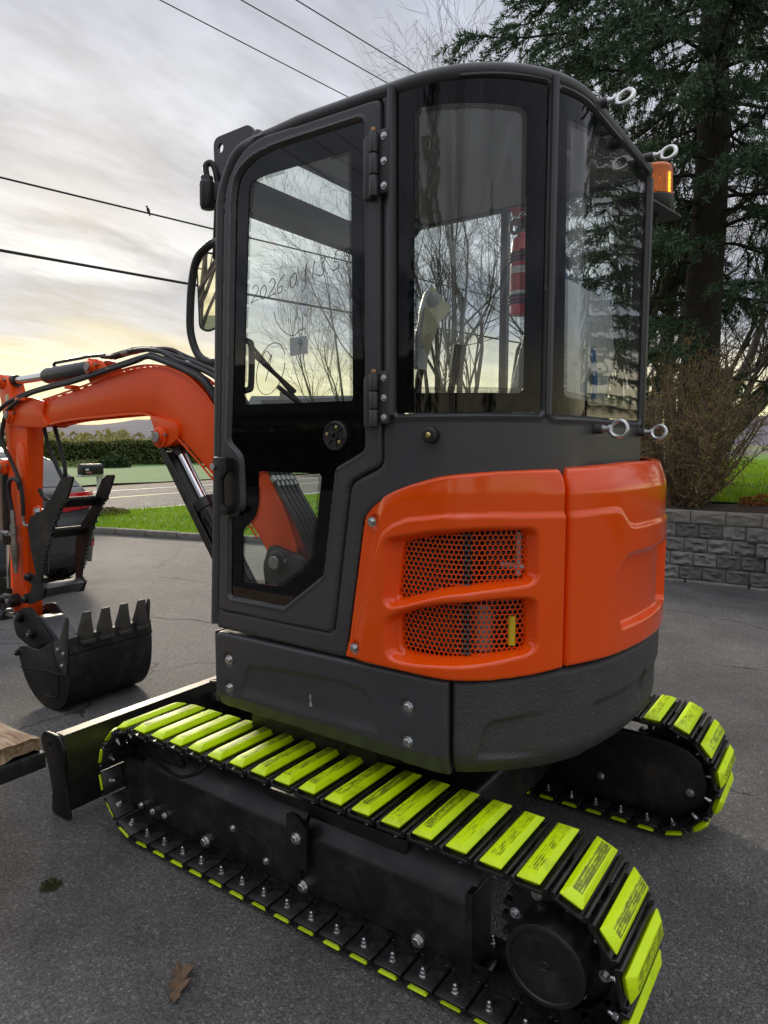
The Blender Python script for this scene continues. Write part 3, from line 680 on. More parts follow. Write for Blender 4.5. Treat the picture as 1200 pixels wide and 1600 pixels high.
# ---- cab shell
CAB = Curve(smooth_open([(1.85, -1.58), (1.0, -1.58)] + arc((1.01, -1.935), .355, 90, 180, 30) + [(.655, -2.05), (.65, -2.555)], .03))
cs = lambda x: 1.85 - x
door_xz = [(1.100, 1.438), (1.100, 2.405), (1.560, 2.412), (1.640, 2.375), (1.692, 2.30), (1.706, 2.20), (1.772, 0.936), (1.279, 0.934), (1.212, 1.388)]
door_r = [0.02, 0.02, 0.08, 0.05, 0.06, 0.05, 0.02, 0.02, 0.03]
door_sd = sdpoly(rpoly(door_xz, door_r))                                   # in x, z
door_cab = lambda S, Z: door_sd(1.85 - S, Z)
w1 = sdpoly(rpoly([(0.795, 1.578), (1.205, 1.578), (1.208, 2.398), (0.795, 2.408)], 0.012))
w2 = sdpoly(rpoly([(1.238, 1.573), (1.968, 1.573), (1.968, 2.402), (1.232, 2.392)], 0.012))
cab_out = sdpoly(rpoly([(cs(1.789), 0.872), (cs(1.724), 2.20), (cs(1.70), 2.33), (cs(1.62), 2.425), (1.0, 2.432), (1.992, 2.43), (1.992, 1.42), (1.30, 1.40), (1.02, 1.395), (0.955, 1.385), (cs(1.01), 1.378), (cs(1.118), 1.335), (cs(1.168), 1.285), (cs(1.235), 0.866)], [0.01, 0.05, 0.06, 0.06, 0, 0, 0, 0, 0, 0, 0.02, 0.03, 0.02, 0.005]))
def cab_h(S, Z):
    dd = door_cab(S, Z)
    h = 0.010 * sstep(0.050, 0.030, dd) * 0.0
    lip = np.minimum(w1(S, Z), w2(S, Z))
    return h + 0.006 * sstep(0.0, 0.004, lip) * sstep(0.020, 0.012, lip)
cab = relief('cab_frame', CAB.map(0.0), 0.05, 2.0, 0.862, 2.438, 0.006, without(cab_out, grow(door_cab, 0.005), w1, w2), M_GREY, EX, cab_h, 0.035, 0.004)
# belt above the hood stays inset: a second skin closes the gap towards the deck
B().prism([tuple(p) for p in np.c_[CAB.at(np.linspace(0.75, 1.985, 60), -0.012)]] + [(0.9, -2.58), (1.2, -1.9)], 'z', 1.37, 1.44).build('cab_sill', M_PLAST, EX)
# pillar ribs beside the corner glass
for s in (0.785, 1.221):
    x, y = CAB.at(s, 0.006); B().tube([(float(x), float(y), 1.575), (float(x), float(y), 2.42)], 0.011, 8).build('pillar_rib', M_GREY, cab)
# roof with rolled edge: front pillar tube, side and rear rim
rim = [(1.800, -1.592, 0.885), (1.760, -1.592, 1.60), (1.732, -1.592, 2.17), (1.722, -1.592, 2.275), (1.696, -1.592, 2.335), (1.650, -1.592, 2.392), (1.590, -1.604, 2.416), (1.50, -1.604, 2.422)]
rim = spline(rim, 5)
for s in np.linspace(0.45, 1.995, 60):
    x, y = CAB.at(s, -0.012); rim.append(Vector((float(x), float(y), 2.422)))
rimo = B().tube(rim, 0.0205, 12)
roof_rim = rimo.build('roof_rim', M_GREY, cab)
top = [(1.56, -1.592)] + [tuple(map(float, CAB.at(s, 0.004))) for s in np.linspace(0.45, 1.995, 50)] + [(1.56, -2.59)]
c0 = np.mean(np.array(top), 0); V = []; F = []; m_ = len(top)
for (k, z) in ((0.99, 2.428), (0.975, 2.438), (0.95, 2.440), (0.6, 2.444), (0.0, 2.446)):
    V += [tuple(c0 + (np.array(p) - c0) * k) + (z,) for p in top]
for i in range(4):
    for k in range(m_): F.append((i * m_ + k, i * m_ + (k + 1) % m_, (i + 1) * m_ + (k + 1) % m_, (i + 1) * m_ + k))
raw('roof', V, F, M_GREY, EX, smooth=True)
V = [tuple(c0 + (np.array(p) - c0) * 0.97) + (2.405,) for p in top]
raw('headliner', V, [tuple(range(m_))], M_HEAD, EX)
# front, right side, floor
ff = B()
ff.tube([(1.795, -2.58, 0.885), (1.755, -2.58, 1.60), (1.727, -2.58, 2.17), (1.70, -2.58, 2.34), (1.58, -2.58, 2.44), (0.66, -2.58, 2.44)], 0.026, 10)
ff.tube([(1.58, -1.60, 2.43), (1.58, -2.58, 2.43)], 0.024, 8)
ff.prism([(1.685, 2.245), (1.715, 2.240), (1.705, 2.345), (1.675, 2.350)], 'y', -1.60, -2.58)
ff.prism([(1.755, 0.90), (1.797, 0.90), (1.794, 0.945), (1.757, 0.945)], 'y', -1.60, -2.58)
ff.prism([(1.66, 1.56), (0.665, 1.56), (0.665, 0.90), (1.78, 0.90), (1.755, 1.30)], 'y', -2.555, -2.59)
ff.box((0.675, -2.572, 1.98), (0.05, 0.03, 0.86)); ff.box((1.20, -2.572, 1.98), (0.030, 0.03, 0.86)); ff.box((1.2, -2.572, 2.412), (1.06, 0.03, 0.03))
ff.build('cab_inner_frame', M_GREY, EX, bevel=0.003)
B().box((1.40, -2.09, 0.915), (0.76, 0.86, 0.03)).build('cab_floor', M_RUBBER, EX)
B().box((0.98, -2.12, 1.23), (0.30, 0.70, 0.34)).build('seat_base', M_PLAST, EX, bevel=0.02)
ws = raw('windshield', [(1.797, -1.62, 0.945), (1.797, -2.56, 0.945), (1.715, -2.56, 2.235), (1.715, -1.62, 2.235)], [(0, 1, 2, 3)], M_GLASS, EX)
raw('upper_windshield', [(1.70, -1.62, 2.35), (1.70, -2.56, 2.35), (1.60, -2.56, 2.43), (1.60, -1.62, 2.43)], [(0, 1, 2, 3)], M_GLASS, EX)
raw('right_window', [(1.72, -2.573, 1.56), (0.70, -2.573, 1.56), (0.70, -2.573, 2.397), (1.66, -2.573, 2.397)], [(0, 1, 2, 3)], M_GLASS, EX)

# ---- corner and rear cab glass
def cab_window(name, out_s, clear_s, glassmat):
    fo = sdpoly(rpoly(out_s, 0.008)); ci = sdpoly(rpoly(clear_s, 0.025))
    s = [p[0] for p in out_s]; z = [p[1] for p in out_s]
    rg = (min(s) - .01, max(s) + .01, min(z) - .01, max(z) + .01)
    pane = relief(name, CAB.map(-0.004), *rg, 0.012, grow(ci, 0.004), glassmat, EX)
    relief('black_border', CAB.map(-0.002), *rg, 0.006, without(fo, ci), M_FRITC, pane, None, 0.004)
    relief('dotted_border', CAB.map(-0.0025), *rg, 0.006, without(ci, grow(ci, -0.014)), M_DOTS, pane)
    return pane
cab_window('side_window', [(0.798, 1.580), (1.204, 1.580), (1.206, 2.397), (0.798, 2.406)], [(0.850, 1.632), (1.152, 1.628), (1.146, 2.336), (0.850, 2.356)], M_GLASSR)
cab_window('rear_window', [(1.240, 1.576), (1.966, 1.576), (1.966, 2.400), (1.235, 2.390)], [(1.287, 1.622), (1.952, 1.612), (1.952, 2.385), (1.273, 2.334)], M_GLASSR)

# ---- door
glass_xz = [(1.162, 1.482), (1.162, 2.360), (1.472, 2.364), (1.575, 2.352), (1.636, 2.318), (1.652, 2.26), (1.684, 1.689), (1.698, 1.506), (1.640, 1.462), (1.634, 1.285), (1.702, 1.252), (1.714, 0.993), (1.476, 0.990), (1.316, 1.108), (1.268, 1.430)]
glass_p = rpoly(glass_xz, [.012, .012, .1, .04, .04, .05, .05, .012, .03, .03, .012, .01, .01, .01, .012])
glass_sd = sdpoly(glass_p)
up_p = rpoly([(1.642, 1.622), (1.627, 1.881), (1.598, 2.298), (1.526, 2.304), (1.206, 2.302), (1.203, 1.619)], [.004, 0.02, .03, 0.01, .004, .004])
lo_p = rpoly([(1.583, 1.411), (1.319, 1.409), (1.338, 1.280), (1.357, 1.139), (1.485, 1.048), (1.663, 1.044), (1.658, 1.219), (1.604, 1.258), (1.586, 1.305)], [.004, .004, 0, .02, .006, .004, .01, .02, .03])
up_sd, lo_sd = sdpoly(up_p), sdpoly(lo_p)
def door_h(S, Z):
    d = glass_sd(S, Z)
    return -0.010 * sstep(0.012, 0.004, d) + 0.003 * sstep(0.020, 0.014, d) * sstep(0.008, 0.013, d)
door = relief('door', plane_y(-1.572), 1.09, 1.78, 0.925, 2.42, 0.0045, without(door_sd, glass_sd), M_GREY, EX, door_h, 0.03, 0.007)
pane = raw('door_glass', [(x, -1.5885, z) for x, z in up_p] + [(x, -1.5885, z) for x, z in lo_p], [tuple(range(len(up_p))), tuple(range(len(up_p), len(up_p) + len(lo_p)))], M_GLASS, door)
relief('black_border', plane_y(-1.584), 1.15, 1.73, 0.98, 2.37, 0.006, without(grow(glass_sd, 0.004), up_sd, lo_sd), M_FRIT, door, None, 0.005)
relief('dotted_border', plane_y(-1.5855), 1.19, 1.68, 1.03, 2.32, 0.005, without(lambda S, Z: np.minimum(up_sd(S, Z), lo_sd(S, Z)), lambda S, Z: np.minimum(up_sd(S, Z), lo_sd(S, Z)) + 0.011), M_DOTS, door)
# handle, lock disc, hinges
hb = B(); hb.prism(rpoly([(1.735, 1.452), (1.655, 1.452), (1.655, 1.262), (1.735, 1.262)], 0.02), 'y', -1.578, -1.570); hb.build('handle_plate', M_PLAST, door, bevel=0.003)
hh = B(); hh.prism(rpoly([(1.732, 1.455), (1.672, 1.455), (1.672, 1.405), (1.695, 1.385), (1.695, 1.300), (1.672, 1.290), (1.672, 1.268), (1.722, 1.268), (1.722, 1.385), (1.732, 1.40)], 0.008), 'y', -1.545, -1.528)
hh.box((1.70, -1.557, 1.43), (0.045, 0.03, 0.045)); hh.box((1.70, -1.557, 1.280), (0.04, 0.03, 0.022)); hh.build('handle', M_PLAST, door, bevel=0.004)
B().cyl((1.728, -1.53, 1.424), (1.728, -1.522, 1.424), 0.011, 16).build('lock_button', M_ZINC, door)
lk = B().lathe([(0.043, 0), (0.043, 0.014), (0.040, 0.018), (0.036, 0.018), (0.034, 0.015), (0.013, 0.015), (0.012, 0.019), (0.008, 0.019), (0.007, 0.012), (0, 0.012)], (1.258, -1.584, 1.520), (0, 1, 0), 36)
for k in range(6):
    a = k * math.pi / 3 + 0.3; lk.box((1.258 + 0.024 * math.cos(a), -1.567, 1.52 + 0.024 * math.sin(a)), (0.004, 0.004, 0.016), Matrix.Rotation(-a + math.pi / 2, 3, 'Y'))
lock = lk.build('lock_disc', M_PLAST, door)
BR = mat('brass_rivet', (0.55, 0.45, 0.18), 0.3, metal=1.0)
for a in (0.2, 1.9, 3.9):
    B().lathe([(0.005, 0), (0.005, 0.003), (0.002, 0.004)], (1.258 + 0.026 * math.cos(a), -1.568, 1.52 + 0.026 * math.sin(a)), (0, 1, 0), 12).build('rivet', BR, lock)
for (z0, z1) in ((2.150, 2.315), (1.544, 1.690)):
    h = B(); h.prism(rpoly([(1.145, z0), (1.145, z1 - 0.01), (1.118, z1), (1.118, z0 - 0.002)], 0.008), 'y', -1.572, -1.556)
    h.prism(rpoly([(1.098, z0 + 0.008), (1.098, z1 + 0.004), (1.066, z1 + 0.004), (1.066, z0 + 0.008)], 0.006), 'y', -1.582, -1.562)
    for k in range(3): h.cyl((1.107, -1.552, z0 + k * (z1 - z0) / 3), (1.107, -1.552, z0 + (k + 1) * (z1 - z0) / 3 - 0.003), 0.0125, 14)
    hg = h.build('hinge', M_GREY, door, bevel=0.002)
    B().lathe([(0.007, 0), (0.007, 0.008), (0.003, 0.010)], (1.107, -1.552, z1), (0, 0, 1), 10).build('hinge_pin', mat('copper_pin', (0.42, 0.24, 0.14), 0.4, metal=0.8) if 'copper_pin' not in MATS else MATS['copper_pin'], hg)
    for k in range(3): bolt(hg, (1.080, -1.5615, z0 + 0.025 + k * (z1 - z0 - 0.04) / 2), (0, 1, 0), 0.62)

# handwriting on the door glass and a paper tag
def strokes(name, strs, ox, oz, sc, m, w, slant=0.15, y=-1.5855, parent=door):
    b = B()
    for st in strs:
        pts = [(ox - (u + slant * v) * sc, y + 0.0012, oz + v * sc) for (u, v) in st]
        b.tube(spline(pts, 5) if len(pts) > 2 else pts, w, 5)
    return b.build(name, m, parent)
D = {'2': [[(0, .8), (.25, 1), (.5, .8), (.4, .5), (0, 0), (.3, .08), (.6, .15)]], '0': [[(.25, .8), (.02, .5), (.1, .1), (.35, .05), (.5, .45), (.4, .75), (.25, .8)]],
     '6': [[(.45, 1), (.1, .6), (.02, .25), (.2, 0), (.42, .2), (.3, .42), (.08, .3)]], '1': [[(.2, 1), (.15, .5), (.2, 0)]], '3': [[(.05, .95), (.4, .95), (.2, .6), (.42, .3), (.2, .02), (0, .1)]],
     '5': [[(.15, 1), (.1, .5), (.4, .4), (.4, .1), (.05, 0)], [(.15, 1), (.45, 1.05)]], '9': [[(.45, .8), (.2, .98), (.05, .7), (.3, .55), (.47, .85), (.40, .4), (.3, 0)]], '.': [[(.1, .05), (.14, .0)]]}
xx, zz = 1.600, 1.935
for i, ch in enumerate('2026.0.113.59'):
    if ch == '.':
        strokes('marker_writing', D['.'], xx + 0.006, zz, 0.040, M_INK, 0.0015); xx -= 0.016
    else:
        strokes('marker_writing', D[ch], xx, zz, 0.052, M_TEAL if i == 0 else M_INK, 0.0012); xx -= 0.036 if ch != '1' else 0.030
    zz += 0.0048
strokes('marker_writing', D['9'], 1.573, 1.690, 0.095, M_INK, 0.0012)
strokes('marker_writing', [[(.5 + .46 * math.cos(a), .5 + .62 * math.sin(a)) for a in np.linspace(0.5, 2 * math.pi + 0.2, 24)]], 1.600, 1.665, 0.125, M_INK, 0.0012, slant=0.25)
tg = raw('paper_tag', [(1.455, -1.60, 1.762), (1.382, -1.60, 1.766), (1.384, -1.598, 1.818), (1.453, -1.598, 1.816)], [(0, 1, 2, 3)], M_PAPER, door)
strokes('marker_writing', D['9'], 1.424, 1.776, 0.034, M_TEAL, 0.0012, y=-1.5985)
B().tube(spline([(1.512, -1.592, 1.90), (1.50, -1.592, 1.868), (1.47, -1.592, 1.835), (1.435, -1.595, 1.822), (1.41, -1.592, 1.834), (1.385, -1.592, 1.838)], 5), 0.0012, 5).build('tag_string', M_INK, door)

# ---- cab fittings
def eye_bolt(p, rollang=0.0):
    p = Vector(p); ax = Vector((-1, 0, 0))
    st = B().lathe([(0.014, -0.02), (0.014, 0.026)], p, ax, 14).build('eye_bolt', M_GREY, EX)
    B().lathe([(0.012, 0.026), (0.012, 0.031), (0.009, 0.032), (0.009, 0.042), (0.013, 0.044), (0.013, 0.049)], p, ax, 12).torus(p + ax * 0.072, (math.sin(rollang) * 0.2, math.cos(rollang), math.sin(rollang)), 0.0235, 0.0065, 24, 10).build('eye_ring', M_ZINC, st)
eye_bolt((0.658, -1.995, 2.432), 0.5); eye_bolt((0.650, -2.465, 2.440), 0.4); eye_bolt((0.655, -2.03, 1.540), 0.2); eye_bolt((0.652, -2.49, 1.536), 0.3)
x, y = CAB.at(0.908, 0.0)
B().lathe([(0.022, 0.0), (0.021, 0.020), (0.016, 0.024)], (float(x), float(y), 1.520), (-0.12, 1, 0), 18).build('rubber_stop', M_RUBBER, EX)
B().lathe([(0.008, 0.022), (0.008, 0.030), (0.004, 0.034)], (float(x), float(y), 1.520), (-0.12, 1, 0), 10).build('stop_screw', BR, EX)
# beacon
BC = Vector((0.695, -2.775, 2.372))
bea = B().lathe([(0.060, -0.018), (0.070, 0.0), (0.070, 0.030), (0.064, 0.036)], BC, (0, 0, 1), 32).build('beacon', M_PLAST, EX)
pf = [(0.062, 0.036)]
for k in range(15): z = 0.040 + k * 0.0066; pf += [(0.0640 - k * 0.0002, z), (0.0622 - k * 0.0002, z + 0.0033)]
pf += [(0.056, 0.144), (0.026, 0.149), (0.0, 0.149)]
B().lathe(pf, BC, (0, 0, 1), 36).build('beacon_lens', M_AMBER, bea, angle=80)
B().lathe([(0.030, 0.04), (0.024, 0.05), (0.024, 0.10), (0.010, 0.112)], BC, (0, 0, 1), 14).build('beacon_bulb', M_CHROME, bea)
B().prism(rpoly([(0.61, -2.88), (0.78, -2.88), (0.79, -2.585), (0.66, -2.585)], 0.03), 'z', 2.345, 2.352).box((0.725, -2.592, 2.335), (0.12, 0.008, 0.06)).build('beacon_bracket', M_GREY, bea, bevel=0.002)
B().cyl((0.695, -2.775, 2.35), (0.695, -2.775, 2.32), 0.014, 10).tube(spline([(0.695, -2.775, 2.325), (0.69, -2.74, 2.28), (0.68, -2.68, 2.28), (0.68, -2.60, 2.25)], 5), 0.006, 6).build('beacon_cable', M_RUBBER, bea)
# hand rail, mirror, work light, lifting plate at the front post
B().tube(spline([(1.745, -1.60, 2.145), (1.80, -1.606, 2.150), (1.868, -1.606, 2.115), (1.898, -1.606, 2.045), (1.912, -1.606, 1.95), (1.912, -1.606, 1.87), (1.880, -1.606, 1.800), (1.83, -1.606, 1.772), (1.77, -1.60, 1.768)], 6), 0.0135, 12).build('grab_rail', M_PLAST, EX)
mc = Vector((1.99, -1.785, 2.060))
mo_ = rpoly([(-0.088, 0.115), (0.06, 0.135), (0.062, -0.14), (0.030, -0.155), (-0.045, -0.12), (-0.080, -0.02)], [0.03, 0.02, 0.02, 0.02, 0.03, 0.04])
mfr = Vector((-0.56, 0.83, -0.09)).normalized(); mr_ = Vector((0, 0, 1)).cross(mfr).normalized(); mu = mfr.cross(mr_)
def mpt(u, v, w): return tuple(mc + mr_ * (-u) * 1.0 + mu * v + mfr * w)
n_ = len(mo_)
V = [mpt(u, v, -0.03) for u, v in [(a * 0.8, b * 0.8) for a, b in mo_]] + [mpt(u, v, 0.0) for u, v in mo_] + [mpt(u, v, 0.006) for u, v in mo_] + [mpt(u * .94, v * .95, 0.006) for u, v in mo_] + [mpt(u * .94, v * .95, 0.002) for u, v in mo_]
F = [tuple(range(n_))] + [(i * n_ + k, i * n_ + (k + 1) % n_, (i + 1) * n_ + (k + 1) % n_, (i + 1) * n_ + k) for i in range(4) for k in range(n_)]
mir = raw('mirror', V, F, M_PLAST, EX, smooth=True, angle=40)
raw('mirror_glass', [mpt(u * .94, v * .95, 0.003) for u, v in mo_], [tuple(range(n_))], M_MIRROR, mir)
B().tube(spline([(1.985, -1.785, 2.16), (1.96, -1.77, 2.24), (1.92, -1.74, 2.30), (1.86, -1.69, 2.34), (1.80, -1.66, 2.36)], 5), 0.009, 8).build('mirror_arm', M_PLAST, mir)
wl = B().lathe([(0.022, 0.0), (0.026, 0.01), (0.026, 0.085), (0.021, 0.09), (0.021, 0.105)], (1.868, -1.655, 2.285), (0, 0, 1), 16).box((1.835, -1.665, 2.335), (0.05, 0.02, 0.06)).build('post_clamp', M_PLAST, EX, bevel=0.002)
B().tube(spline([(1.868, -1.655, 2.388), (1.872, -1.655, 2.425), (1.858, -1.665, 2.435), (1.845, -1.67, 2.415), (1.838, -1.675, 2.37)], 5), 0.0105, 10).build('clamp_cable', M_RUBBER, wl)
lp = sdpoly(rpoly([(1.872, 2.525), (1.70, 2.530), (1.60, 2.40), (1.78, 2.30), (1.868, 2.40)], [0.03, 0.02, 0, 0.02, 0.02])); lh = sdpoly([(1.838 + 0.014 * math.cos(a), 2.487 + 0.016 * math.sin(a)) for a in np.linspace(0, 2 * math.pi, 20)[:-1]])
relief('lifting_plate', plane_y(-1.69), 1.58, 1.89, 2.28, 2.54, 0.004, without(lp, lh), M_GREY, EX, None, 0.012)
B().cyl((1.80, -1.678, 2.40), (1.80, -1.66, 2.40), 0.014, 12).build('plate_pin', M_GREY, EX)
# wiper and latch handle behind the windshield
wp = B(); wp.prism([(0, 0.009), (0.0, -0.009), (0.40, -0.004), (0.40, 0.004)], 'y', -0.004, 0.004)
wip = B().tube([(1.735, -1.715, 1.83), (1.76, -2.10, 1.565)], 0.0065, 6).tube([(1.748, -1.86, 1.70), (1.758, -2.13, 1.575)], 0.010, 6).tube([(1.742, -1.735, 1.80), (1.752, -1.95, 1.69)], 0.009, 6).build('wiper', M_PLAST, EX)
B().tube(spline([(1.735, -1.64, 1.845), (1.735, -1.70, 1.842), (1.735, -1.715, 1.82), (1.74, -1.715, 1.70), (1.742, -1.70, 1.68), (1.742, -1.64, 1.675)], 5), 0.011, 8).build('latch_handle', M_PLAST, EX)
# seat, levers, console
st = B(); st.prism(rpoly([(0.76, 1.38), (0.74, 1.44), (1.16, 1.47), (1.19, 1.43), (1.17, 1.38)], 0.03), 'y', -2.30, -1.86)
seat = st.build('seat', M_SEAT, EX, bevel=0.02)
film = mat('clear_plastic_film', (0.48, 0.49, 0.51), 0.22, var=0.25, vscale=9, bump=0.9, bscale=16, spec=0.8)
def cushion(name, prof, y0, y1, m, parent, sub=2):
    o = B().prism(prof, 'y', y0, y1).build(name, m, parent, bevel=0.028, seg=3); return o
cushion('backrest', rpoly([(0.90, 1.44), (0.74, 1.44), (0.685, 1.80), (0.70, 1.955), (0.735, 1.965), (0.78, 1.90)], 0.03), -2.31, -1.85, film, seat)
for yy in (-1.80, -2.36):
    B().prism(rpoly([(0.86, 1.36), (0.79, 1.52), (0.83, 1.60), (0.95, 1.63), (1.16, 1.58), (1.18, 1.52), (1.05, 1.36)], 0.04), 'y', yy - 0.05, yy + 0.05).build('armrest', M_PLAST, seat, bevel=0.02)
lv = B().tube(spline([(1.13, -1.80, 1.45), (1.12, -1.80, 1.66), (1.105, -1.80, 1.74)], 5), 0.011, 8).build('control_lever', M_PLAST, EX)
B().tube(spline([(1.115, -1.80, 1.72), (1.105, -1.80, 1.80), (1.085, -1.80, 1.88), (1.065, -1.80, 1.94)], 5), [0.022] * 5 + [0.027] * 5 + [0.030] * 5 + [0.026], 12).build('lever_grip', film, lv)
raw('paper_wrap', [(1.070, -1.790, 1.962), (1.015, -1.815, 1.890), (1.040, -1.785, 1.845), (1.085, -1.80, 1.755), (1.095, -1.772, 1.80), (1.075, -1.768, 1.90)], [(0, 1, 2), (0, 2, 5), (5, 2, 4), (2, 3, 4)], M_CREAM, lv)
B().tube(spline([(1.30, -2.30, 1.45), (1.30, -2.30, 1.62), (1.27, -2.30, 1.76)], 5), 0.014, 8).tube([(1.27, -2.30, 1.74), (1.25, -2.30, 1.86)], 0.026, 10).build('control_lever', M_PLAST, EX)
cushion('side_console', rpoly([(0.95, 1.40), (0.90, 1.58), (0.94, 1.80), (0.985, 1.86), (1.02, 1.84), (1.05, 1.62), (1.14, 1.50), (1.14, 1.40)], 0.03), -2.40, -2.28, M_PLAST, EX)
B().prism(rpoly([(1.25, 1.40), (1.25, 1.60), (1.33, 1.66), (1.42, 1.62), (1.46, 1.40)], 0.04), 'y', -2.36, -2.20).prism(rpoly([(1.30, 1.30), (1.30, 1.585), (1.40, 1.600), (1.44, 1.30)], 0.02), 'y', -1.86, -1.72).build('front_console', M_PLAST, EX, bevel=0.01)
cb = B()
for k in range(5): cb.tube(spline([(0.74 + k * .006, -1.86 - .01 * k, 2.38), (0.735 + k * .006, -1.87 - .01 * k, 2.1), (0.72 + k * .005, -1.93 - .012 * k, 1.98), (0.70, -2.02 - .01 * k, 1.90), (0.69, -2.12 - .006 * k, 1.70), (0.70, -2.13, 1.60)], 6), 0.005, 6)
cb.build('wiring_loom', M_BLUE, EX)

# fire extinguisher stands inside the cab: a thing of its own
FE = thing('fire_extinguisher', 'small red fire extinguisher strapped upright inside the cab', 'extinguisher', (0.925, -2.10, 1.905))
fc = Vector((0.925, -2.10, 1.905))
B().lathe([(0.030, 0.0), (0.033, 0.004), (0.033, 0.205), (0.028, 0.232), (0.014, 0.245), (0.012, 0.255)], fc, (0, 0, 1), 28).build('cylinder', M_RED, FE)
B().lathe([(0.014, 0.252), (0.016, 0.262), (0.016, 0.285), (0.010, 0.29)], fc, (0, 0, 1), 14).torus(fc + Vector((0.018, 0.012, 0.272)), (0.5, 1, 0), 0.020, 0.006, 18, 8).build('valve', M_PLAST, FE)
B().prism([(0.955, 2.195), (0.915, 2.208), (0.89, 2.205), (0.89, 2.198), (0.95, 2.182)], 'y', -2.11, -2.09).prism([(0.965, 2.235), (0.93, 2.238), (0.89, 2.215), (0.89, 2.209), (0.93, 2.225), (0.95, 2.210)], 'y', -2.11, -2.09).build('squeeze_handle', M_RED, FE, bevel=0.002)
lb = B().lathe([(0.0335, 0.055), (0.0335, 0.15)], fc, (0, 0, 1), 28).build('label', mat('extinguisher_label', (0.60, 0.05, 0.05), 0.5, var=0.5, vscale=120), FE)
B().lathe([(0.0338, 0.060), (0.0338, 0.072)], fc, (0, 0, 1), 28).lathe([(0.0338, 0.125), (0.0338, 0.147)], fc, (0, 0, 1), 28).build('label_band', M_WHITE, FE)
for z in (0.035, 0.165):
    s_ = B()
    for k in range(3): s_.torus(fc + Vector((0, 0, z + k * 0.011)), (0, 0, 1), 0.0345, 0.0042, 24, 6)
    s_.build('strap', M_RUBBER, FE)
B().box((0.90, -2.145, 2.02), (0.04, 0.012, 0.26)).build('bracket', M_PLAST, FE)
B().tube([(0.915, -2.150, 1.50), (0.915, -2.150, 2.41)], 0.014, 10).build('inner_post', M_GREY, EX)

# ---- boom, arm, bucket
BY0, BY1 = -2.212, -2.322; BYC = (BY0 + BY1) / 2
btop = spline([(1.985, 0, 1.05), (2.06, 0, 1.22), (2.20, 0, 1.42), (2.36, 0, 1.555), (2.483, 0, 1.662), (2.56, 0, 1.738), (2.678, 0, 1.815), (2.847, 0, 1.866), (3.033, 0, 1.878), (3.266, 0, 1.852), (3.435, 0, 1.815), (3.828, 0, 1.755), (4.00, 0, 1.735)], 4)
bbot = spline([(4.00, 0, 1.595), (3.727, 0, 1.630), (3.40, 0, 1.645), (3.082, 0, 1.655), (2.96, 0, 1.648), (2.86, 0, 1.606), (2.724, 0, 1.518), (2.503, 0, 1.345), (2.25, 0, 1.125), (2.13, 0, 0.97)], 4)
bpoly = [(p.x, p.z) for p in btop] + [(p.x, p.z) for p in bbot] + [(2.11, 0.925), (2.06, 0.905), (2.01, 0.925)]
boom = B().prism(bpoly, 'y', BY0, BY1).build('boom', M_ORANGE2, EX, bevel=0.003)
def strip(path, y0, y1, t):
    b = B(); n = len(path)
    for i in range(n - 1):
        a, c = path[i], path[i + 1]; d = (c - a).normalized(); nn = Vector((-d.z, 0, d.x)) * t
        V = [Vector((p.x, yy, p.z)) + o for p in (a, c) for yy in (y0, y1) for o in (Vector(), nn)]
        b.add(V, [(0, 1, 3, 2), (4, 6, 7, 5), (0, 4, 5, 1), (2, 3, 7, 6)])
    return b
strip(btop[6:-2], BY0 + 0.008, BY1 - 0.008, 0.012).build('top_flange', M_ORANGE2, boom); strip(bbot[2:-3], BY0 + 0.010, BY1 - 0.010, 0.012).build('bottom_flange', M_ORANGE2, boom)
# fork at the tip
for yy in (BY0 + 0.014, BY1 + 0.004):
    B().prism(rpoly([(3.90, 1.735), (4.02, 1.765), (4.20, 1.765), (4.33, 1.72), (4.345, 1.655), (4.32, 1.61), (4.22, 1.60), (3.92, 1.588), (3.86, 1.605), (3.93, 1.66)], [.02, .03, .04, .05, .04, .04, .05, .02, .01, .03]), 'y', yy, yy - 0.018).build('tip_fork', M_ORANGE2, boom, bevel=0.003)
def pin(x, z, y0, parent, r=0.036, m=M_ORANGE2):
    B().lathe([(r + 0.012, -0.02), (r + 0.012, 0.004), (r, 0.010), (r - 0.004, 0.022), (r - 0.010, 0.022)], (x, y0, z), (0, 1, 0), 24).build('pin_boss', m, parent)
    B().lathe([(r - 0.012, 0.014), (r - 0.012, 0.028), (r - 0.016, 0.031)], (x, y0, z), (0, 1, 0), 20).lathe([(0.008, 0.0), (0.008, 0.012)], (x - 0.052, y0, z + 0.012), (0, 1, 0), 6).build('pin', M_GALV, parent)
pin(4.285, 1.668, BY0 + 0.016, boom); pin(2.862, 1.528, BY0 + 0.020, boom, 0.040); pin(3.445, 1.905, BY0 + 0.002, boom, 0.036)
B().prism(rpoly([(2.95, 1.64), (2.91, 1.57), (2.90, 1.50), (2.85, 1.475), (2.79, 1.49), (2.72, 1.53), (2.74, 1.60)], 0.03), 'y', BY0 + 0.014, BY1 - 0.014).build('cylinder_lug', M_ORANGE2, boom, bevel=0.004)
B().prism(rpoly([(3.25, 1.84), (3.37, 1.935), (3.44, 1.955), (3.50, 1.93), (3.51, 1.87), (3.45, 1.80)], 0.03), 'y', BY0 - 0.004, BY0 - 0.022).prism(rpoly([(3.25, 1.84), (3.37, 1.935), (3.44, 1.955), (3.50, 1.93), (3.51, 1.87), (3.45, 1.80)], 0.03), 'y', BY1 + 0.022, BY1 + 0.004).build('cylinder_bracket', M_ORANGE2, boom, bevel=0.003)
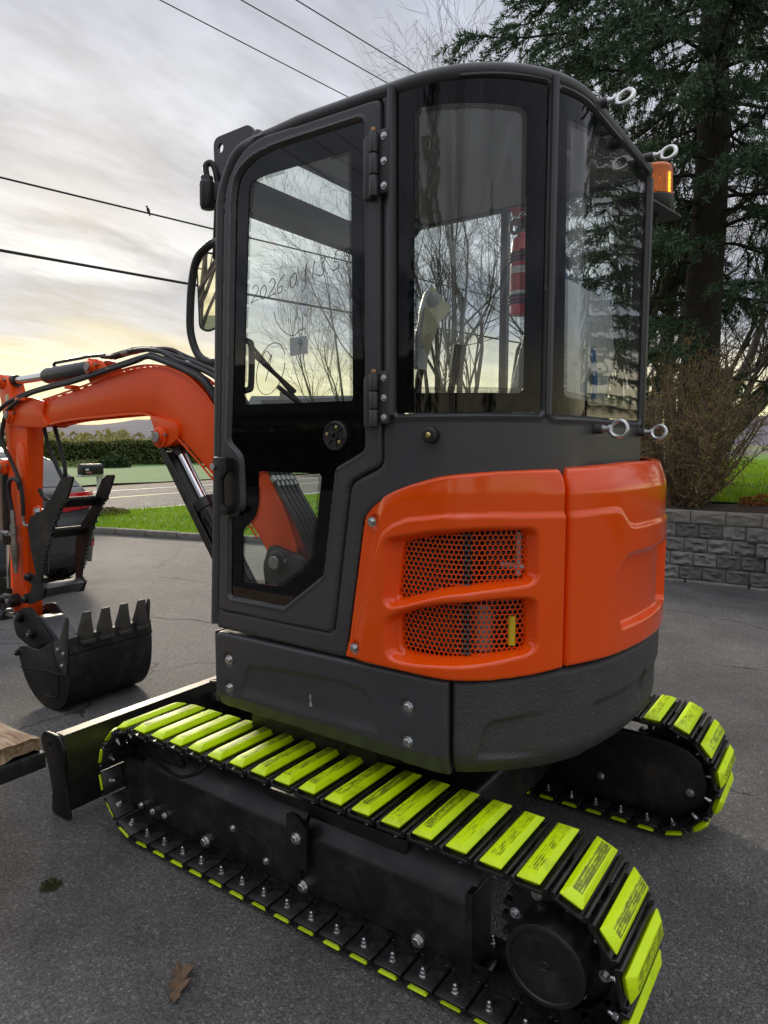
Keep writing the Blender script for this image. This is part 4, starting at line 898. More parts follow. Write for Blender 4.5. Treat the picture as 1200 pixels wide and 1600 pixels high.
B().prism(rpoly([(1.95, 1.02), (2.12, 1.06), (2.16, 0.96), (2.10, 0.55), (1.83, 0.55), (1.83, 0.90)], 0.03), 'y', BYC + 0.09, BYC + 0.055).prism(rpoly([(1.95, 1.02), (2.12, 1.06), (2.16, 0.96), (2.10, 0.55), (1.83, 0.55), (1.83, 0.90)], 0.03), 'y', BYC - 0.055, BYC - 0.09).build('swing_post', M_BLACK, EX, bevel=0.006)
pin(2.066, 0.985, BYC + 0.09, boom, 0.042, M_BLACK)
# boom cylinder with guard
ca, cb_ = Vector((2.845, BYC, 1.512)), Vector((2.20, BYC, 0.62)); cd = (cb_ - ca).normalized()
bc = B().cyl(ca + cd * 0.36, cb_, 0.050, 24).lathe([(0.056, 0), (0.056, 0.05), (0.048, 0.055)], ca + cd * 0.36, cd, 24).build('boom_cylinder', M_BLACK, EX)
B().cyl(ca + cd * 0.02, ca + cd * 0.40, 0.0255, 20).build('rod', M_CHROME, bc)
B().lathe([(0.040, -0.045), (0.040, 0.045)], ca, (0, 1, 0), 20).cyl(ca, ca + cd * 0.09, 0.034, 14).build('rod_eye', M_BLACK, bc)
q = Vector((cd.z, 0, -cd.x)) * -1
for (w0, w1, off) in ((0.055, -0.055, 0.066),):
    V = []
    for p in (ca + cd * 0.02, ca + cd * 0.86):
        for (yy, o) in ((0.058, 0.030), (0.058, 0.072), (-0.058, 0.072), (-0.058, 0.030), (-0.050, 0.030), (-0.050, 0.064), (0.050, 0.064), (0.050, 0.030)):
            V.append(p + Vector((0, yy, 0)) - q * (-o))
    B().add(V, [(i, (i + 1) % 8, 8 + (i + 1) % 8, 8 + i) for i in range(8)] + [tuple(range(8)), tuple(range(15, 7, -1))]).build('rod_guard', M_BLACK, bc, bevel=0.002, seg=1)
for k in range(2):
    B().tube([ca + cd * 0.44 + Vector((0.0, 0.052, 0.0)) + q * -0.02 * k, ca + cd * 0.80 + Vector((0, 0.056, 0)) + q * -0.03 * k], 0.010, 8).cyl(ca + cd * 0.46 + Vector((0, 0.05, 0)), ca + cd * 0.50 + Vector((0, 0.05, 0)), 0.016, 6).build('cylinder_pipe', M_BLACK, bc)
# arm
apoly = rpoly([(4.135, 1.60), (4.140, 1.50), (4.185, 1.10), (4.245, 0.46), (4.250, 0.37), (4.40, 0.37), (4.415, 0.50), (4.385, 1.10), (4.385, 1.50), (4.42, 1.72), (4.455, 1.86), (4.43, 1.915), (4.38, 1.92), (4.34, 1.88), (4.29, 1.74), (4.20, 1.69)], [.02, .05, .05, .05, .02, .02, .05, .1, .1, .1, .03, .03, .03, .03, .06, .03])
asd = sdpoly(apoly); ahole = sdpoly([(4.352 + 0.022 * math.cos(a), 1.775 + 0.034 * math.sin(a)) for a in np.linspace(0, 2 * math.pi, 20)[:-1]])
arm = B().prism(apoly, 'y', BY0 - 0.004, BY1 + 0.004).build('arm', M_ORANGE2, EX, bevel=0.004)
B().lathe([(0.023, 0.0), (0.022, 0.001), (0.0005, 0.001)], (4.352, BY0 - 0.0038, 1.775), (0, 1, 0), 20).build('arm_slot', M_CREAM, arm)
B().prism(rpoly([(4.165, 1.34), (4.16, 1.46), (4.20, 1.505), (4.26, 1.50), (4.30, 1.0), (4.30, 0.62), (4.245, 0.60)], 0.03), 'y', BY0 + 0.003, BY0 - 0.006).build('side_plate', M_ORANGE2, arm, bevel=0.002)
pin(4.405, 1.875, BY0 + 0.0, arm, 0.034); pin(4.42, 1.35, BY0 + 0.006, arm, 0.036)
B().prism(rpoly([(4.13, 1.11), (4.07, 1.13), (4.045, 1.09), (4.07, 1.05), (4.17, 1.03)], 0.02), 'y', BY0 - 0.012, BY0 - 0.024).prism(rpoly([(4.13, 1.11), (4.07, 1.13), (4.045, 1.09), (4.07, 1.05), (4.17, 1.03)], 0.02), 'y', BY1 + 0.024, BY1 + 0.012).build('thumb_ear', M_ORANGE2, arm, bevel=0.002)
bolt(arm, (4.075, BY0 - 0.0115, 1.09), (0, 1, 0), 1.6)
# arm cylinder
a0, a1 = Vector((3.43, BYC, 1.908)), Vector((4.405, BYC, 1.878)); ad = (a1 - a0).normalized()
ac = B().lathe([(0.030, 0.0), (0.047, 0.03), (0.048, 0.52), (0.040, 0.555)], a0, ad, 28).build('arm_cylinder', mat('slate_cylinder_paint', (0.045, 0.046, 0.052), 0.35, var=0.1), EX)
B().cyl(a0 + ad * 0.54, a1, 0.024, 20).build('rod', M_CHROME, ac)
B().lathe([(0.044, -0.036), (0.044, 0.036)], a1, (0, 1, 0), 20).cyl(a1 - ad * 0.09, a1, 0.036, 12).build('rod_eye', M_BLACK, ac)
# bucket cylinder on the front of the arm
b0, b1 = Vector((4.47, BYC, 1.40)), Vector((4.53, BYC, 0.56)); bd = (b1 - b0).normalized()
bk = B().cyl(b0, b0 + bd * 0.55, 0.045, 20).build('bucket_cylinder', M_BLACK, EX); B().cyl(b0 + bd * 0.5, b1, 0.023, 16).build('rod', M_CHROME, bk)
B().tube([(4.43, BY0 + 0.03, 1.33), (4.435, BY0 + 0.03, 0.95)], 0.011, 8).build('cylinder_pipe', M_GALV, bk)
# couplings hanging on the left of the arm
cpl = B()
for (x0, z0) in ((4.275, 1.03),):
    cpl.lathe([(0.012, 0.0), (0.016, -0.03), (0.016, -0.09), (0.022, -0.092), (0.022, -0.15), (0.017, -0.152), (0.017, -0.20), (0.023, -0.202), (0.023, -0.30), (0.018, -0.31), (0.018, -0.35), (0.012, -0.352), (0.012, -0.39)], (x0, BY0 + 0.035, z0 + 0.06), (0, 0, 1), 14)
cpl.cyl((4.275, BY0 + 0.035, 0.93), (4.42, BY0 + 0.035, 0.945), 0.012, 10).cyl((4.33, BY0 + 0.035, 0.938), (4.37, BY0 + 0.035, 0.94), 0.019, 6).build('hose_coupling', M_GALV, EX)
# hoses
def hose(pts, r=0.012, m=M_RUBBER, name='hose', parent=EX, k=7): return B().tube(spline(pts, k), r, 8).build(name, m, parent)
yh = BY0 + 0.030
hose([(2.30, -2.235, 1.50), (2.465, -2.225, 1.67), (2.56, yh - .03, 1.785), (2.69, yh - .03, 1.845), (2.90, yh - .02, 1.915), (2.955, yh - .01, 1.922), (3.02, yh, 1.905), (3.30, yh, 1.868), (3.57, yh, 1.832), (3.83, yh, 1.808), (4.02, yh, 1.785), (4.17, yh, 1.745), (4.30, yh, 1.68), (4.365, yh, 1.56), (4.355, yh, 1.48), (4.27, yh, 1.385), (4.19, yh, 1.27), (4.165, yh, 1.16), (4.168, yh, 1.06)])
hose([(2.32, -2.255, 1.52), (2.48, -2.245, 1.69), (2.58, yh - .055, 1.805), (2.71, yh - .055, 1.862), (2.92, yh - .04, 1.932), (2.98, yh - .04, 1.935), (3.30, yh - .025, 1.888), (3.57, yh - .02, 1.848), (3.83, yh - .02, 1.825), (4.05, yh - .01, 1.795), (4.20, yh - .01, 1.765), (4.36, yh - .01, 1.72), (4.47, yh - .01, 1.64), (4.50, yh - .01, 1.50)])
for dy, dz, sx in ((0.0, 0.0, 0.0), (-0.025, 0.014, 0.05), (-0.055, 0.008, -0.04), (-0.08, 0.02, 0.02)):
    hose([(2.28, -2.24 + dy, 1.53 + dz), (2.42, -2.24 + dy, 1.71 + dz), (2.50, -2.24 + dy, 1.80 + dz), (2.66, -2.24 + dy, 1.865 + dz), (2.78, -2.24 + dy, 1.90 + dz), (2.90 + sx, -2.24 + dy, 1.950 + dz), (3.05 + sx, -2.245 + dy, 1.972 + dz), (3.20, -2.25 + dy, 1.968 + dz), (3.33, -2.255 + dy, 1.957 + dz), (3.42, -2.26 + dy, 1.965)], 0.0115)
B().tube([(3.40, BYC, 1.972), (3.56, BYC, 1.975), (3.60, BYC, 1.972), (3.88, BYC, 1.962), (3.90, BYC, 1.955), (3.90, BYC, 1.925)], 0.009, 8).build('cylinder_pipe', M_PLAST, ac)
hf = None
for (x, z, dy) in ((2.72, 1.885, -0.01), (2.62, 1.855, -0.035), (2.55, 1.83, -0.06), (3.22, 1.968, -0.01), (3.16, 1.972, -0.03)):
    d = Vector((-0.9, 0, -0.42)) if x < 3 else Vector((-1, 0, 0.03)); B().lathe([(0.013, 0), (0.0155, 0.002), (0.0155, 0.03), (0.013, 0.032), (0.013, 0.055)], (x, -2.24 + dy, z), d, 8).build('hose_fitting', M_GALV, EX)
B().box((3.62, yh - 0.02, 1.806), (0.07, 0.05, 0.018)).box((3.62, yh - 0.045, 1.79), (0.05, 0.02, 0.03)).build('hose_clamp', M_ORANGE2, boom, bevel=0.003); B().box((4.12, yh - 0.015, 1.758), (0.12, 0.05, 0.018)).build('hose_clamp', M_ORANGE2, boom, bevel=0.003)
# hoses hanging behind the arm to the thumb cylinder
hose([(4.08, -2.29, 1.60), (4.045, -2.295, 1.47), (3.97, -2.30, 1.35), (3.915, -2.30, 1.27), (3.935, -2.30, 1.20), (4.03, -2.29, 1.15), (4.10, -2.28, 1.17), (4.13, -2.27, 1.22)])
hose([(4.00, -2.31, 1.60), (3.935, -2.31, 1.44), (3.915, -2.315, 1.32), (3.96, -2.32, 1.22), (4.05, -2.32, 1.14), (4.12, -2.31, 1.13)])
hose([(4.19, yh, 1.22), (4.185, yh + .01, 1.265), (4.235, yh + .012, 1.285), (4.29, yh + .01, 1.26), (4.305, yh + .006, 1.18), (4.285, yh + .004, 1.08)], 0.013)
hose([(4.165, yh, 1.06), (4.165, yh, 1.02), (4.14, yh + .003, 1.005), (4.06, yh - .01, 1.00)], 0.009, M_GALV, 'pipe_elbow')
# foot hoses seen through the lower door pane
for k in range(5):
    yy = -2.225 - 0.028 * k
    hose([(2.30, yy, 1.50 + .006 * k), (2.16, yy + .02, 1.415), (2.04, yy + .05, 1.29), (1.93, yy + .07, 1.17), (1.88, yy + .06, 1.06), (1.86, yy, 0.95)], 0.0125)
    B().lathe([(0.014, 0), (0.017, 0.002), (0.017, 0.03), (0.014, 0.033), (0.014, 0.06)], (2.10, yy + .035, 1.352), (-0.62, 0.1, -0.6), 8).build('hose_fitting', M_GALV, EX)

# bucket
bk_prof = [(3.505, 0.425), (3.485, 0.33), (3.495, 0.20), (3.525, 0.11), (3.585, 0.04), (3.66, 0.006), (3.74, 0.004), (3.83, 0.030), (3.92, 0.09), (3.985, 0.18), (4.02, 0.29)]
sp_ = spline([(p[0], 0, p[1]) for p in bk_prof], 4)
KY0, KY1 = -2.035, -2.565
sh = B(); n = len(sp_); V = []
for i, p in enumerate(sp_):
    t = (sp_[min(i + 1, n - 1)] - sp_[max(i - 1, 0)]).normalized(); nn = Vector((-t.z, 0, t.x)); nn = nn if nn.dot(Vector((3.75, 0, 0.3)) - p) > 0 else -nn
    for o in (0, 0.012):
        for yy in (KY0, KY1): V.append((p.x + nn.x * o, yy, p.z + nn.z * o))
F = []
for i in range(n - 1):
    a = i * 4; b = a + 4; F += [(a, a + 1, b + 1, b), (a + 2, b + 2, b + 3, a + 3), (a, b, b + 2, a + 2), (a + 1, a + 3, b + 3, b + 1)]
F += [(0, 2, 3, 1), (4 * n - 4, 4 * n - 3, 4 * n - 1, 4 * n - 2)]
bucket = sh.add(V, F).build('bucket', M_BUCKET, EX)
sidep = rpoly([(3.52, 0.432), (3.488, 0.33), (3.500, 0.20), (3.530, 0.11), (3.59, 0.045), (3.66, 0.012), (3.74, 0.010), (3.83, 0.035), (3.92, 0.095), (3.985, 0.185), (4.03, 0.285), (4.00, 0.315), (3.93, 0.325), (3.80, 0.325), (3.68, 0.385), (3.58, 0.425)], 0.008)
for yy in (KY0 + 0.001, KY1 + 0.013):
    B().prism(sidep, 'y', yy, yy - 0.014).build('side_wall', M_BUCKET, bucket, bevel=0.002)
    cutp = [(3.60, 0.415), (3.545, 0.43), (3.475, 0.575), (3.462, 0.56), (3.480, 0.40), (3.50, 0.24), (3.53, 0.26), (3.60, 0.34)]
    ct = B().prism(rpoly(cutp, 0.006), 'y', yy + 0.004, yy + 0.016).build('side_cutter', M_TOOTH, bucket, bevel=0.002)
    if yy > -2.3:
        for (x, z) in ((3.565, 0.375), (3.512, 0.36), (3.53, 0.29)): bolt(ct, (x, yy + 0.0162, z), (0, 1, 0), 0.8)
        B().tube([(4.01, yy + 0.002, 0.19), (3.80, yy + 0.002, 0.215), (3.50, yy + 0.002, 0.235)], 0.004, 6).tube(spline([(3.60, yy + 0.002, 0.22), (3.605, yy + 0.002, 0.12), (3.64, yy + .002, 0.085), (3.74, yy + .002, 0.075)], 5), 0.004, 6).build('weld_seam', M_BUCKET, bucket)
B().box((3.487, (KY0 + KY1) / 2, 0.30), (0.004, KY0 - KY1 - 0.02, 0.006)).build('weld_seam', M_BUCKET, bucket)
B().prism([(3.518, 0.445), (3.49, 0.44), (3.478, 0.36), (3.484, 0.35), (3.510, 0.40)], 'y', KY0, KY1).build('cutting_edge', M_BUCKET, bucket, bevel=0.002)
for k in range(4):
    yc = KY0 - 0.105 - k * 0.118
    t = B(); V = []
    for (z, w, x0, x1) in ((0.40, 0.034, 3.468, 3.528), (0.455, 0.033, 3.462, 3.524), (0.52, 0.027, 3.466, 3.500), (0.575, 0.024, 3.468, 3.480)):
        V += [(x0, yc - w, z), (x1, yc - w, z), (x1, yc + w, z), (x0, yc + w, z)]
    F = [(3, 2, 1, 0), (12, 13, 14, 15)] + [(i * 4 + j, i * 4 + (j + 1) % 4, i * 4 + 4 + (j + 1) % 4, i * 4 + 4 + j) for i in range(3) for j in range(4)]
    t.add(V, F).box((3.492, yc, 0.408), (0.062, 0.082, 0.022)).build('tooth', M_TOOTH, bucket, bevel=0.003)
# bucket ears, links and pins
for yy in (BY0 + 0.028, BY1 - 0.014):
    B().prism(rpoly([(4.02, 0.25), (3.90, 0.31), (4.14, 0.50), (4.26, 0.475), (4.36, 0.38), (4.33, 0.29), (4.15, 0.235)], 0.03), 'y', yy, yy - 0.014).build('bucket_ear', M_BUCKET, bucket, bevel=0.003)
B().prism(rpoly([(4.00, 0.29), (3.86, 0.335), (4.02, 0.45), (4.14, 0.44)], 0.02), 'y', BY0 + 0.012, BY1 - 0.0).build('ear_plate', mat('grey_steel_plate', (0.10, 0.10, 0.11), 0.4, var=0.2), bucket, bevel=0.004)
def bpin(x, z, y0, r=0.035):
    B().lathe([(r, -0.05), (r, 0.012), (r - 0.006, 0.018)], (x, y0, z), (0, 1, 0), 24).build('link_pin', M_BLACK, bucket)
    B().lathe([(r * 0.45, 0.016), (r * 0.45, 0.024), (r * 0.3, 0.026)], (x, y0, z), (0, 1, 0), 12).build('pin_head', M_GALV, bucket)
bpin(4.345, 0.515, BY0 + 0.045, 0.042); bpin(4.45, 0.41, BY0 + 0.045, 0.036); bpin(4.26, 0.425, BY0 + 0.045, 0.036); bpin(4.13, 0.335, BY0 + 0.040, 0.030); bpin(4.02, 0.275, KY0 + 0.004, 0.018)
for yy in (BY0 + 0.030, BY1 - 0.018):
    B().tube(spline([(4.345, yy, 0.515), (4.43, yy, 0.53), (4.48, yy, 0.49), (4.46, yy, 0.41)], 5), 0.022, 8).build('bucket_link', M_BLACK, EX)
    B().tube([(4.45, yy, 0.41), (4.26, yy, 0.425)], 0.022, 8).build('bucket_link', M_BLACK, EX)

# thumb: two serrated plates with cross bars
TY0, TY1 = -2.165, -2.42
def thumb_plate(yy, name='thumb_plate'):
    edge = [(3.596, 1.302), (3.66, 1.195), (3.717, 1.146), (3.828, 0.991), (3.908, 0.853), (3.952, 0.753), (3.973, 0.673)]
    tp = [Vector((p[0], 0, p[1])) for p in edge]; ser = []
    pts = spline([tuple(p) for p in tp], 4)
    for i, p in enumerate(pts):
        t = (pts[min(i + 1, len(pts) - 1)] - pts[max(i - 1, 0)]).normalized(); nn = Vector((t.z, 0, -t.x)); nn = nn if nn.x < 0 else -nn
        if i > 4 and i < len(pts) - 3:
            q0 = p - t * 0.008; q1 = p + nn * 0.013 - t * 0.004; q2 = p + nn * 0.013 + t * 0.006; q3 = p + t * 0.010; ser += [(a.x, a.z) for a in (q0, q1, q2, q3)]
        else: ser.append((p.x, p.z))
    back = [(3.93, 0.642), (3.968, 0.577), (4.10, 0.525), (4.175, 0.530), (4.185, 0.575), (4.10, 0.60), (4.075, 0.65), (4.13, 0.67), (4.11, 0.72), (4.02, 0.70), (4.07, 0.86), (4.09, 1.00), (4.05, 1.065), (3.935, 1.10), (3.80, 1.205), (3.72, 1.288), (3.66, 1.312), (3.60, 1.315)]
    return ser + back
TP = thumb_plate(0)
thumb = B().prism(TP, 'y', TY0, TY0 - 0.014).build('thumb', M_BUCKET, EX)
shift = TP[:-18] + [(3.93, 0.642), (3.968, 0.577), (4.06, 0.56), (4.07, 0.60), (4.03, 0.66), (4.035, 0.78), (4.01, 0.90), (3.95, 1.00), (3.86, 1.075), (3.785, 1.18), (3.71, 1.285), (3.66, 1.312), (3.60, 1.315)]
B().prism(shift, 'y', TY1, TY1 - 0.014).build('thumb_plate', M_BUCKET, thumb)
for (x, z, h) in ((3.76, 1.16, 0.035), (3.90, 0.97, 0.035)):
    B().box((x, (TY0 + TY1) / 2 - 0.007, z), (0.075, TY0 - TY1 - 0.016, 0.014), Matrix.Rotation(R(35), 3, 'Y')).box((x + 0.035, (TY0 + TY1) / 2 - 0.007, z - 0.005), (0.014, TY0 - TY1 - 0.016, 0.06)).build('cross_bar', M_BUCKET, thumb, bevel=0.003)
B().prism([(3.985, 0.665), (3.93, 0.64), (3.97, 0.585), (4.06, 0.56), (4.07, 0.60), (4.02, 0.62)], 'y', TY0 - 0.014, TY1).build('base_plate', mat('slate_steel_plate', (0.07, 0.072, 0.08), 0.35, var=0.2), thumb, bevel=0.003)
for (x, z) in ((4.15, 0.55), (4.10, 0.695)): B().lathe([(0.022, -0.01), (0.022, 0.02), (0.017, 0.026)], (x, TY0, z), (0, 1, 0), 18).lathe([(0.010, 0.02), (0.010, 0.032)], (x, TY0, z), (0, 1, 0), 6).build('thumb_pin', M_BLACK, thumb)
B().cyl((4.09, -2.262, 1.10), (4.12, -2.262, 0.70), 0.032, 16).build('thumb_cylinder', M_BLACK, thumb)

# ================================================================== SETTING
def fast_quads(name, P, U, W, m, parent=None, attr=None):
    """many small leaf faces: centre P, half axis U, half axis W (diamond-ish quads)"""
    P, U, W = (np.asarray(a, np.float32) for a in (P, U, W)); n = len(P)
    V = np.stack([P - U, P + W * 0.9 - U * 0.1, P + U, P - W * 0.9 - U * 0.1], 1).reshape(-1, 3)
    F = np.arange(4 * n, dtype=np.int32).reshape(-1, 4)
    return raw(name, V, F, m, parent)
def leaf_mat(name, cols, rough=0.7, scale=2.0, trans=0.0):
    m = bpy.data.materials.new(name); m.use_nodes = True; nt = m.node_tree; N = nt.nodes; L = nt.links; b = N['Principled BSDF']
    b.inputs['Roughness'].default_value = rough; b.inputs['Specular IOR Level'].default_value = 0.25
    g = N.new('ShaderNodeNewGeometry'); tc = N.new('ShaderNodeTexCoord'); n = N.new('ShaderNodeTexNoise'); n.inputs['Scale'].default_value = scale; n.inputs['Detail'].default_value = 4
    L.new(tc.outputs['Object'], n.inputs['Vector'])
    a = N.new('ShaderNodeMath'); a.operation = 'MULTIPLY_ADD'; L.new(g.outputs['Random Per Island'], a.inputs[0]); a.inputs[1].default_value = 0.55
    b2 = N.new('ShaderNodeMath'); b2.operation = 'MULTIPLY_ADD'; L.new(n.outputs[0], b2.inputs[0]); b2.inputs[1].default_value = 1.0; b2.inputs[2].default_value = -0.28
    L.new(b2.outputs[0], a.inputs[2])
    r = N.new('ShaderNodeValToRGB'); cr = r.color_ramp
    for i, c in enumerate(cols):
        p = i / (len(cols) - 1)
        e = cr.elements[i] if i < 2 else cr.elements.new(p)
        e.position = p; e.color = (*c, 1)
    L.new(a.outputs[0], r.inputs[0]); L.new(r.outputs[0], b.inputs['Base Color'])
    if trans:
        tl = N.new('ShaderNodeBsdfTranslucent'); L.new(r.outputs[0], tl.inputs[0]); mx = N.new('ShaderNodeMixShader'); mx.inputs[0].default_value = trans
        L.new(b.outputs[0], mx.inputs[1]); L.new(tl.outputs[0], mx.inputs[2]); L.new(mx.outputs[0], N['Material Output'].inputs[0])
    return m

# ---- asphalt
def asphalt(name, base, light, crackamt=1.0, rough=0.72):
    m = bpy.data.materials.new(name); m.use_nodes = True; nt = m.node_tree; N = nt.nodes; L = nt.links; b = N['Principled BSDF']
    tc = N.new('ShaderNodeTexCoord'); C_ = tc.outputs['Object']
    def noise(s, d=5, r=0.6):
        n = N.new('ShaderNodeTexNoise'); n.inputs['Scale'].default_value = s; n.inputs['Detail'].default_value = d; n.inputs['Roughness'].default_value = r; L.new(C_, n.inputs['Vector']); return n.outputs[0]
    def mth(op, a, b_=None, c=None, clamp=False):
        n = N.new('ShaderNodeMath'); n.operation = op; n.use_clamp = clamp
        for i, v in enumerate((a, b_, c)):
            if v is None: continue
            if isinstance(v, (int, float)): n.inputs[i].default_value = v
            else: L.new(v, n.inputs[i])
        return n.outputs[0]
    vo = N.new('ShaderNodeTexVoronoi'); vo.inputs['Scale'].default_value = 210; L.new(C_, vo.inputs['Vector'])
    vo2 = N.new('ShaderNodeTexVoronoi'); vo2.inputs['Scale'].default_value = 120; L.new(C_, vo2.inputs['Vector'])
    sepc = N.new('ShaderNodeSeparateColor'); L.new(vo.outputs['Color'], sepc.inputs[0]); sepd = N.new('ShaderNodeSeparateColor'); L.new(vo2.outputs['Color'], sepd.inputs[0])
    big = noise(0.35, 6, 0.6); mid = noise(2.2, 6, 0.65); fine = noise(75, 6, 0.8)
    f = mth('ADD', mth('MULTIPLY', mth('SUBTRACT', big, 0.5), 2.2), mth('MULTIPLY', mth('SUBTRACT', mid, 0.5), 1.6))
    f = mth('ADD', f, 0.42, clamp=True)
    mx = N.new('ShaderNodeMix'); mx.data_type = 'RGBA'; L.new(f, mx.inputs[0]); mx.inputs[6].default_value = (*base, 1); mx.inputs[7].default_value = (*light, 1)
    sp = mth('MULTIPLY_ADD', sepc.outputs[0], 0.9, 0.55); sp = mth('MULTIPLY', sp, mth('MULTIPLY_ADD', fine, 2.4, -0.2))
    stones = mth('MULTIPLY', mth('GREATER_THAN', sepd.outputs[1], 0.94), 0.8); sp = mth('ADD', sp, stones)
    sc = N.new('ShaderNodeVectorMath'); sc.operation = 'SCALE'; L.new(mx.outputs[2], sc.inputs[0]); L.new(sp, sc.inputs['Scale'])
    # hairline cracks
    wv = N.new('ShaderNodeTexVoronoi'); wv.feature = 'DISTANCE_TO_EDGE'; wv.inputs['Scale'].default_value = 0.42
    ds = N.new('ShaderNodeVectorMath'); ds.operation = 'ADD'; nz = N.new('ShaderNodeTexNoise'); nz.inputs['Scale'].default_value = 2.3; nz.inputs['Detail'].default_value = 6; L.new(C_, nz.inputs['Vector'])
    nsc = N.new('ShaderNodeVectorMath'); nsc.operation = 'SCALE'; L.new(nz.outputs['Color'], nsc.inputs[0]); nsc.inputs['Scale'].default_value = 0.5
    L.new(C_, ds.inputs[0]); L.new(nsc.outputs[0], ds.inputs[1]); L.new(ds.outputs[0], wv.inputs['Vector'])
    crk = mth('MULTIPLY', mth('LESS_THAN', wv.outputs['Distance'], 0.0035), mth('GREATER_THAN', noise(0.7, 2), 0.52))
    crk = mth('MULTIPLY', crk, crackamt)
    mx2 = N.new('ShaderNodeMix'); mx2.data_type = 'RGBA'; L.new(mth('MULTIPLY', crk, 0.8), mx2.inputs[0]); L.new(sc.outputs[0], mx2.inputs[6]); mx2.inputs[7].default_value = (0.012, 0.012, 0.012, 1)
    L.new(mx2.outputs[2], b.inputs['Base Color'])
    L.new(mth('MULTIPLY_ADD', mid, 0.25, rough - 0.12), b.inputs['Roughness'])
    hgt = mth('ADD', mth('MULTIPLY', vo.outputs['Distance'], -0.6), mth('ADD', mth('MULTIPLY', fine, 0.9), mth('MULTIPLY', vo2.outputs['Distance'], -0.5)))
    hgt = mth('SUBTRACT', hgt, mth('MULTIPLY', crk, 1.5))
    bp = N.new('ShaderNodeBump'); bp.inputs['Strength'].default_value = 0.9; bp.inputs['Distance'].default_value = 0.010; L.new(hgt, bp.inputs['Height']); L.new(bp.outputs[0], b.inputs['Normal'])
    return m
M_ASPH = asphalt('worn_driveway_asphalt', (0.060, 0.059, 0.061), (0.172, 0.168, 0.165))
M_ROAD = asphalt('grey_road_asphalt', (0.055, 0.056, 0.060), (0.078, 0.078, 0.080), 0.5)
M_FIELD = mat('pale_field', (0.13, 0.15, 0.06), 0.9, var=0.35, vscale=0.05, coord='Object')
M_LAWN = mat('green_lawn', (0.11, 0.21, 0.022), 0.9, var=0.35, vscale=1.4, bump=1.0, bscale=30)
M_LAWN2 = mat('cool_far_lawn', (0.085, 0.18, 0.045), 0.9, var=0.22, vscale=1.6, bump=0.4, bscale=14)
M_GRAVEL = mat('tan_gravel', (0.25, 0.20, 0.15), 0.9, var=0.35, vscale=20, bump=0.8, bscale=60)
M_MULCH = mat('dark_mulch', (0.045, 0.028, 0.018), 0.95, var=0.6, vscale=25, bump=1.5, bscale=50)
M_LINEW = mat('white_road_paint', (0.62, 0.62, 0.60), 0.6, var=0.2, vscale=12)
M_LINEY = mat('yellow_road_paint', (0.55, 0.45, 0.16), 0.6, var=0.25, vscale=12)

def sheet(name, pts, z, m):
    return struct(raw(name, [(p[0], p[1], z) for p in pts], [tuple(range(len(pts)))], m))
sheet('ground', [(-1500, -1500), (1500, -1500), (1500, 1500), (-1500, 1500)], -0.02, M_FIELD)
drive = sheet('driveway', [(-25, -8.3), (12.9, -8.9), (12.9, 14), (-25, 14)], 0.0, M_ASPH)
sheet('road_shoulder', [(12.75, -140), (22.0, -140), (22.0, 140), (12.75, 140)], 0.004, M_GRAVEL)
sheet('road', [(13.05, -140), (20.6, -140), (20.6, 140), (13.05, 140)], 0.008, M_ROAD)
for nm, x, m in (('edge_line', 13.42, M_LINEW), ('centre_line', 16.85, M_LINEY), ('edge_line', 19.23, M_LINEW)):
    o = sheet(nm, [(x - 0.06, -140), (x + 0.06, -140), (x + 0.06, 140), (x - 0.06, 140)], 0.012, m)

def hfield(name, x0, x1, y0, y1, n, m_, fz, m):
    X, Y = np.meshgrid(np.linspace(x0, x1, n), np.linspace(y0, y1, m_), indexing='ij'); Z = fz(X, Y)
    V = np.c_[X.ravel(), Y.ravel(), Z.ravel()]; i = np.arange(n * m_).reshape(n, m_)
    F = np.c_[i[:-1, :-1].ravel(), i[1:, :-1].ravel(), i[1:, 1:].ravel(), i[:-1, 1:].ravel()].astype(np.int32)
    return struct(raw(name, V, F, m, smooth=True))
def wob(X, Y): return 0.03 * np.sin(X * 0.9 + Y * 0.4) + 0.025 * np.sin(Y * 1.3 - X * 0.5)
# the far lawn across the road and the verge on this side
hfield('far_lawn', 21.7, 60, -75, 40, 30, 60, lambda X, Y: 0.03 + 0.012 * (X - 21.7) * 0.0 + wob(X, Y) * 0.6 + 0.02, M_LAWN2)
KERB = spline([(4.6, -7.98, 0), (6.2, -7.80, 0), (8.0, -7.26, 0), (9.2, -6.98, 0), (10.3, -6.72, 0), (11.6, -6.2, 0), (12.75, -5.2, 0)], 6)
kx = np.array([p.x for p in KERB]); ky = np.array([p.y for p in KERB])
# verge between kerb, road shoulder and the raised yard
def yard_z(X, Y):
    up = 0.74 * sstep(7.6, 4.9, X); return 0.055 + up + wob(X, Y) * 0.7
V = []; F = []; nx_ = 46; ny_ = 40
for i in range(nx_):
    x = 4.45 + (12.8 - 4.45) * i / (nx_ - 1); yk = float(np.interp(x, kx, ky)) - 0.10
    for j in range(ny_):
        t = (j / (ny_ - 1)) ** 2; y = yk - t * 60
        z = float(yard_z(np.array(x), np.array(y))); z = z if j else (0.07 if x > 6 else z)
        V.append((x, y, z))
for i in range(nx_ - 1):
    for j in range(ny_ - 1): a = i * ny_ + j; F.append((a, a + ny_, a + ny_ + 1, a + 1))
verge = struct(raw('verge', V, F, M_LAWN, smooth=True))
hfield('yard', -16, 4.5, -70, -9.1, 30, 60, lambda X, Y: 0.795 + wob(X, Y) * 0.7 * sstep(-9.1, -12, Y), M_LAWN)
hfield('mulch_bed', -16, 4.9, -9.4, -8.02, 90, 14, lambda X, Y: 0.72 + 0.07 * np.sin(3.1 * (Y + 8.02) / -1.38) + 0.02 * np.sin(X * 7) * np.cos(Y * 9), M_MULCH)

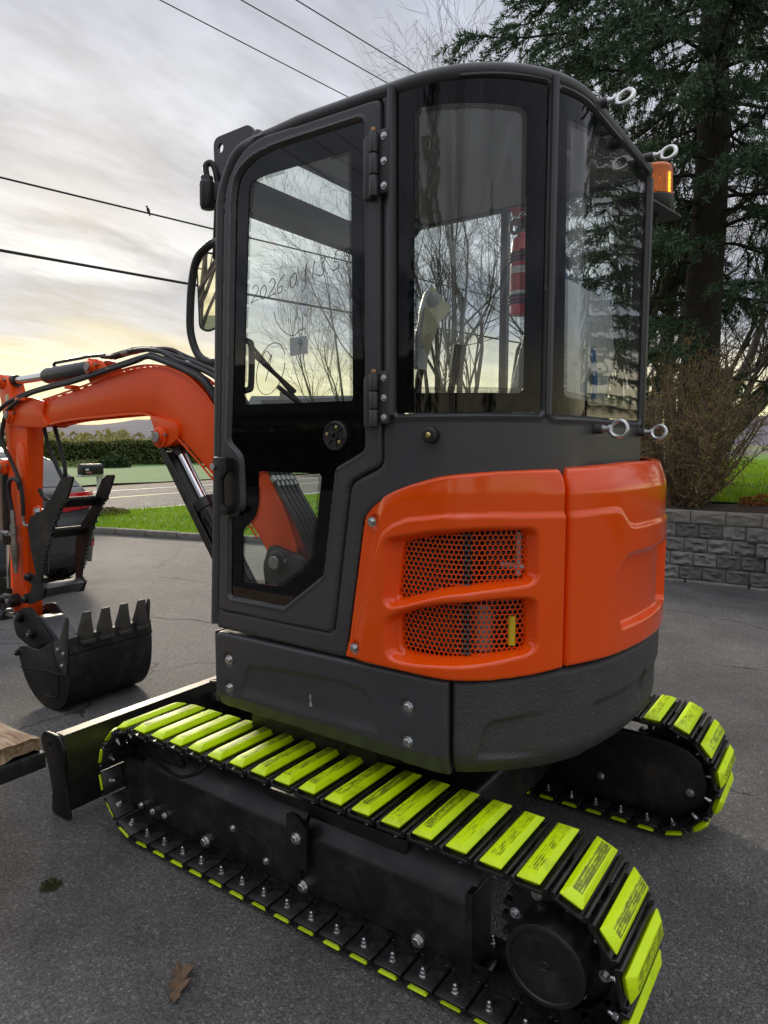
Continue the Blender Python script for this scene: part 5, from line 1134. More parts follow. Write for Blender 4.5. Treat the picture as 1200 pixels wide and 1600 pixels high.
# ---- kerb stones
M_KERB = mat('weathered_kerb_concrete', (0.21, 0.195, 0.17), 0.9, var=0.35, vscale=9, bump=0.7, bscale=40, dust=((0.07, 0.075, 0.04), 0.5, 6))
kerb = tag(bpy.data.objects.new('kerb', None), 'low concrete kerb edging the green verge beyond the driveway', 'kerb'); COL.objects.link(kerb); ROOTS[kerb.name] = (0, 0, 0)
acc = 0.0; last = None; L_ = 0.62
pk = resample([(p.x, p.y) for p in KERB], 200); cum = np.r_[0, np.cumsum(np.linalg.norm(np.diff(pk, axis=0), axis=1))]
kme = None; t = 0.0
while t + L_ < cum[-1]:
    a = np.array([np.interp(t, cum, pk[:, k]) for k in (0, 1)]); b = np.array([np.interp(t + L_, cum, pk[:, k]) for k in (0, 1)]); c = (a + b) / 2; ang = math.atan2(b[1] - a[1], b[0] - a[0])
    if kme is None:
        o = B().box((0, 0, 0.045), (L_ - 0.012, 0.12, 0.11)).build('kerb_stone', M_KERB, None, bevel=0.012); kme = o.data; bpy.data.objects.remove(o)
    inst('kerb_stone', kme, kerb, Matrix.Translation((c[0], c[1], random.uniform(-.008, .004))) @ Matrix.Rotation(ang + random.uniform(-.01, .01), 4, 'Z')); t += L_

# ---- retaining wall of split-face blocks
M_BLK = [mat('split_face_block_%s' % n, c, 0.92, var=0.30, vscale=14, bump=1.2, bscale=38, dust=((0.045, 0.05, 0.03), 0.5, 5)) for n, c in (('mid', (0.17, 0.166, 0.16)), ('dark', (0.12, 0.118, 0.115)), ('pale', (0.21, 0.205, 0.195)))]
M_CAPS = mat('wall_cap_concrete', (0.20, 0.19, 0.17), 0.9, var=0.3, vscale=8, bump=0.9, bscale=45, dust=((0.05, 0.05, 0.03), 0.4, 5))
M_JOINT = mat('dark_backfill', (0.02, 0.02, 0.02), 1.0)  # even near-black fill behind the blocks, visible in the joints
WY = -7.94
wall = thing('retaining_wall', 'grey split-face concrete block retaining wall below the shrub', 'wall', (1.0, WY, 0))
B().box((-3.0, WY - 0.19, 0.36), (15.4, 0.22, 0.70)).build('wall_core', M_JOINT, wall)
def blk_mesh(w, h, seed, rough=0.012):
    r = np.random.default_rng(seed); nx, nz = 11, 8
    V = []; F = []
    G = r.normal(0, 1, (nx, nz)); G = (G + np.roll(G, 1, 0) + np.roll(G, 1, 1) + np.roll(G, -1, 0)) / 2.2
    for i in range(nx):
        for k in range(nz):
            u, v = i / (nx - 1), k / (nz - 1); e = min(u, 1 - u, v, 1 - v)
            V.append(((u - .5) * w, (0.0 if e == 0 else 0.012 + rough * G[i, k] * min(1, e * 6)), (v - .5) * h))
    for i in range(nx - 1):
        for k in range(nz - 1): a = i * nz + k; F.append((a, a + 1, a + nz + 1, a + nz))
    o = len(V); V += [(-w / 2, -0.12, -h / 2), (w / 2, -0.12, -h / 2), (w / 2, -0.12, h / 2), (-w / 2, -0.12, h / 2)]
    c0, c1, c2, c3 = 0, (nx - 1) * nz, nx * nz - 1, nz - 1
    bot = [i * nz for i in range(nx)]; tp = [i * nz + nz - 1 for i in range(nx)]; lf = list(range(nz)); rt = [(nx - 1) * nz + k for k in range(nz)]
    F += [tuple(bot[::-1]) + (o, o + 1), tuple(tp) + (o + 2, o + 3), tuple(lf[::-1])[::-1] + (o + 3, o), tuple(rt[::-1]) + (o + 1, o + 2)]
    me = bpy.data.meshes.new('wall_block'); me.from_pydata(V, [], F); me.polygons.foreach_set('use_smooth', [True] * len(me.polygons)); me.set_sharp_from_angle(angle=R(38)); return me
BW, BH = 0.232, 0.153
bvars = []
for k in range(9):
    me = blk_mesh(BW - 0.006, BH - 0.005, k); me.materials.append(M_BLK[k % 3]); bvars.append(me)
cvars = []
for k in range(3):
    me = blk_mesh(0.345 - 0.007, 0.135, 50 + k, 0.006); me.materials.append(M_CAPS); cvars.append(me)
cap_top = B()
for row in range(4):
    x = 4.6 - (BW / 2 if row % 2 else 0) - 0.02 * row
    while x > -4.5:
        fwd = 0.05 if x < 0.97 else 0.0
        inst('wall_block', bvars[rng.integers(9)], wall, Matrix.Translation((x - BW / 2, WY + fwd - 0.012 * row + rng.uniform(-.004, .004), 0.02 + BH * (row + 0.5))) @ Matrix.Rotation(rng.uniform(-.008, .008), 4, 'Z')); x -= BW
x = 4.6
while x > -4.5:
    fwd = 0.05 if x < 1.05 else 0.0
    me = cvars[rng.integers(3)]
    inst('cap_block', me, wall, Matrix.Translation((x - 0.172, WY + fwd - 0.030 + rng.uniform(-.005, .005), 0.02 + BH * 4 + 0.070)) @ Matrix.Rotation(rng.uniform(-.012, .012), 4, 'Z'))
    x -= 0.345
B().box((-3.0, WY - 0.22, 0.745), (15.2, 0.2, 0.02)).build('cap_bedding', M_CAPS, wall)
fo = [(4.6 - 0.62 * k) for k in range(16)]
for x in fo:
    B().box((x - 0.3, WY + 0.035 + (0.05 if x < 1.2 else 0), 0.012), (0.60, 0.05, 0.035)).build('footing_slab', M_CAPS, wall, bevel=0.008)

# ---- grass blades (uncountable)
def grass(name, n, sampler, hgt, m, wid=0.006):
    P = []; 
    p = sampler(n); n = len(p)
    a = rng.uniform(0, 2 * math.pi, n); h = hgt * rng.uniform(0.45, 1.25, n); w = wid * rng.uniform(0.7, 1.5, n); ln = rng.uniform(0.05, 0.55, n) * h; b = rng.uniform(0, 2 * math.pi, n)
    c, s = np.cos(a) * w, np.sin(a) * w
    tip = p + np.c_[np.cos(b) * ln, np.sin(b) * ln, h]
    V = np.stack([p - np.c_[c, s, 0 * c], p + np.c_[c, s, 0 * c], tip], 1).reshape(-1, 3); F = np.arange(3 * n, dtype=np.int32).reshape(-1, 3)
    return stuff(tag(raw(name, V, F, m), *{'verge_grass': ('bright green grass on the verge between kerb and road', 'grass'), 'yard_grass': ('sunlit green lawn grass above the retaining wall', 'grass'), 'far_grass': ('cool green lawn grass across the road', 'grass')}[name]))
M_GRS = leaf_mat('grass_blades', [(0.13, 0.23, 0.012), (0.24, 0.41, 0.018), (0.38, 0.54, 0.03)], 0.6, 1.2, 0.45)
def verge_s(n):
    x = rng.uniform(6.5, 12.72, n); y = np.interp(x, kx, ky) - 0.14 - rng.uniform(0, 1, n) ** 1.3 * 14
    return np.c_[x, y, yard_z(x, y) - 0.01]
grass('verge_grass', 60000, verge_s, 0.075, M_GRS, 0.007)
def yard_s(n):
    x = rng.uniform(-6, 4.3, n); y = -9.15 - rng.uniform(0, 1, n) ** 1.5 * 22; return np.c_[x, y, 0.79 + wob(x, y) * 0.7 * sstep(-9.1, -12, y)]
grass('yard_grass', 55000, yard_s, 0.09, M_GRS, 0.009)
def far_s(n):
    x = rng.uniform(21.8, 42, n); y = rng.uniform(-48, -8, n); return np.c_[x, y, 0.04 + wob(x, y) * 0.6]
0 and grass('far_grass', 40000, far_s, 0.08, leaf_mat('cool_grass_blades', [(0.075, 0.13, 0.05), (0.10, 0.18, 0.065), (0.15, 0.22, 0.09)], 0.7, 0.6, 0.3), 0.02)

# ---- trees
M_BARK = mat('dark_spruce_bark', (0.034, 0.029, 0.025), 0.95, var=0.4, vscale=14, bump=1.5, bscale=28)
M_TWIG = mat('grey_bare_bark', (0.105, 0.092, 0.080), 0.95, var=0.35, vscale=6, bump=0.8, bscale=30)
M_NEED = leaf_mat('spruce_needles', [(0.030, 0.050, 0.024), (0.060, 0.108, 0.056), (0.098, 0.168, 0.10), (0.16, 0.235, 0.165)], 0.6, 1.6, 0.12)
def tubes_np(paths, n=5):
    """list of (points Nx3, radii N) to one vertex / face set"""
    VV = []; FF = []; off = 0; ang = np.linspace(0, 2 * math.pi, n, endpoint=False)
    for P, r in paths:
        P = np.asarray(P, float); m = len(P); T = np.gradient(P, axis=0); T /= np.linalg.norm(T, axis=1)[:, None] + 1e-9
        ref = np.where(np.abs(T[:, 2:3]) > 0.9, np.array([[1., 0, 0]]), np.array([[0., 0, 1]])); U = np.cross(T, ref); U /= np.linalg.norm(U, axis=1)[:, None] + 1e-9; W = np.cross(T, U)
        ring = P[:, None] + (U[:, None] * np.cos(ang)[None, :, None] + W[:, None] * np.sin(ang)[None, :, None]) * np.asarray(r)[:, None, None]
        VV.append(ring.reshape(-1, 3)); i = off + np.arange(m * n).reshape(m, n); j = np.roll(i, -1, 1)
        FF.append(np.stack([i[:-1], j[:-1], j[1:], i[1:]], -1).reshape(-1, 4)); off += m * n
    return np.concatenate(VV), np.concatenate(FF).astype(np.int32)
def unit(v): return v / (np.linalg.norm(v) + 1e-9)

def spruce(loc, H, Rmax, zmin, seed, label, nb=120, group=None, dens=1.0, gap=0.0):
    r = np.random.default_rng(seed)
    root = thing('spruce_tree', label, 'tree', loc, group); base = np.array(loc)
    zs = np.linspace(-0.1, H, 24); wobx = np.cumsum(r.normal(0, 0.012, 24)); woby = np.cumsum(r.normal(0, 0.012, 24))
    tp = np.c_[wobx, woby, zs] + base; tr = 0.25 * (1 - zs / (H + 0.4)) ** 0.8 + 0.012; tr[0] += 0.06
    V, F = tubes_np([(tp, tr)], 14); raw('trunk', V, F, M_BARK, root, smooth=True)
    limbs = []; QP = []; QU = []; QW = []; ga = 0.0
    for i in range(nb):
        k = i / nb; z = zmin + (H - zmin - 0.2) * k ** 1.1; ga += 2.39996 + r.normal(0, 0.25)
        L = Rmax * (1 - ((z - zmin) / (H - zmin)) ** 1.15) * r.uniform(0.72, 1.1) + 0.15
        L *= float(np.interp(z, [1.5, 3.0, 4.4, 5.4], [0.42, 0.50, 0.80, 1.0]))
        if z < 3.3 and r.random() < 0.45: continue
        d = np.array([math.cos(ga), math.sin(ga), 0.0]); rise = r.uniform(-0.05, 0.20) - 0.10 * (1 - k)
        n = 9; t = np.linspace(0, 1, n)
        b0 = np.array([np.interp(z, zs, tp[:, 0]), np.interp(z, zs, tp[:, 1]), base[2] + z])
        P = b0 + d * (t * L)[:, None] + np.array([0, 0, 1.0]) * (rise * L * t - 0.22 * L * t ** 2 + 0.12 * L * t ** 4)[:, None] + np.cumsum(r.normal(0, 0.012 * L, (n, 3)), 0) * 0.5
        limbs.append((P, 0.030 * (L / 3) * (1 - t * 0.9) + 0.004))
        side = np.cross(d, [0, 0, 1.0]); ns = int(L * 15 * dens)
        for q in range(ns):
            tt = r.uniform(0.16, 1.0); 
            if tt < 0.4 and r.random() < 0.45: continue
            p0 = np.array([np.interp(tt, t, P[:, c]) for c in range(3)]); sg = r.choice([-1, 1])
            sd = unit(d * r.uniform(0.45, 1.0) + side * sg * r.uniform(0.35, 1.0) + np.array([0, 0, r.uniform(-0.55, 0.12)]))
            sl = L * r.uniform(0.10, 0.26) * (1.15 - 0.6 * tt) + 0.10; m = 4; u = np.linspace(0, 1, m)
            Q = p0 + sd * (u * sl)[:, None] + np.array([0, 0, -1.0]) * (0.28 * sl * u ** 2)[:, None]
            limbs.append((Q, 0.006 * (1 - 0.7 * u) + 0.0015))
            nt_ = max(3, int(sl / 0.026))
            uu = r.uniform(0.08, 1.02, nt_); pp = np.stack([np.interp(uu, u, Q[:, c]) for c in range(3)], 1)
            # short side shoots clothed with needles
            for rep in range(4):
                dirs = sd * r.uniform(0.5, 1.1, (nt_, 1)) + r.normal(0, 0.62, (nt_, 3)) + np.array([0, 0, -0.08]); dirs /= np.linalg.norm(dirs, axis=1)[:, None]
                ln = r.uniform(0.030, 0.062, (nt_, 1)); w = np.cross(dirs, r.normal(0, 1, (nt_, 3))); w /= np.linalg.norm(w, axis=1)[:, None] + 1e-9
                QP.append(pp + dirs * ln * 0.9); QU.append(dirs * ln); QW.append(w * r.uniform(0.0055, 0.0105, (nt_, 1)))
    V, F = tubes_np(limbs, 4); raw('branches', V, F, M_BARK, root, smooth=True)
    print('needles', sum(len(q) for q in QP))
    fast_quads('crown', np.concatenate(QP), np.concatenate(QU), np.concatenate(QW), M_NEED, root)
    return root
SPRUCE = spruce((1.85, -10.0, 0.72), 13.5, 4.3, 1.5, 3, 'big dark green spruce with drooping limbs above the retaining wall', nb=170, dens=1.25)

def bare_tree(loc, H, stems, seed, label, spread=0.5, r0=0.09, group=None, depth=4, lean=(0, 0), dens=1.0):
    r = np.random.default_rng(seed); root = thing('bare_tree', label, 'tree', loc, group); paths = []; twigs = []
    def grow_(p, d, L, rad, lev):
        n = 6 if lev < 2 else 4; P = [p]; dd = d.copy(); step = L / (n - 1)
        for i in range(n - 1):
            dd = unit(dd + r.normal(0, 0.09 + 0.03 * lev, 3) + np.array([0, 0, 0.07])); P.append(P[-1] + dd * step)
        P = np.array(P); t = np.linspace(0, 1, n); rr = rad * (1 - 0.55 * t)
        if lev >= depth: rr = rad * (1 - 0.8 * t)
        (paths if lev < 2 else twigs).append((P, np.maximum(rr, 0.0022)))
        if lev >= depth: return
        nk = max(2, int(round((6 if lev < 2 else 5 if lev == 2 else 4) * dens)))
        for k in range(nk):
            tt = r.uniform(0.28, 1.0) if k else 1.0; q = np.array([np.interp(tt, t, P[:, c]) for c in range(3)]); ax = r.normal(0, 1, 3)
            nd_ = unit(dd + ax * (0.34 if lev < 2 else 0.42)); nd_[2] = max(nd_[2], -0.05)
            grow_(q, unit(nd_), L * r.uniform(0.42, 0.68), rad * (1 - 0.55 * tt) * r.uniform(0.45, 0.7), lev + 1)
    for s in range(stems):
        a = 2 * math.pi * (s + r.uniform(-.3, .3)) / stems; o = 0.12 * (stems > 1)
        d = unit(np.array([math.cos(a) * spread * r.uniform(.4, 1) + lean[0], math.sin(a) * spread * r.uniform(.4, 1) + lean[1], 1.0])) if stems > 1 else unit(np.array([lean[0], lean[1], 1.0]))
        grow_(np.array(loc) + np.array([math.cos(a) * o, math.sin(a) * o, -0.15]), d, H * 0.52 * r.uniform(.85, 1.1), r0 * r.uniform(.7, 1.1), 0)
    V, F = tubes_np(paths, 7); raw('trunk', V, F, M_TWIG, root, smooth=True)
    V, F = tubes_np(twigs, 3); raw('crown', V, F, M_TWIG, root)
    return root
GB = 'bare deciduous trees behind the excavator'
bare_tree((7.9, -14.0, 0.2), 9.5, 6, 11, 'many-stemmed bare tree seen through the corner window of the cab', 0.42, 0.10, GB)
bare_tree((11.2, -14.6, 0.1), 8.2, 3, 12, 'bare tree with fine twigs seen through the upper door pane', 0.40, 0.07, GB, lean=(0.25, 0.1))
bare_tree((2.6, -12.2, 0.75), 7.2, 7, 13, 'spreading bare tree with thick limbs right behind the big spruce', 1.15, 0.13, GB, lean=(-0.15, -0.1))
bare_tree((0.2, -17.0, 0.8), 6.5, 1, 14, 'slim bare tree on the lawn at the right edge of the picture', 0.4, 0.10, GB)
bare_tree((4.8, -17.5, 0.7), 8.5, 4, 15, 'bare tree with a pale forked trunk seen through the rear cab glass', 0.5, 0.11, GB)

# ---- shrub at the wall: dense brown-olive twigs
def shrub(loc, H, spread, seed, label, ns=90):
    r = np.random.default_rng(seed); root = thing('shrub', label, 'shrub', loc); st = []; QP = []; QU = []; QW = []; base = np.array(loc)
    for i in range(ns):
        a = r.uniform(0, 2 * math.pi); sp = spread * math.sqrt(r.uniform(0.02, 1)); h = H * (1 - 0.55 * (sp / spread) ** 2) * r.uniform(0.75, 1.08); n = 7; t = np.linspace(0, 1, n)
        d = np.array([math.cos(a), math.sin(a), 0]); P = base + d * (0.10 + sp * t ** 0.8)[:, None] + np.array([0, 0, 1.]) * (h * t)[:, None] + np.cumsum(r.normal(0, 0.018, (n, 3)), 0)
        st.append((P, 0.011 * (1 - 0.8 * t) + 0.0022))
        for k in range(34):
            tt = r.uniform(0.10, 1.0); p = np.array([np.interp(tt, t, P[:, c]) for c in range(3)]); L = r.uniform(0.08, 0.30)
            dd = unit(d * r.uniform(0, 0.8) + r.normal(0, 0.6, 3) + np.array([0, 0, 0.7])); u = np.linspace(0, 1, 3); Q = p + dd * (u * L)[:, None] + r.normal(0, 0.012, (3, 3)) * u[:, None]
            st.append((Q, 0.0034 * (1 - 0.6 * u) + 0.0006))
            m = 6; uu = r.uniform(0.3, 1.05, m); pp = p + dd * (uu * L)[:, None] + r.normal(0, 0.012, (m, 3)); e = dd + r.normal(0, 0.7, (m, 3)); e /= np.linalg.norm(e, axis=1)[:, None]
            w = np.cross(e, r.normal(0, 1, (m, 3))); w /= np.linalg.norm(w, axis=1)[:, None]
            QP.append(pp); QU.append(e * r.uniform(0.010, 0.022, (m, 1))); QW.append(w * 0.005)
    V, F = tubes_np(st, 3); raw('stems', V, F, mat('brown_shrub_bark', (0.20, 0.145, 0.10), 0.9, var=0.4, vscale=5), root)
    fast_quads('foliage', np.concatenate(QP), np.concatenate(QU), np.concatenate(QW), leaf_mat('dry_olive_leaves', [(0.20, 0.15, 0.06), (0.34, 0.27, 0.10), (0.46, 0.40, 0.12)], 0.8, 2.5, 0.2), root)
    return root
shrub((1.66, -8.62, 0.74), 1.95, 0.72, 21, 'dense brown leafless shrub rising above the block wall', 110)
def low_plant(loc, rad, h, n, m, name, label, seed):
    r = np.random.default_rng(seed); a = r.uniform(0, 2 * math.pi, n); q = rad * np.sqrt(r.uniform(0, 1, n)); z = h * r.uniform(0.0, 1, n) * (1 - 0.5 * q / rad)
    P = np.c_[loc[0] + np.cos(a) * q, loc[1] + np.sin(a) * q, loc[2] + z]; U = r.normal(0, 1, (n, 3)); U /= np.linalg.norm(U, axis=1)[:, None]; W = np.cross(U, r.normal(0, 1, (n, 3))); W /= np.linalg.norm(W, axis=1)[:, None]
    o = fast_quads(name, P, U * h * 0.13, W * h * 0.05, m); return tag(o, label, 'plant')
M_RUST = leaf_mat('rust_dead_leaves', [(0.10, 0.03, 0.012), (0.24, 0.075, 0.02), (0.33, 0.14, 0.04)], 0.8, 4)
low_plant((0.80, -9.0, 0.76), 0.38, 0.20, 900, M_RUST, 'dead_plant', 'rust-brown dead plant clump in the mulch bed beside the lawn', 31)
low_plant((12.3, -8.15, 0.04), 0.42, 0.22, 1500, leaf_mat('tan_grass_tuft', [(0.09, 0.08, 0.025), (0.16, 0.14, 0.04), (0.15, 0.2, 0.03)], 0.8, 4), 'grass_tuft', 'tan and green grass mound at the foot of the mailbox', 32)
low_plant((36.5, -24.7, 0.05), 0.9, 0.9, 1600, leaf_mat('dark_bush_leaves', [(0.012, 0.03, 0.012), (0.03, 0.06, 0.02), (0.05, 0.09, 0.03)], 0.7, 3), 'garden_bush', 'small dark green bush standing before the clipped hedge', 33)
low_plant((39.0, -24.5, 0.05), 2.6, 0.5, 1500, leaf_mat('rough_grass', [(0.10, 0.13, 0.03), (0.17, 0.2, 0.06), (0.26, 0.25, 0.12)], 0.8, 2), 'rough_grass', 'tall rough pale grass growing at the foot of the hedge', 34)

# ---- hedge across the road
def hedge(p0, p1, h, w, n, name, label, m, seed):
    r = np.random.default_rng(seed); p0, p1 = np.array(p0, float), np.array(p1, float); L = np.linalg.norm(p1 - p0); d = (p1 - p0) / L; s = np.array([-d[1], d[0]])
    root = thing(name, label, 'hedge', (p0[0], p0[1], 0))
    B().add([tuple(p0 + s * a * (w / 2 - .15)) + (z,) for a in (-1, 1) for z in (0, h - .12)] + [tuple(p1 + s * a * (w / 2 - .15)) + (z,) for a in (-1, 1) for z in (0, h - .12)], [(0, 1, 3, 2), (4, 6, 7, 5), (0, 4, 5, 1), (2, 3, 7, 6), (1, 5, 7, 3), (0, 2, 6, 4)]).build('core', mat('hedge_core_' + name, (0.012, 0.018, 0.008), 1.0), root)
    t = r.uniform(0, L, n); face = r.uniform(0, 1, n); a = np.where(face < .4, -1, np.where(face < .7, 1, r.uniform(-1, 1, n))); z = np.where(face < .7, r.uniform(0, h, n), h)
    bul = 0.10 * np.sin(t * 1.7) + 0.08 * np.sin(t * 0.63 + 2); z = z * (1 + 0.045 * np.sin(t * 0.8) + 0.03 * np.sin(t * 2.9)) + r.normal(0, .035, n)
    off = a * (w / 2 + bul * 0.6) + r.normal(0, .06, n); P = np.c_[p0[0] + d[0] * t + s[0] * off, p0[1] + d[1] * t + s[1] * off, z]
    U = r.normal(0, 1, (n, 3)); U /= np.linalg.norm(U, axis=1)[:, None]; W = np.cross(U, r.normal(0, 1, (n, 3))); W /= np.linalg.norm(W, axis=1)[:, None]
    fast_quads('foliage', P, U * 0.11, W * 0.06, m, root)
hedge((52, -7), (33, -46), 1.55, 1.6, 30000, 'hedge', 'long clipped dark green hedge beyond the road', leaf_mat('hedge_leaves', [(0.05, 0.066, 0.018), (0.10, 0.125, 0.034), (0.16, 0.185, 0.055)], 0.8, 0.8), 41)

# ---- far wood and hills
def far_wood():
    r = np.random.default_rng(51); QP = []; QU = []; QW = []
    for k in range(420):
        a = R(r.uniform(-80, 12)); D = r.uniform(130, 230); cx, cy = D * math.cos(a), D * math.sin(a); h = r.uniform(2.2, 4.4); w = r.uniform(1.2, 2.4); n = 70
        z = r.uniform(0.05, 1, n); q = r.normal(0, 1, (n, 3)); q /= np.linalg.norm(q, axis=1)[:, None]; rad = w * np.sqrt(np.maximum(1 - (2 * z - 0.9) ** 2, 0.03))
        P = np.c_[cx + q[:, 0] * rad, cy + q[:, 1] * rad, z * h]; U = r.normal(0, 1, (n, 3)); U /= np.linalg.norm(U, axis=1)[:, None]; W = np.cross(U, r.normal(0, 1, (n, 3))); W /= np.linalg.norm(W, axis=1)[:, None]
        QP.append(P); QU.append(U * 0.5); QW.append(W * 0.28)
    o = fast_quads('far_wood', np.concatenate(QP), np.concatenate(QU), np.concatenate(QW), leaf_mat('spring_wood_leaves', [(0.15, 0.13, 0.09), (0.27, 0.25, 0.10), (0.40, 0.37, 0.13), (0.20, 0.21, 0.10)], 0.9, 0.05, 0.2))
    stuff(tag(o, 'far belt of pale yellow-green spring woodland', 'woodland'))
far_wood()
def hills():
    n = 160; V = []; F = []
    for i in range(n):
        a = R(-100 + 140 * i / (n - 1)); h = 19 + 7 * math.sin(i * 0.11) + 4 * math.sin(i * 0.37 + 1) + 0.8 * random.uniform(-1, 1)
        for (D, k) in ((520, -0.1), (620, 0.35), (720, 0.78), (820, 1.0), (1000, 0.9)): V.append((D * math.cos(a), D * math.sin(a), h * k + (0.5 * random.uniform(-1, 1) if k > 0.3 else 0)))
    for i in range(n - 1):
        for j in range(4): a = i * 5 + j; F.append((a, a + 5, a + 6, a + 1))
    struct(raw('hills', V, F, mat('mauve_leafless_hills', (0.115, 0.11, 0.135), 1.0, var=0.25, vscale=0.03), smooth=True))
hills()

# ================================================================== OTHER THINGS
# ---- parked car, seen from behind (rear bumper towards -x)
CX0, CYC = 6.52, -3.42
CAR = thing('parked_car', 'dark grey hatchback parked behind the excavator bucket, rear bumper facing us', 'car', (CX0 + 2.2, CYC, 0))
ST = [  # x, half width, z of: sill, mid, belt, shoulder, roof edge, roof centre ; half width factors for upper rings
    (0.00, 0.52, 0.38, 0.50, 0.58, 0.62, 0.635, 0.64), (0.03, 0.68, 0.30, 0.48, 0.62, 0.67, 0.685, 0.69), (0.09, 0.775, 0.26, 0.50, 0.68, 0.755, 0.765, 0.77), (0.14, 0.80, 0.25, 0.52, 0.78, 0.92, 0.955, 0.965),
    (0.22, 0.835, 0.24, 0.55, 0.82, 0.985, 1.03, 1.045), (0.40, 0.872, 0.23, 0.55, 0.84, 1.00, 1.14, 1.165), (0.70, 0.89, 0.22, 0.55, 0.86, 1.01, 1.315, 1.345), (1.05, 0.895, 0.22, 0.55, 0.87, 1.01, 1.42, 1.455),
    (1.60, 0.895, 0.22, 0.55, 0.87, 1.00, 1.45, 1.485), (2.30, 0.895, 0.22, 0.55, 0.87, 0.99, 1.40, 1.44), (2.80, 0.89, 0.22, 0.55, 0.86, 0.97, 1.16, 1.19), (3.10, 0.885, 0.22, 0.55, 0.85, 0.94, 1.00, 1.02),
    (3.70, 0.86, 0.22, 0.52, 0.80, 0.88, 0.92, 0.94), (4.10, 0.78, 0.23, 0.48, 0.70, 0.78, 0.82, 0.84), (4.28, 0.66, 0.28, 0.42, 0.58, 0.66, 0.68, 0.69), (4.34, 0.52, 0.34, 0.42, 0.50, 0.54, 0.56, 0.57)]
STA = np.array(ST)
def car_pt(x, v, off=0.0):
    """v 0..6 runs from sill over belt and roof edge to the centre line; negative side mirrored by caller"""
    col = [np.interp(x, STA[:, 0], STA[:, k]) for k in range(1, 8)]; hw = col[0]; zz = col[1:]
    cabin = max(0.0, min(1.0, (zz[4] - zz[3] - 0.06) / 0.30))
    wy = [0.95, 1.0, 0.995, 0.955, 0.90 - 0.155 * cabin, 0.0]
    i = int(min(v, 4.999)); t = v - i
    return np.array([x, hw * (wy[i] * (1 - t) + wy[i + 1] * t), zz[i] * (1 - t) + zz[i + 1] * t])
def car_patch(name, x0, x1, v0, v1, side, m, off=0.006, parent=None, nx=10, nv=6, shape=None):
    V = []; F = []
    for i in range(nx + 1):
        for j in range(nv + 1):
            a, b = i / nx, j / nv
            if shape: a, b = shape(a, b)
            x = x0 + (x1 - x0) * a; v = v0 + (v1 - v0) * b
            p = car_pt(x, v); e = 1e-3; px = car_pt(x + e, v) - p; pv = car_pt(x, v + e) - p; n = np.cross(pv, px); n /= np.linalg.norm(n) + 1e-12
            if n[1] < 0 and v < 4.9: n = -n
            if n[2] < 0 and v >= 4.9: n = -n
            q = p + n * off; V.append((CX0 + q[0], CYC + side * q[1], q[2]))
    for i in range(nx):
        for j in range(nv): a = i * (nv + 1) + j; F.append((a, a + 1, a + nv + 2, a + nv + 1))
    return raw(name, V, F, m, parent, smooth=True)
M_CARP = mat('dark_car_paint', (0.045, 0.047, 0.050), 0.25, coat=0.8, dust=((0.15, 0.13, 0.10), 0.15, 3))
M_CARG = mat('dark_car_glass', (0.02, 0.022, 0.025), 0.03, spec=0.8)
xs = sorted(set(list(STA[:, 0]) + list(np.linspace(0.14, 1.2, 16)) + list(np.linspace(1.2, 4.2, 24)) + [0.015, 0.05, 0.07, 0.115])); vs = np.linspace(0, 5, 31)
V = []; F = []; nv = len(vs)
for x in xs:
    for s in (1, -1):
        for v in vs: p = car_pt(x, v); V.append((CX0 + p[0], CYC + s * p[1], p[2]))
for i in range(len(xs) - 1):
    for s in (0, 1):
        for j in range(nv - 1): a = i * 2 * nv + s * nv + j; F.append((a, a + 1, a + 2 * nv + 1, a + 2 * nv))
F += [tuple(range(nv)) + tuple(range(2 * nv - 2, nv - 1, -1))]
e0 = (len(xs) - 1) * 2 * nv; F += [tuple(e0 + k for k in range(nv)) + tuple(e0 + k for k in range(2 * nv - 2, nv - 1, -1))]
body = B().add(V, F).build('car_body', M_CARP, CAR, angle=40)
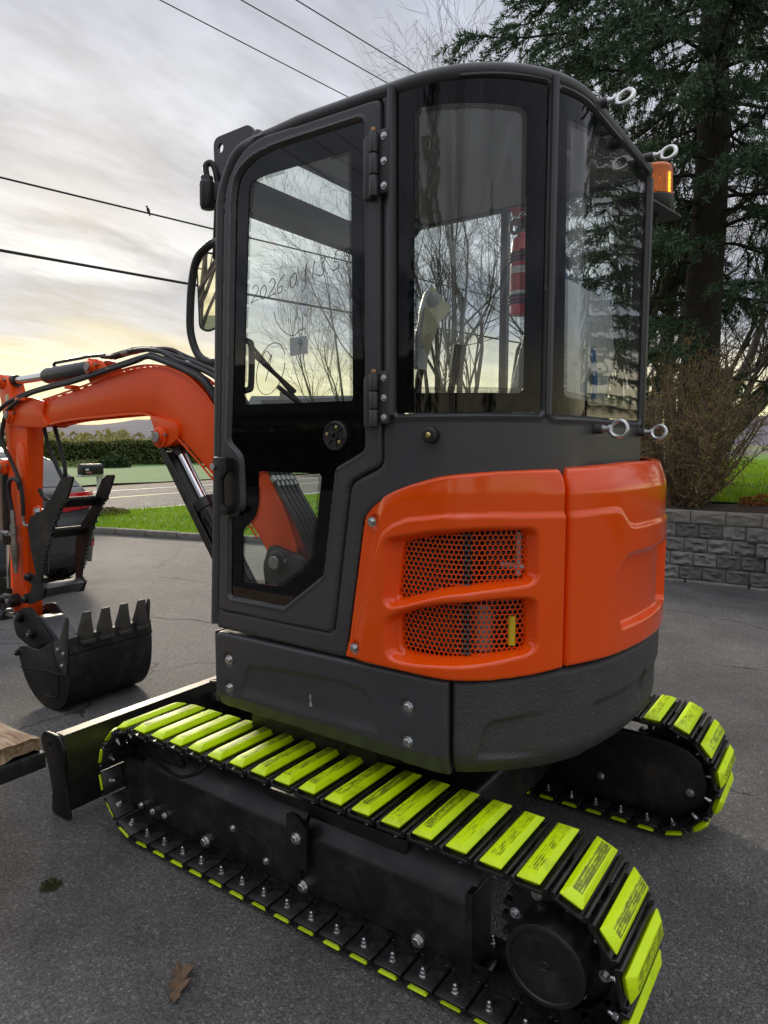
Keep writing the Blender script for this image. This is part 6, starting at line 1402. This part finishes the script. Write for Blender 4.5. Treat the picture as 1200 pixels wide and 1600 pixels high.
for s in (1, -1):
    car_patch('rear_window', 0.245, 0.92, 4.03, 5.0, s, mat('pale_reflecting_glass', (0.035, 0.038, 0.04), 0.03, spec=1.0) if 'pale_reflecting_glass' not in MATS else MATS['pale_reflecting_glass'], 0.006, CAR)
    car_patch('side_window', 0.75, 1.55, 3.12, 3.9, s, M_CARG, 0.005, CAR); car_patch('side_window', 1.62, 2.55, 3.12, 3.9, s, M_CARG, 0.005, CAR)
    mrl = MATS.get('red_lamp_lens') or mat('red_lamp_lens', (0.62, 0.012, 0.016), 0.10, coat=0.6)
    lp_ = resample([(0.085, 0.44), (0.080, 0.60), (0.095, 0.74), (0.17, 0.835), (0.32, 0.885), (0.50, 0.905)], 18); V = []; F = []
    for o in (0.0, 0.05):
        for i, (px_, py_) in enumerate(lp_):
            u = i / 17
            for j in range(5): z = (0.80 + 0.085 * u) * (1 - j / 4) + (0.985 - 0.02 * u + 0.02 * math.sin(3 * u)) * j / 4; bu = 0.012 * math.sin(math.pi * j / 4); V.append((CX0 + px_ - bu * (1 - u) + o, CYC + s * (py_ + bu * u - o), z))
    for i in range(17):
        for j in range(4): a = i * 5 + j; F += [(a, a + 1, a + 6, a + 5)]
    for i in range(17): a = i * 5; F += [(a, a + 5, a + 95, a + 90), (a + 4, a + 94, a + 99, a + 9)]
    tl = B().add(V, F).build('tail_light', mrl, CAR)
    B().lathe([(0.045, 0), (0.04, 0.012), (0.0, 0.016)], (CX0 + 0.078, CYC + s * 0.66, 0.875), (-1, s * 0.1, 0), 20).build('lamp_cluster', MATS.get('clear_lamp') or mat('clear_lamp', (0.80, 0.05, 0.04), 0.08, coat=0.5), tl)
    car_patch('bumper_reflector', 0.05, 0.17, 0.70, 0.95, s, MATS['red_lamp_lens'], 0.010, CAR)
    car_patch('bumper_corner', 0.0, 0.62, 1.30, 1.62, s, mat('pale_bumper_chrome', (0.45, 0.43, 0.36), 0.25, metal=0.6) if 'pale_bumper_chrome' not in MATS else MATS['pale_bumper_chrome'], 0.008, CAR, shape=lambda a, b: (a, b * (0.35 + 0.65 * a)))
    B().cyl((CX0 + 0.02, CYC + s * 0.60, 0.275), (CX0 + 0.22, CYC + s * 0.60, 0.285), 0.042, 20).build('exhaust_pipe', M_CHROME, CAR)
    for wx in (0.86, 3.48):
        w = B().lathe([(0.20, -0.10), (0.30, -0.105), (0.325, -0.085), (0.328, 0.0), (0.325, 0.085), (0.30, 0.105), (0.20, 0.10)], (CX0 + wx, CYC + s * 0.79, 0.328), (0, 1, 0), 36).build('wheel', M_RUBBER, CAR)
        B().lathe([(0.20, -0.085), (0.205, -0.09), (0.205, 0.09), (0.20, 0.085), (0.12, 0.06), (0.05, 0.08)], (CX0 + wx, CYC + s * 0.79, 0.328), (0, s, 0), 20).build('rim', M_ALU, w)
        B().lathe([(0.36, 0), (0.36, 0.02)], (CX0 + wx, CYC + s * 0.872, 0.35), (0, s, 0), 36).build('wheel_arch', M_PLAST, CAR)
B().box((CX0 + 0.118, CYC - 0.0, 0.80), (0.014, 0.34, 0.15)).build('plate_holder', M_PLAST, CAR, bevel=0.004)
plate = B().box((CX0 + 0.110, CYC, 0.80), (0.006, 0.31, 0.13)).build('number_plate', mat('plate_white', (0.45, 0.47, 0.5), 0.4), CAR, bevel=0.003)
B().box((CX0 + 0.02, CYC, 0.33), (0.22, 0.9, 0.12)).build('lower_bumper', M_PLAST, CAR, bevel=0.02)
hb_ = B().box((CX0 - 0.02, CYC, 0.295), (0.26, 0.055, 0.055)).box((CX0 - 0.14, CYC, 0.30), (0.10, 0.06, 0.02)).build('tow_bar', M_BLACK, CAR, bevel=0.004)
B().lathe([(0.030, 0.0), (0.030, 0.015), (0.018, 0.02), (0.018, 0.05), (0.024, 0.062), (0.031, 0.078), (0.031, 0.092), (0.022, 0.108), (0.010, 0.112)], (CX0 - 0.155, CYC, 0.31), (0, 0, 1), 18).build('tow_ball', mat('worn_brass_ball', (0.50, 0.40, 0.26), 0.3, metal=0.9), hb_)

# ---- mailbox
MB = thing('mailbox', 'black rounded mailbox on a white post beside the road', 'mailbox', (12.35, -8.05, 0))
mx_, my_ = 12.35, -7.88
MBW = mat('weathered_white_wood', (0.62, 0.62, 0.60), 0.7, var=0.12, vscale=20, bump=0.2, bscale=50)
B().box((mx_, my_ - 0.13, 0.40), (0.09, 0.09, 0.92)).build('post', MBW, MB, bevel=0.006)
B().box((mx_ + 0.02, my_ + 0.05, 0.865), (0.16, 0.50, 0.045)).build('arm', MBW, MB, bevel=0.004)
pr = [(-0.085, 0.0), (0.085, 0.0), (0.085, 0.12)] + [(0.085 * math.cos(a), 0.12 + 0.085 * math.sin(a)) for a in np.linspace(0.15, math.pi - 0.15, 10)] + [(-0.085, 0.12)]
mbx = B().prism([(mx_ + p[0], 0.89 + p[1]) for p in pr], 'y', my_ - 0.17, my_ + 0.27).build('box', M_PLAST, MB, bevel=0.006)
B().box((mx_ - 0.0865, my_ + 0.18, 0.99), (0.003, 0.07, 0.035)).build('sticker', M_WHITE, mbx)
B().box((mx_ - 0.089, my_ + 0.15, 0.935), (0.004, 0.12, 0.028)).box((mx_ - 0.089, my_ + 0.10, 0.925), (0.004, 0.025, 0.05)).build('flag', mat('faded_pink_flag', (0.55, 0.22, 0.22), 0.6), mbx)
B().prism([(mx_ + p[0] * 1.03, 0.887 + p[1] * 1.03) for p in pr], 'y', my_ + 0.268, my_ + 0.28).build('door', M_PLAST, mbx, bevel=0.003)

# ---- flat trailer reaching in at the left edge
TRX = 2.235; TRY = -1.180; TRZ = 0.455
TL = thing('trailer', 'dark steel trailer bed corner at the left edge below the bucket', 'trailer', (3.6, -0.45, 0))
M_ANG = mat('green_black_steel', (0.016, 0.020, 0.019), 0.45, var=0.3, vscale=10, dust=((0.12, 0.11, 0.09), 0.3, 12))
fr_ = B().box((TRX + 0.03, -0.45, TRZ - 0.03), (0.06, 1.51, 0.055)).box((TRX + 1.5, TRY + 0.03, TRZ - 0.03), (3.0, 0.06, 0.056)).box((TRX + 1.5, 0.27, TRZ - 0.03), (3.0, 0.06, 0.056)).box((TRX + 2.97, -0.45, TRZ - 0.03), (0.06, 1.51, 0.055))
fr_.box((TRX + 0.05, TRY + 0.10, TRZ - 0.062), (0.03, 0.02, 0.02)).build('bed_frame', M_ANG, TL, bevel=0.003)
B().cyl((TRX + 1.6, -1.15, 0.28), (TRX + 1.6, 0.25, 0.28), 0.03).build('axle', M_ANG, TL)
for yy in (-1.32, 0.40):
    w = B().lathe([(0.12, -0.07), (0.26, -0.075), (0.28, -0.05), (0.28, 0.05), (0.26, 0.075), (0.12, 0.07)], (TRX + 1.9, yy + (0.5 if yy < 0 else -0.5), 0.28), (0, 1, 0), 28).build('wheel', M_RUBBER, TL)
def build_wood():
    m = mat('weathered_plank_wood', (0.38, 0.27, 0.17), 0.85, bump=0.5, bscale=30); nt = m.node_tree; N = nt.nodes; L = nt.links; b = N['Principled BSDF']
    tc = N.new('ShaderNodeTexCoord'); mp = N.new('ShaderNodeMapping'); mp.inputs['Scale'].default_value = (3, 40, 40); L.new(tc.outputs['Object'], mp.inputs[0])
    n = N.new('ShaderNodeTexNoise'); n.inputs['Scale'].default_value = 2.0; n.inputs['Detail'].default_value = 7; n.inputs['Roughness'].default_value = 0.7; L.new(mp.outputs[0], n.inputs['Vector'])
    n2 = N.new('ShaderNodeTexNoise'); n2.inputs['Scale'].default_value = 9; n2.inputs['Detail'].default_value = 4; L.new(tc.outputs['Object'], n2.inputs['Vector'])
    a = N.new('ShaderNodeMath'); a.operation = 'MULTIPLY_ADD'; L.new(n2.outputs[0], a.inputs[0]); a.inputs[1].default_value = 0.6; L.new(n.outputs[0], a.inputs[2])
    r = N.new('ShaderNodeValToRGB'); cr = r.color_ramp; cr.elements[0].position = 0.55; cr.elements[0].color = (0.12, 0.065, 0.035, 1); cr.elements[1].position = 1.0; cr.elements[1].color = (0.55, 0.45, 0.33, 1); e = cr.elements.new(0.75); e.color = (0.34, 0.22, 0.13, 1)
    L.new(a.outputs[0], r.inputs[0]); L.new(r.outputs[0], b.inputs['Base Color']); return m
M_WOOD = build_wood()
GP = 'planks on the trailer bed'
labs = ['weathered wooden plank with splintered end on the trailer corner', 'second plank of the trailer bed, out past the left edge', 'third plank of the trailer bed, out past the left edge', 'fourth plank of the trailer bed, out past the left edge']
for k in range(4):
    y0 = TRY - 0.012 + k * 0.345; r = np.random.default_rng(70 + k); V = []; F = []; nx, ny = 16, 10
    for lay in (0, 1):
        for i in range(nx):
            for j in range(ny):
                u, v = i / (nx - 1), j / (ny - 1); x = TRX + 0.010 + 2.9 * u ** 2.2; x += (0.045 * (v > 0.35) * (1 - u) ** 20 - 0.03 * (1 - v) * 0) if lay else 0
                if i == 0: x += 0.012 * r.normal() + 0.035 * (1 - v)
                z = TRZ - 0.001 + (0.055 + 0.004 * r.normal() * (0.4 + (1 - u) ** 4) - 0.012 * ((v - .5) * 2) ** 6) * lay
                V.append((x, y0 + 0.31 * v + 0.004 * r.normal(), z))
    for lay in (0, 1):
        for i in range(nx - 1):
            for j in range(ny - 1): a = lay * nx * ny + i * ny + j; F.append((a, a + 1, a + ny + 1, a + ny))
    n0 = nx * ny
    for i in range(nx - 1): F += [(i * ny, (i + 1) * ny, n0 + (i + 1) * ny, n0 + i * ny), (i * ny + ny - 1, n0 + i * ny + ny - 1, n0 + (i + 1) * ny + ny - 1, (i + 1) * ny + ny - 1)]
    for j in range(ny - 1): F += [(j, n0 + j, n0 + j + 1, j + 1), ((nx - 1) * ny + j, (nx - 1) * ny + j + 1, n0 + (nx - 1) * ny + j + 1, n0 + (nx - 1) * ny + j)]
    if k == 0: tag(B().add(V, F).build('wooden_plank', M_WOOD, None, angle=30), labs[0], 'plank')
    else: B().add(V, F).build('bed_plank', M_WOOD, TL, angle=30)

# ---- overhead wires and a bird
M_WIRE = mat('black_cable', (0.012, 0.013, 0.014), 0.6)
def wire(a, b, sag, r, label):
    a, b = Vector(a), Vector(b); pts = []
    for k in range(81):
        t = k / 80; p = a.lerp(b, t); p.z -= sag * 4 * t * (1 - t); pts.append(p)
    return tag(B().tube(pts, r, 6).build('overhead_wire', M_WIRE), label, 'wire', 'overhead wires')
def wext(p, q, z, y0, y1):
    p, q = np.array(p), np.array(q); d = (q - p) / (q[1] - p[1]); A = p + d * (y0 - p[1]); Bq = p + d * (y1 - p[1]); return (A[0], A[1], z), (Bq[0], Bq[1], z)
for (p, q, s, lb_) in (((7.544, -5.992), (7.113, -9.158), 0.0, 'leftmost of three thin wires crossing the sky above the cab'), ((6.71, -6.569), (6.357, -9.137), 0.0, 'middle of three thin wires crossing the sky above the cab'), ((6.145, -6.96), (5.842, -9.162), 0.0, 'rightmost of three thin wires crossing the sky above the cab')):
    a, b = wext(p, q, 7.0, 14, -30); wire(a, b, s, 0.008, lb_)
a, b = wext((15.109, -7.795), (14.165, -12.646), 7.0, 12, -42); wire(a, b, 0.0, 0.022, 'thin cable with a bird on it left of the cab')
WB = (a, b)
a, b = wext((20.713, -10.576), (19.643, -16.377), 7.0, 14, -60); wire(a, b, 0.0, 0.045, 'thick lower cable running to the mirror left of the cab')
bd_ = Vector((14.49, -10.98, 7.01)); 
bb = B(); bb.lathe([(0.004, -0.07), (0.022, -0.05), (0.036, -0.02), (0.040, 0.01), (0.032, 0.045), (0.020, 0.06)], bd_ + Vector((0, 0, 0.06)), (0.1, 0.25, 1), 10); bb.lathe([(0.008, -0.022), (0.022, -0.012), (0.025, 0.005), (0.018, 0.02), (0.004, 0.026)], bd_ + Vector((0.012, 0.03, 0.135)), (0, 0.2, 1), 10); bb.box(bd_ + Vector((-0.01, -0.03, -0.02)), (0.015, 0.03, 0.10)).lathe([(0.007, 0), (0.001, 0.025)], bd_ + Vector((0.015, 0.05, 0.135)), (0, 1, 0), 6)
tag(bb.build('bird', mat('dark_bird_feathers', (0.03, 0.03, 0.032), 0.8)), 'tiny dark bird perched on the upper left cable', 'bird')

# ---- utility pole, street furniture far away
M_POLE = mat('grey_pole_wood', (0.13, 0.115, 0.10), 0.9, var=0.2, vscale=6)
def upole(x, y, h, label):
    r = thing('utility_pole', label, 'pole', (x, y, 0)); B().lathe([(0.14, 0), (0.10, h)], (x, y, 0), (0, 0, 1), 12).build('shaft', M_POLE, r); B().box((x, y, h - 0.5), (2.0, 0.12, 0.12)).build('cross_arm', M_POLE, r)
upole(48.5, -55.5, 5.2, 'slim utility pole seen low through the upper door pane'); upole(46.5, -35.6, 2.9, 'short grey post behind the hedge near the boom cylinder')

# ---- houses: one far down the road, two across the street behind the camera (they show in the glass)
def house(name, label, c, L, W, wallh, rise, m_wall, m_roof, rotz=0.0, porch=False):
    root = thing(name, label, 'house', (c[0], c[1], 0)); Mx = Matrix.Translation((c[0], c[1], c[2])) @ Matrix.Rotation(rotz, 4, 'Z')
    def add(bld, nm, m, par=root, bevel=0): 
        bld.v = [tuple(Mx @ Vector(p)) for p in bld.v]; return bld.build(nm, m, par, bevel=bevel)
    add(B().prism([(-W / 2, 0), (W / 2, 0), (W / 2, wallh), (0, wallh + rise), (-W / 2, wallh)], 'x', -L / 2, L / 2), 'wall', m_wall)
    rf = B()
    for s in (-1, 1):
        rf.add([(x, s * y, z) for x in (-L / 2 - 0.4, L / 2 + 0.4) for (y, z) in ((W / 2 + 0.4, wallh - 0.4 * rise / (W / 2) + 0.02), (0, wallh + rise + 0.02), (0, wallh + rise + 0.16), (W / 2 + 0.4, wallh - 0.4 * rise / (W / 2) + 0.16))], [(0, 1, 2, 3), (4, 7, 6, 5), (0, 4, 5, 1), (1, 5, 6, 2), (2, 6, 7, 3), (3, 7, 4, 0)])
    roof_ = add(rf, 'roof', m_roof)
    add(B().box((L * 0.2, 0.6, wallh + rise), (0.6, 0.6, 1.2)), 'chimney', M_KERB, roof_)
    for s in (-1, 1):
        for k in range(3):
            x = -L / 3 + k * L / 3; f = add(B().box((x, s * (W / 2 + 0.02), wallh * 0.55), (1.3, 0.06, 1.2)), 'window', M_WHITE); add(B().box((x, s * (W / 2 + 0.045), wallh * 0.55), (1.14, 0.04, 1.04)), 'pane', M_CARG, f)
        f = add(B().box((s * (L / 2 + 0.02), 0.3, wallh * 0.55), (0.06, 1.3, 1.2)), 'window', M_WHITE); add(B().box((s * (L / 2 + 0.045), 0.3, wallh * 0.55), (0.04, 1.14, 1.04)), 'pane', M_CARG, f)
    dr = add(B().box((L * 0.17, -W / 2 - 0.03, 1.0), (0.95, 0.06, 2.0)), 'door', M_WHITE)
    if porch:
        add(B().box((0, -W / 2 - 1.0, 0.35), (L * 0.7, 2.0, 0.12)), 'porch_deck', M_WOOD); rl = B()
        for k in range(14): rl.box((-L * 0.34 + k * L * 0.68 / 13, -W / 2 - 1.95, 0.85), (0.06, 0.06, 0.9))
        rl.box((0, -W / 2 - 1.95, 1.3), (L * 0.7, 0.08, 0.08)); add(rl, 'porch_railing', M_WHITE)
    return root
M_YW = mat('pale_yellow_siding', (0.52, 0.44, 0.24), 0.8, var=0.08); M_GW = mat('grey_siding', (0.36, 0.36, 0.37), 0.8, var=0.08); M_RF1 = mat('dark_shingle_roof', (0.035, 0.032, 0.033), 0.9, var=0.3, vscale=5); M_RF2 = mat('grey_shingle_roof', (0.13, 0.13, 0.14), 0.9, var=0.2, vscale=3)
house('far_house', 'grey roofed house far off, low in the upper door pane', (61, -69.5, 0.5), 13, 9, 4.6, 2.4, M_GW, M_RF2, R(30))
house('neighbour_house', 'pale grey house far beyond the lawn at the right edge', (-4, -52, 0.8), 12, 8, 2.8, 2.0, M_GW, M_RF2, R(5))
house('yellow_house', 'pale yellow bungalow with dark roof behind the viewer, mirrored in the door glass', (19, 20.5, 0), 11, 8, 2.7, 2.2, M_YW, M_RF1, R(180 - 12), True)
def copy_tree(src, loc, scale, rotz, label, group=None):
    d = Matrix.Translation(loc) @ Matrix.Rotation(rotz, 4, 'Z') @ Matrix.Scale(scale, 4) @ Matrix.Translation(-Vector(ROOTS[src.name]))
    c = src.copy(); COL.objects.link(c); ROOTS[c.name] = tuple(loc); c.location = loc; c['label'] = label
    if group: c['group'] = group
    for ch in src.children:
        k = ch.copy(); COL.objects.link(k); k.parent = c; k.matrix_parent_inverse = Matrix.Translation(-Vector(loc)); k.matrix_basis = d
    return c
copy_tree(SPRUCE, (7.5, 13.5, 0), 0.75, 1.0, 'dark spruce behind the viewer, mirrored in the door glass', 'spruces behind the viewer')
copy_tree(SPRUCE, (3.2, 10.5, 0), 0.85, 2.4, 'tall spruce behind the viewer, mirrored in the corner glass', 'spruces behind the viewer')
BT = [o for o in bpy.data.objects if o.name.startswith('bare_tree') and o.parent is None]
copy_tree(SPRUCE, (-9, 8.5, 0), 0.55, 5.0, 'small spruce behind the viewer, mirrored in the door mirror', 'spruces behind the viewer')
copy_tree(BT[1], (10.5, 10.5, 0), 0.9, 0.7, 'bare tree behind the viewer, mirrored in the upper door glass', 'bare trees behind the viewer')
copy_tree(BT[0], (-1.5, 10.0, 0), 0.95, 2.0, 'many-stemmed bare tree behind the viewer, mirrored in the corner glass', 'bare trees behind the viewer')
copy_tree(SPRUCE, (-3.2, -12.5, 0.78), 0.7, 4.0, 'spruce past the right edge, mirrored in the rear cab glass', 'spruces behind the viewer')
copy_tree(BT[0], (-2.5, -24, 0.8), 0.9, 1.2, 'far many-stemmed bare tree beyond the lawn at the right', GB)
copy_tree(BT[4], (7.0, -26, 0.3), 1.0, 2.6, 'far bare tree between the two nearer ones behind the cab', GB)
copy_tree(BT[2], (-0.2, -13.6, 0.78), 0.95, 0.9, 'spreading bare tree beyond the spruce at the right edge', GB)
hedge((1.0, 17.5), (30, 11.5), 2.0, 1.4, 9000, 'street_hedge', 'dark hedge behind the viewer, mirrored in the door glass', leaf_mat('street_hedge_leaves', [(0.015, 0.025, 0.008), (0.035, 0.055, 0.016), (0.07, 0.08, 0.03)], 0.8, 1.0), 44)

# ---- small things on the ground
def leaf():
    pts = [(0.00, 0.00), (0.012, 0.018), (0.004, 0.032), (0.022, 0.040), (0.030, 0.058), (0.014, 0.062), (0.018, 0.085), (0.034, 0.098), (0.016, 0.104), (0.004, 0.125), (-0.010, 0.108), (-0.030, 0.112), (-0.022, 0.092), (-0.036, 0.080), (-0.020, 0.070), (-0.022, 0.050), (-0.034, 0.040), (-0.014, 0.032), (-0.016, 0.015)]
    a = R(-145); V = []; F = []
    c = (0.0, 0.06)
    for z in (0.0, 0.0016):
        for (u, v) in [c] + pts:
            x, y = u * 1.0, v * 1.15; curl = 0.006 + 3.0 * abs(u) ** 1.6 * 2 + 0.10 * max(v - 0.08, 0) + 0.12 * max(0.02 - v, 0)
            V.append((1.435 + x * math.cos(a) - y * math.sin(a), -1.085 + x * math.sin(a) + y * math.cos(a), curl + z))
    n = len(pts)
    for k in range(n): F += [(0, 1 + k, 1 + (k + 1) % n), (n + 1, n + 2 + (k + 1) % n, n + 2 + k), (1 + k, n + 2 + k, n + 2 + (k + 1) % n, 1 + (k + 1) % n)]
    tag(B().add(V, F).build('dry_leaf', mat('dry_brown_leaf', (0.17, 0.105, 0.065), 0.8, var=0.3, vscale=50, bump=0.5, bscale=90), angle=25), 'dry brown curled oak leaf on the asphalt in front', 'leaf')
leaf()
def tuft(c, rad, h, n, m, name, label, seed):
    r = np.random.default_rng(seed); q = rad * np.sqrt(r.uniform(0, 1, n)); a = r.uniform(0, 6.28, n)
    P = np.c_[c[0] + np.cos(a) * q, c[1] + np.sin(a) * q, r.uniform(0, h, n)]; U = r.normal(0, 1, (n, 3)); U /= np.linalg.norm(U, axis=1)[:, None]; W = np.cross(U, r.normal(0, 1, (n, 3))); W /= np.linalg.norm(W, axis=1)[:, None]
    tag(fast_quads(name, P, U * 0.006, W * 0.003, m), label, 'moss')
tuft((2.19, -1.175), 0.035, 0.008, 260, leaf_mat('olive_moss', [(0.03, 0.035, 0.01), (0.06, 0.07, 0.02), (0.09, 0.10, 0.03)], 0.9, 30), 'moss_tuft', 'small olive moss tuft on the asphalt near the trailer', 61)
# crack and stain in the asphalt, worn into the driveway
M_CRACK = mat('asphalt_crack_fill', (0.012, 0.012, 0.012), 0.95); M_STAIN = mat('dark_oil_stain', (0.035, 0.032, 0.028), 0.6, var=0.5, vscale=9); M_SALT = mat('pale_salt_mark', (0.26, 0.25, 0.235), 0.9, var=0.5, vscale=7)
def crack(pts, w, m, name):
    P = spline([(p[0], p[1], 0.003) for p in pts], 6); V = []; F = []
    for i, p in enumerate(P):
        t = (P[min(i + 1, len(P) - 1)] - P[max(i - 1, 0)]).normalized(); n = Vector((-t.y, t.x, 0)); ww = w * random.uniform(0.5, 1.2) * (0.3 if i in (0, len(P) - 1) else 1); j = Vector((random.uniform(-1, 1), random.uniform(-1, 1), 0)) * 0.006
        V += [p + n * ww + j, p - n * ww + j]
    for i in range(len(P) - 1): F.append((2 * i, 2 * i + 1, 2 * i + 3, 2 * i + 2))
    raw(name, [tuple(v) for v in V], F, m, drive)
def blotch(cx, cy, lx, ly, rot, seed, m, name):
    r = np.random.default_rng(seed); n = 40; k = np.cumsum(r.normal(0, 0.10, n)); k -= np.linspace(k[0], k[-1], n); P = []
    for i in range(n):
        a = 2 * math.pi * i / n; q = 1 + k[i] + 0.10 * r.normal(); x, y = lx * q * math.cos(a), ly * q * math.sin(a); P.append((cx + x * math.cos(rot) - y * math.sin(rot), cy + x * math.sin(rot) + y * math.cos(rot), 0.0025))
    raw(name, [(cx, cy, 0.0025)] + P, [(0, 1 + i, 1 + (i + 1) % n) for i in range(n)], m, drive)
M_DAMP = asphalt('damp_asphalt', (0.040, 0.038, 0.036), (0.075, 0.070, 0.064), 0.0, 0.6)
crack([(5.15, -3.45), (4.98, -3.66), (4.80, -3.72), (4.62, -3.82), (4.38, -3.84), (4.15, -3.98), (3.8, -4.02)], 0.0045, M_CRACK, 'crack')
crack([(4.42, -3.88), (4.55, -4.05), (4.85, -4.5), (5.4, -5.1)], 0.0035, M_CRACK, 'crack')
crack([(6.1, -2.1), (5.6, -2.5), (5.2, -2.55), (4.9, -2.9)], 0.0035, M_CRACK, 'crack')
# loose grit on the asphalt (uncountable)
def grit(n):
    r = np.random.default_rng(91); x = r.uniform(-0.5, 7.5, n); y = r.uniform(-7.6, -0.4, n); s = r.uniform(0.0012, 0.0042, n) * (1 + (r.random(n) > 0.97) * 1.2); a = r.uniform(0, 6.28, n)
    base = np.array([[1, 0, 0.1], [-0.5, 0.87, 0.1], [-0.5, -0.87, 0.1], [0.1, 0.1, 0.9]]); c, d = np.cos(a), np.sin(a)
    V = np.stack([np.stack([x + s * (b[0] * c - b[1] * d), y + s * (b[0] * d + b[1] * c), s * b[2]], 1) for b in base], 1).reshape(-1, 3)
    k = np.arange(n)[:, None, None] * 4; F = (np.array([[0, 1, 3], [1, 2, 3], [2, 0, 3]])[None] + k).reshape(-1, 3).astype(np.int32)
    stuff(tag(raw('loose_grit', V, F, leaf_mat('grit_stone', [(0.10, 0.09, 0.08), (0.22, 0.20, 0.18), (0.40, 0.38, 0.34)], 0.9, 6)), 'loose grit and small stones scattered over the asphalt', 'grit'))
grit(9000)
bpy.context.view_layer.update()
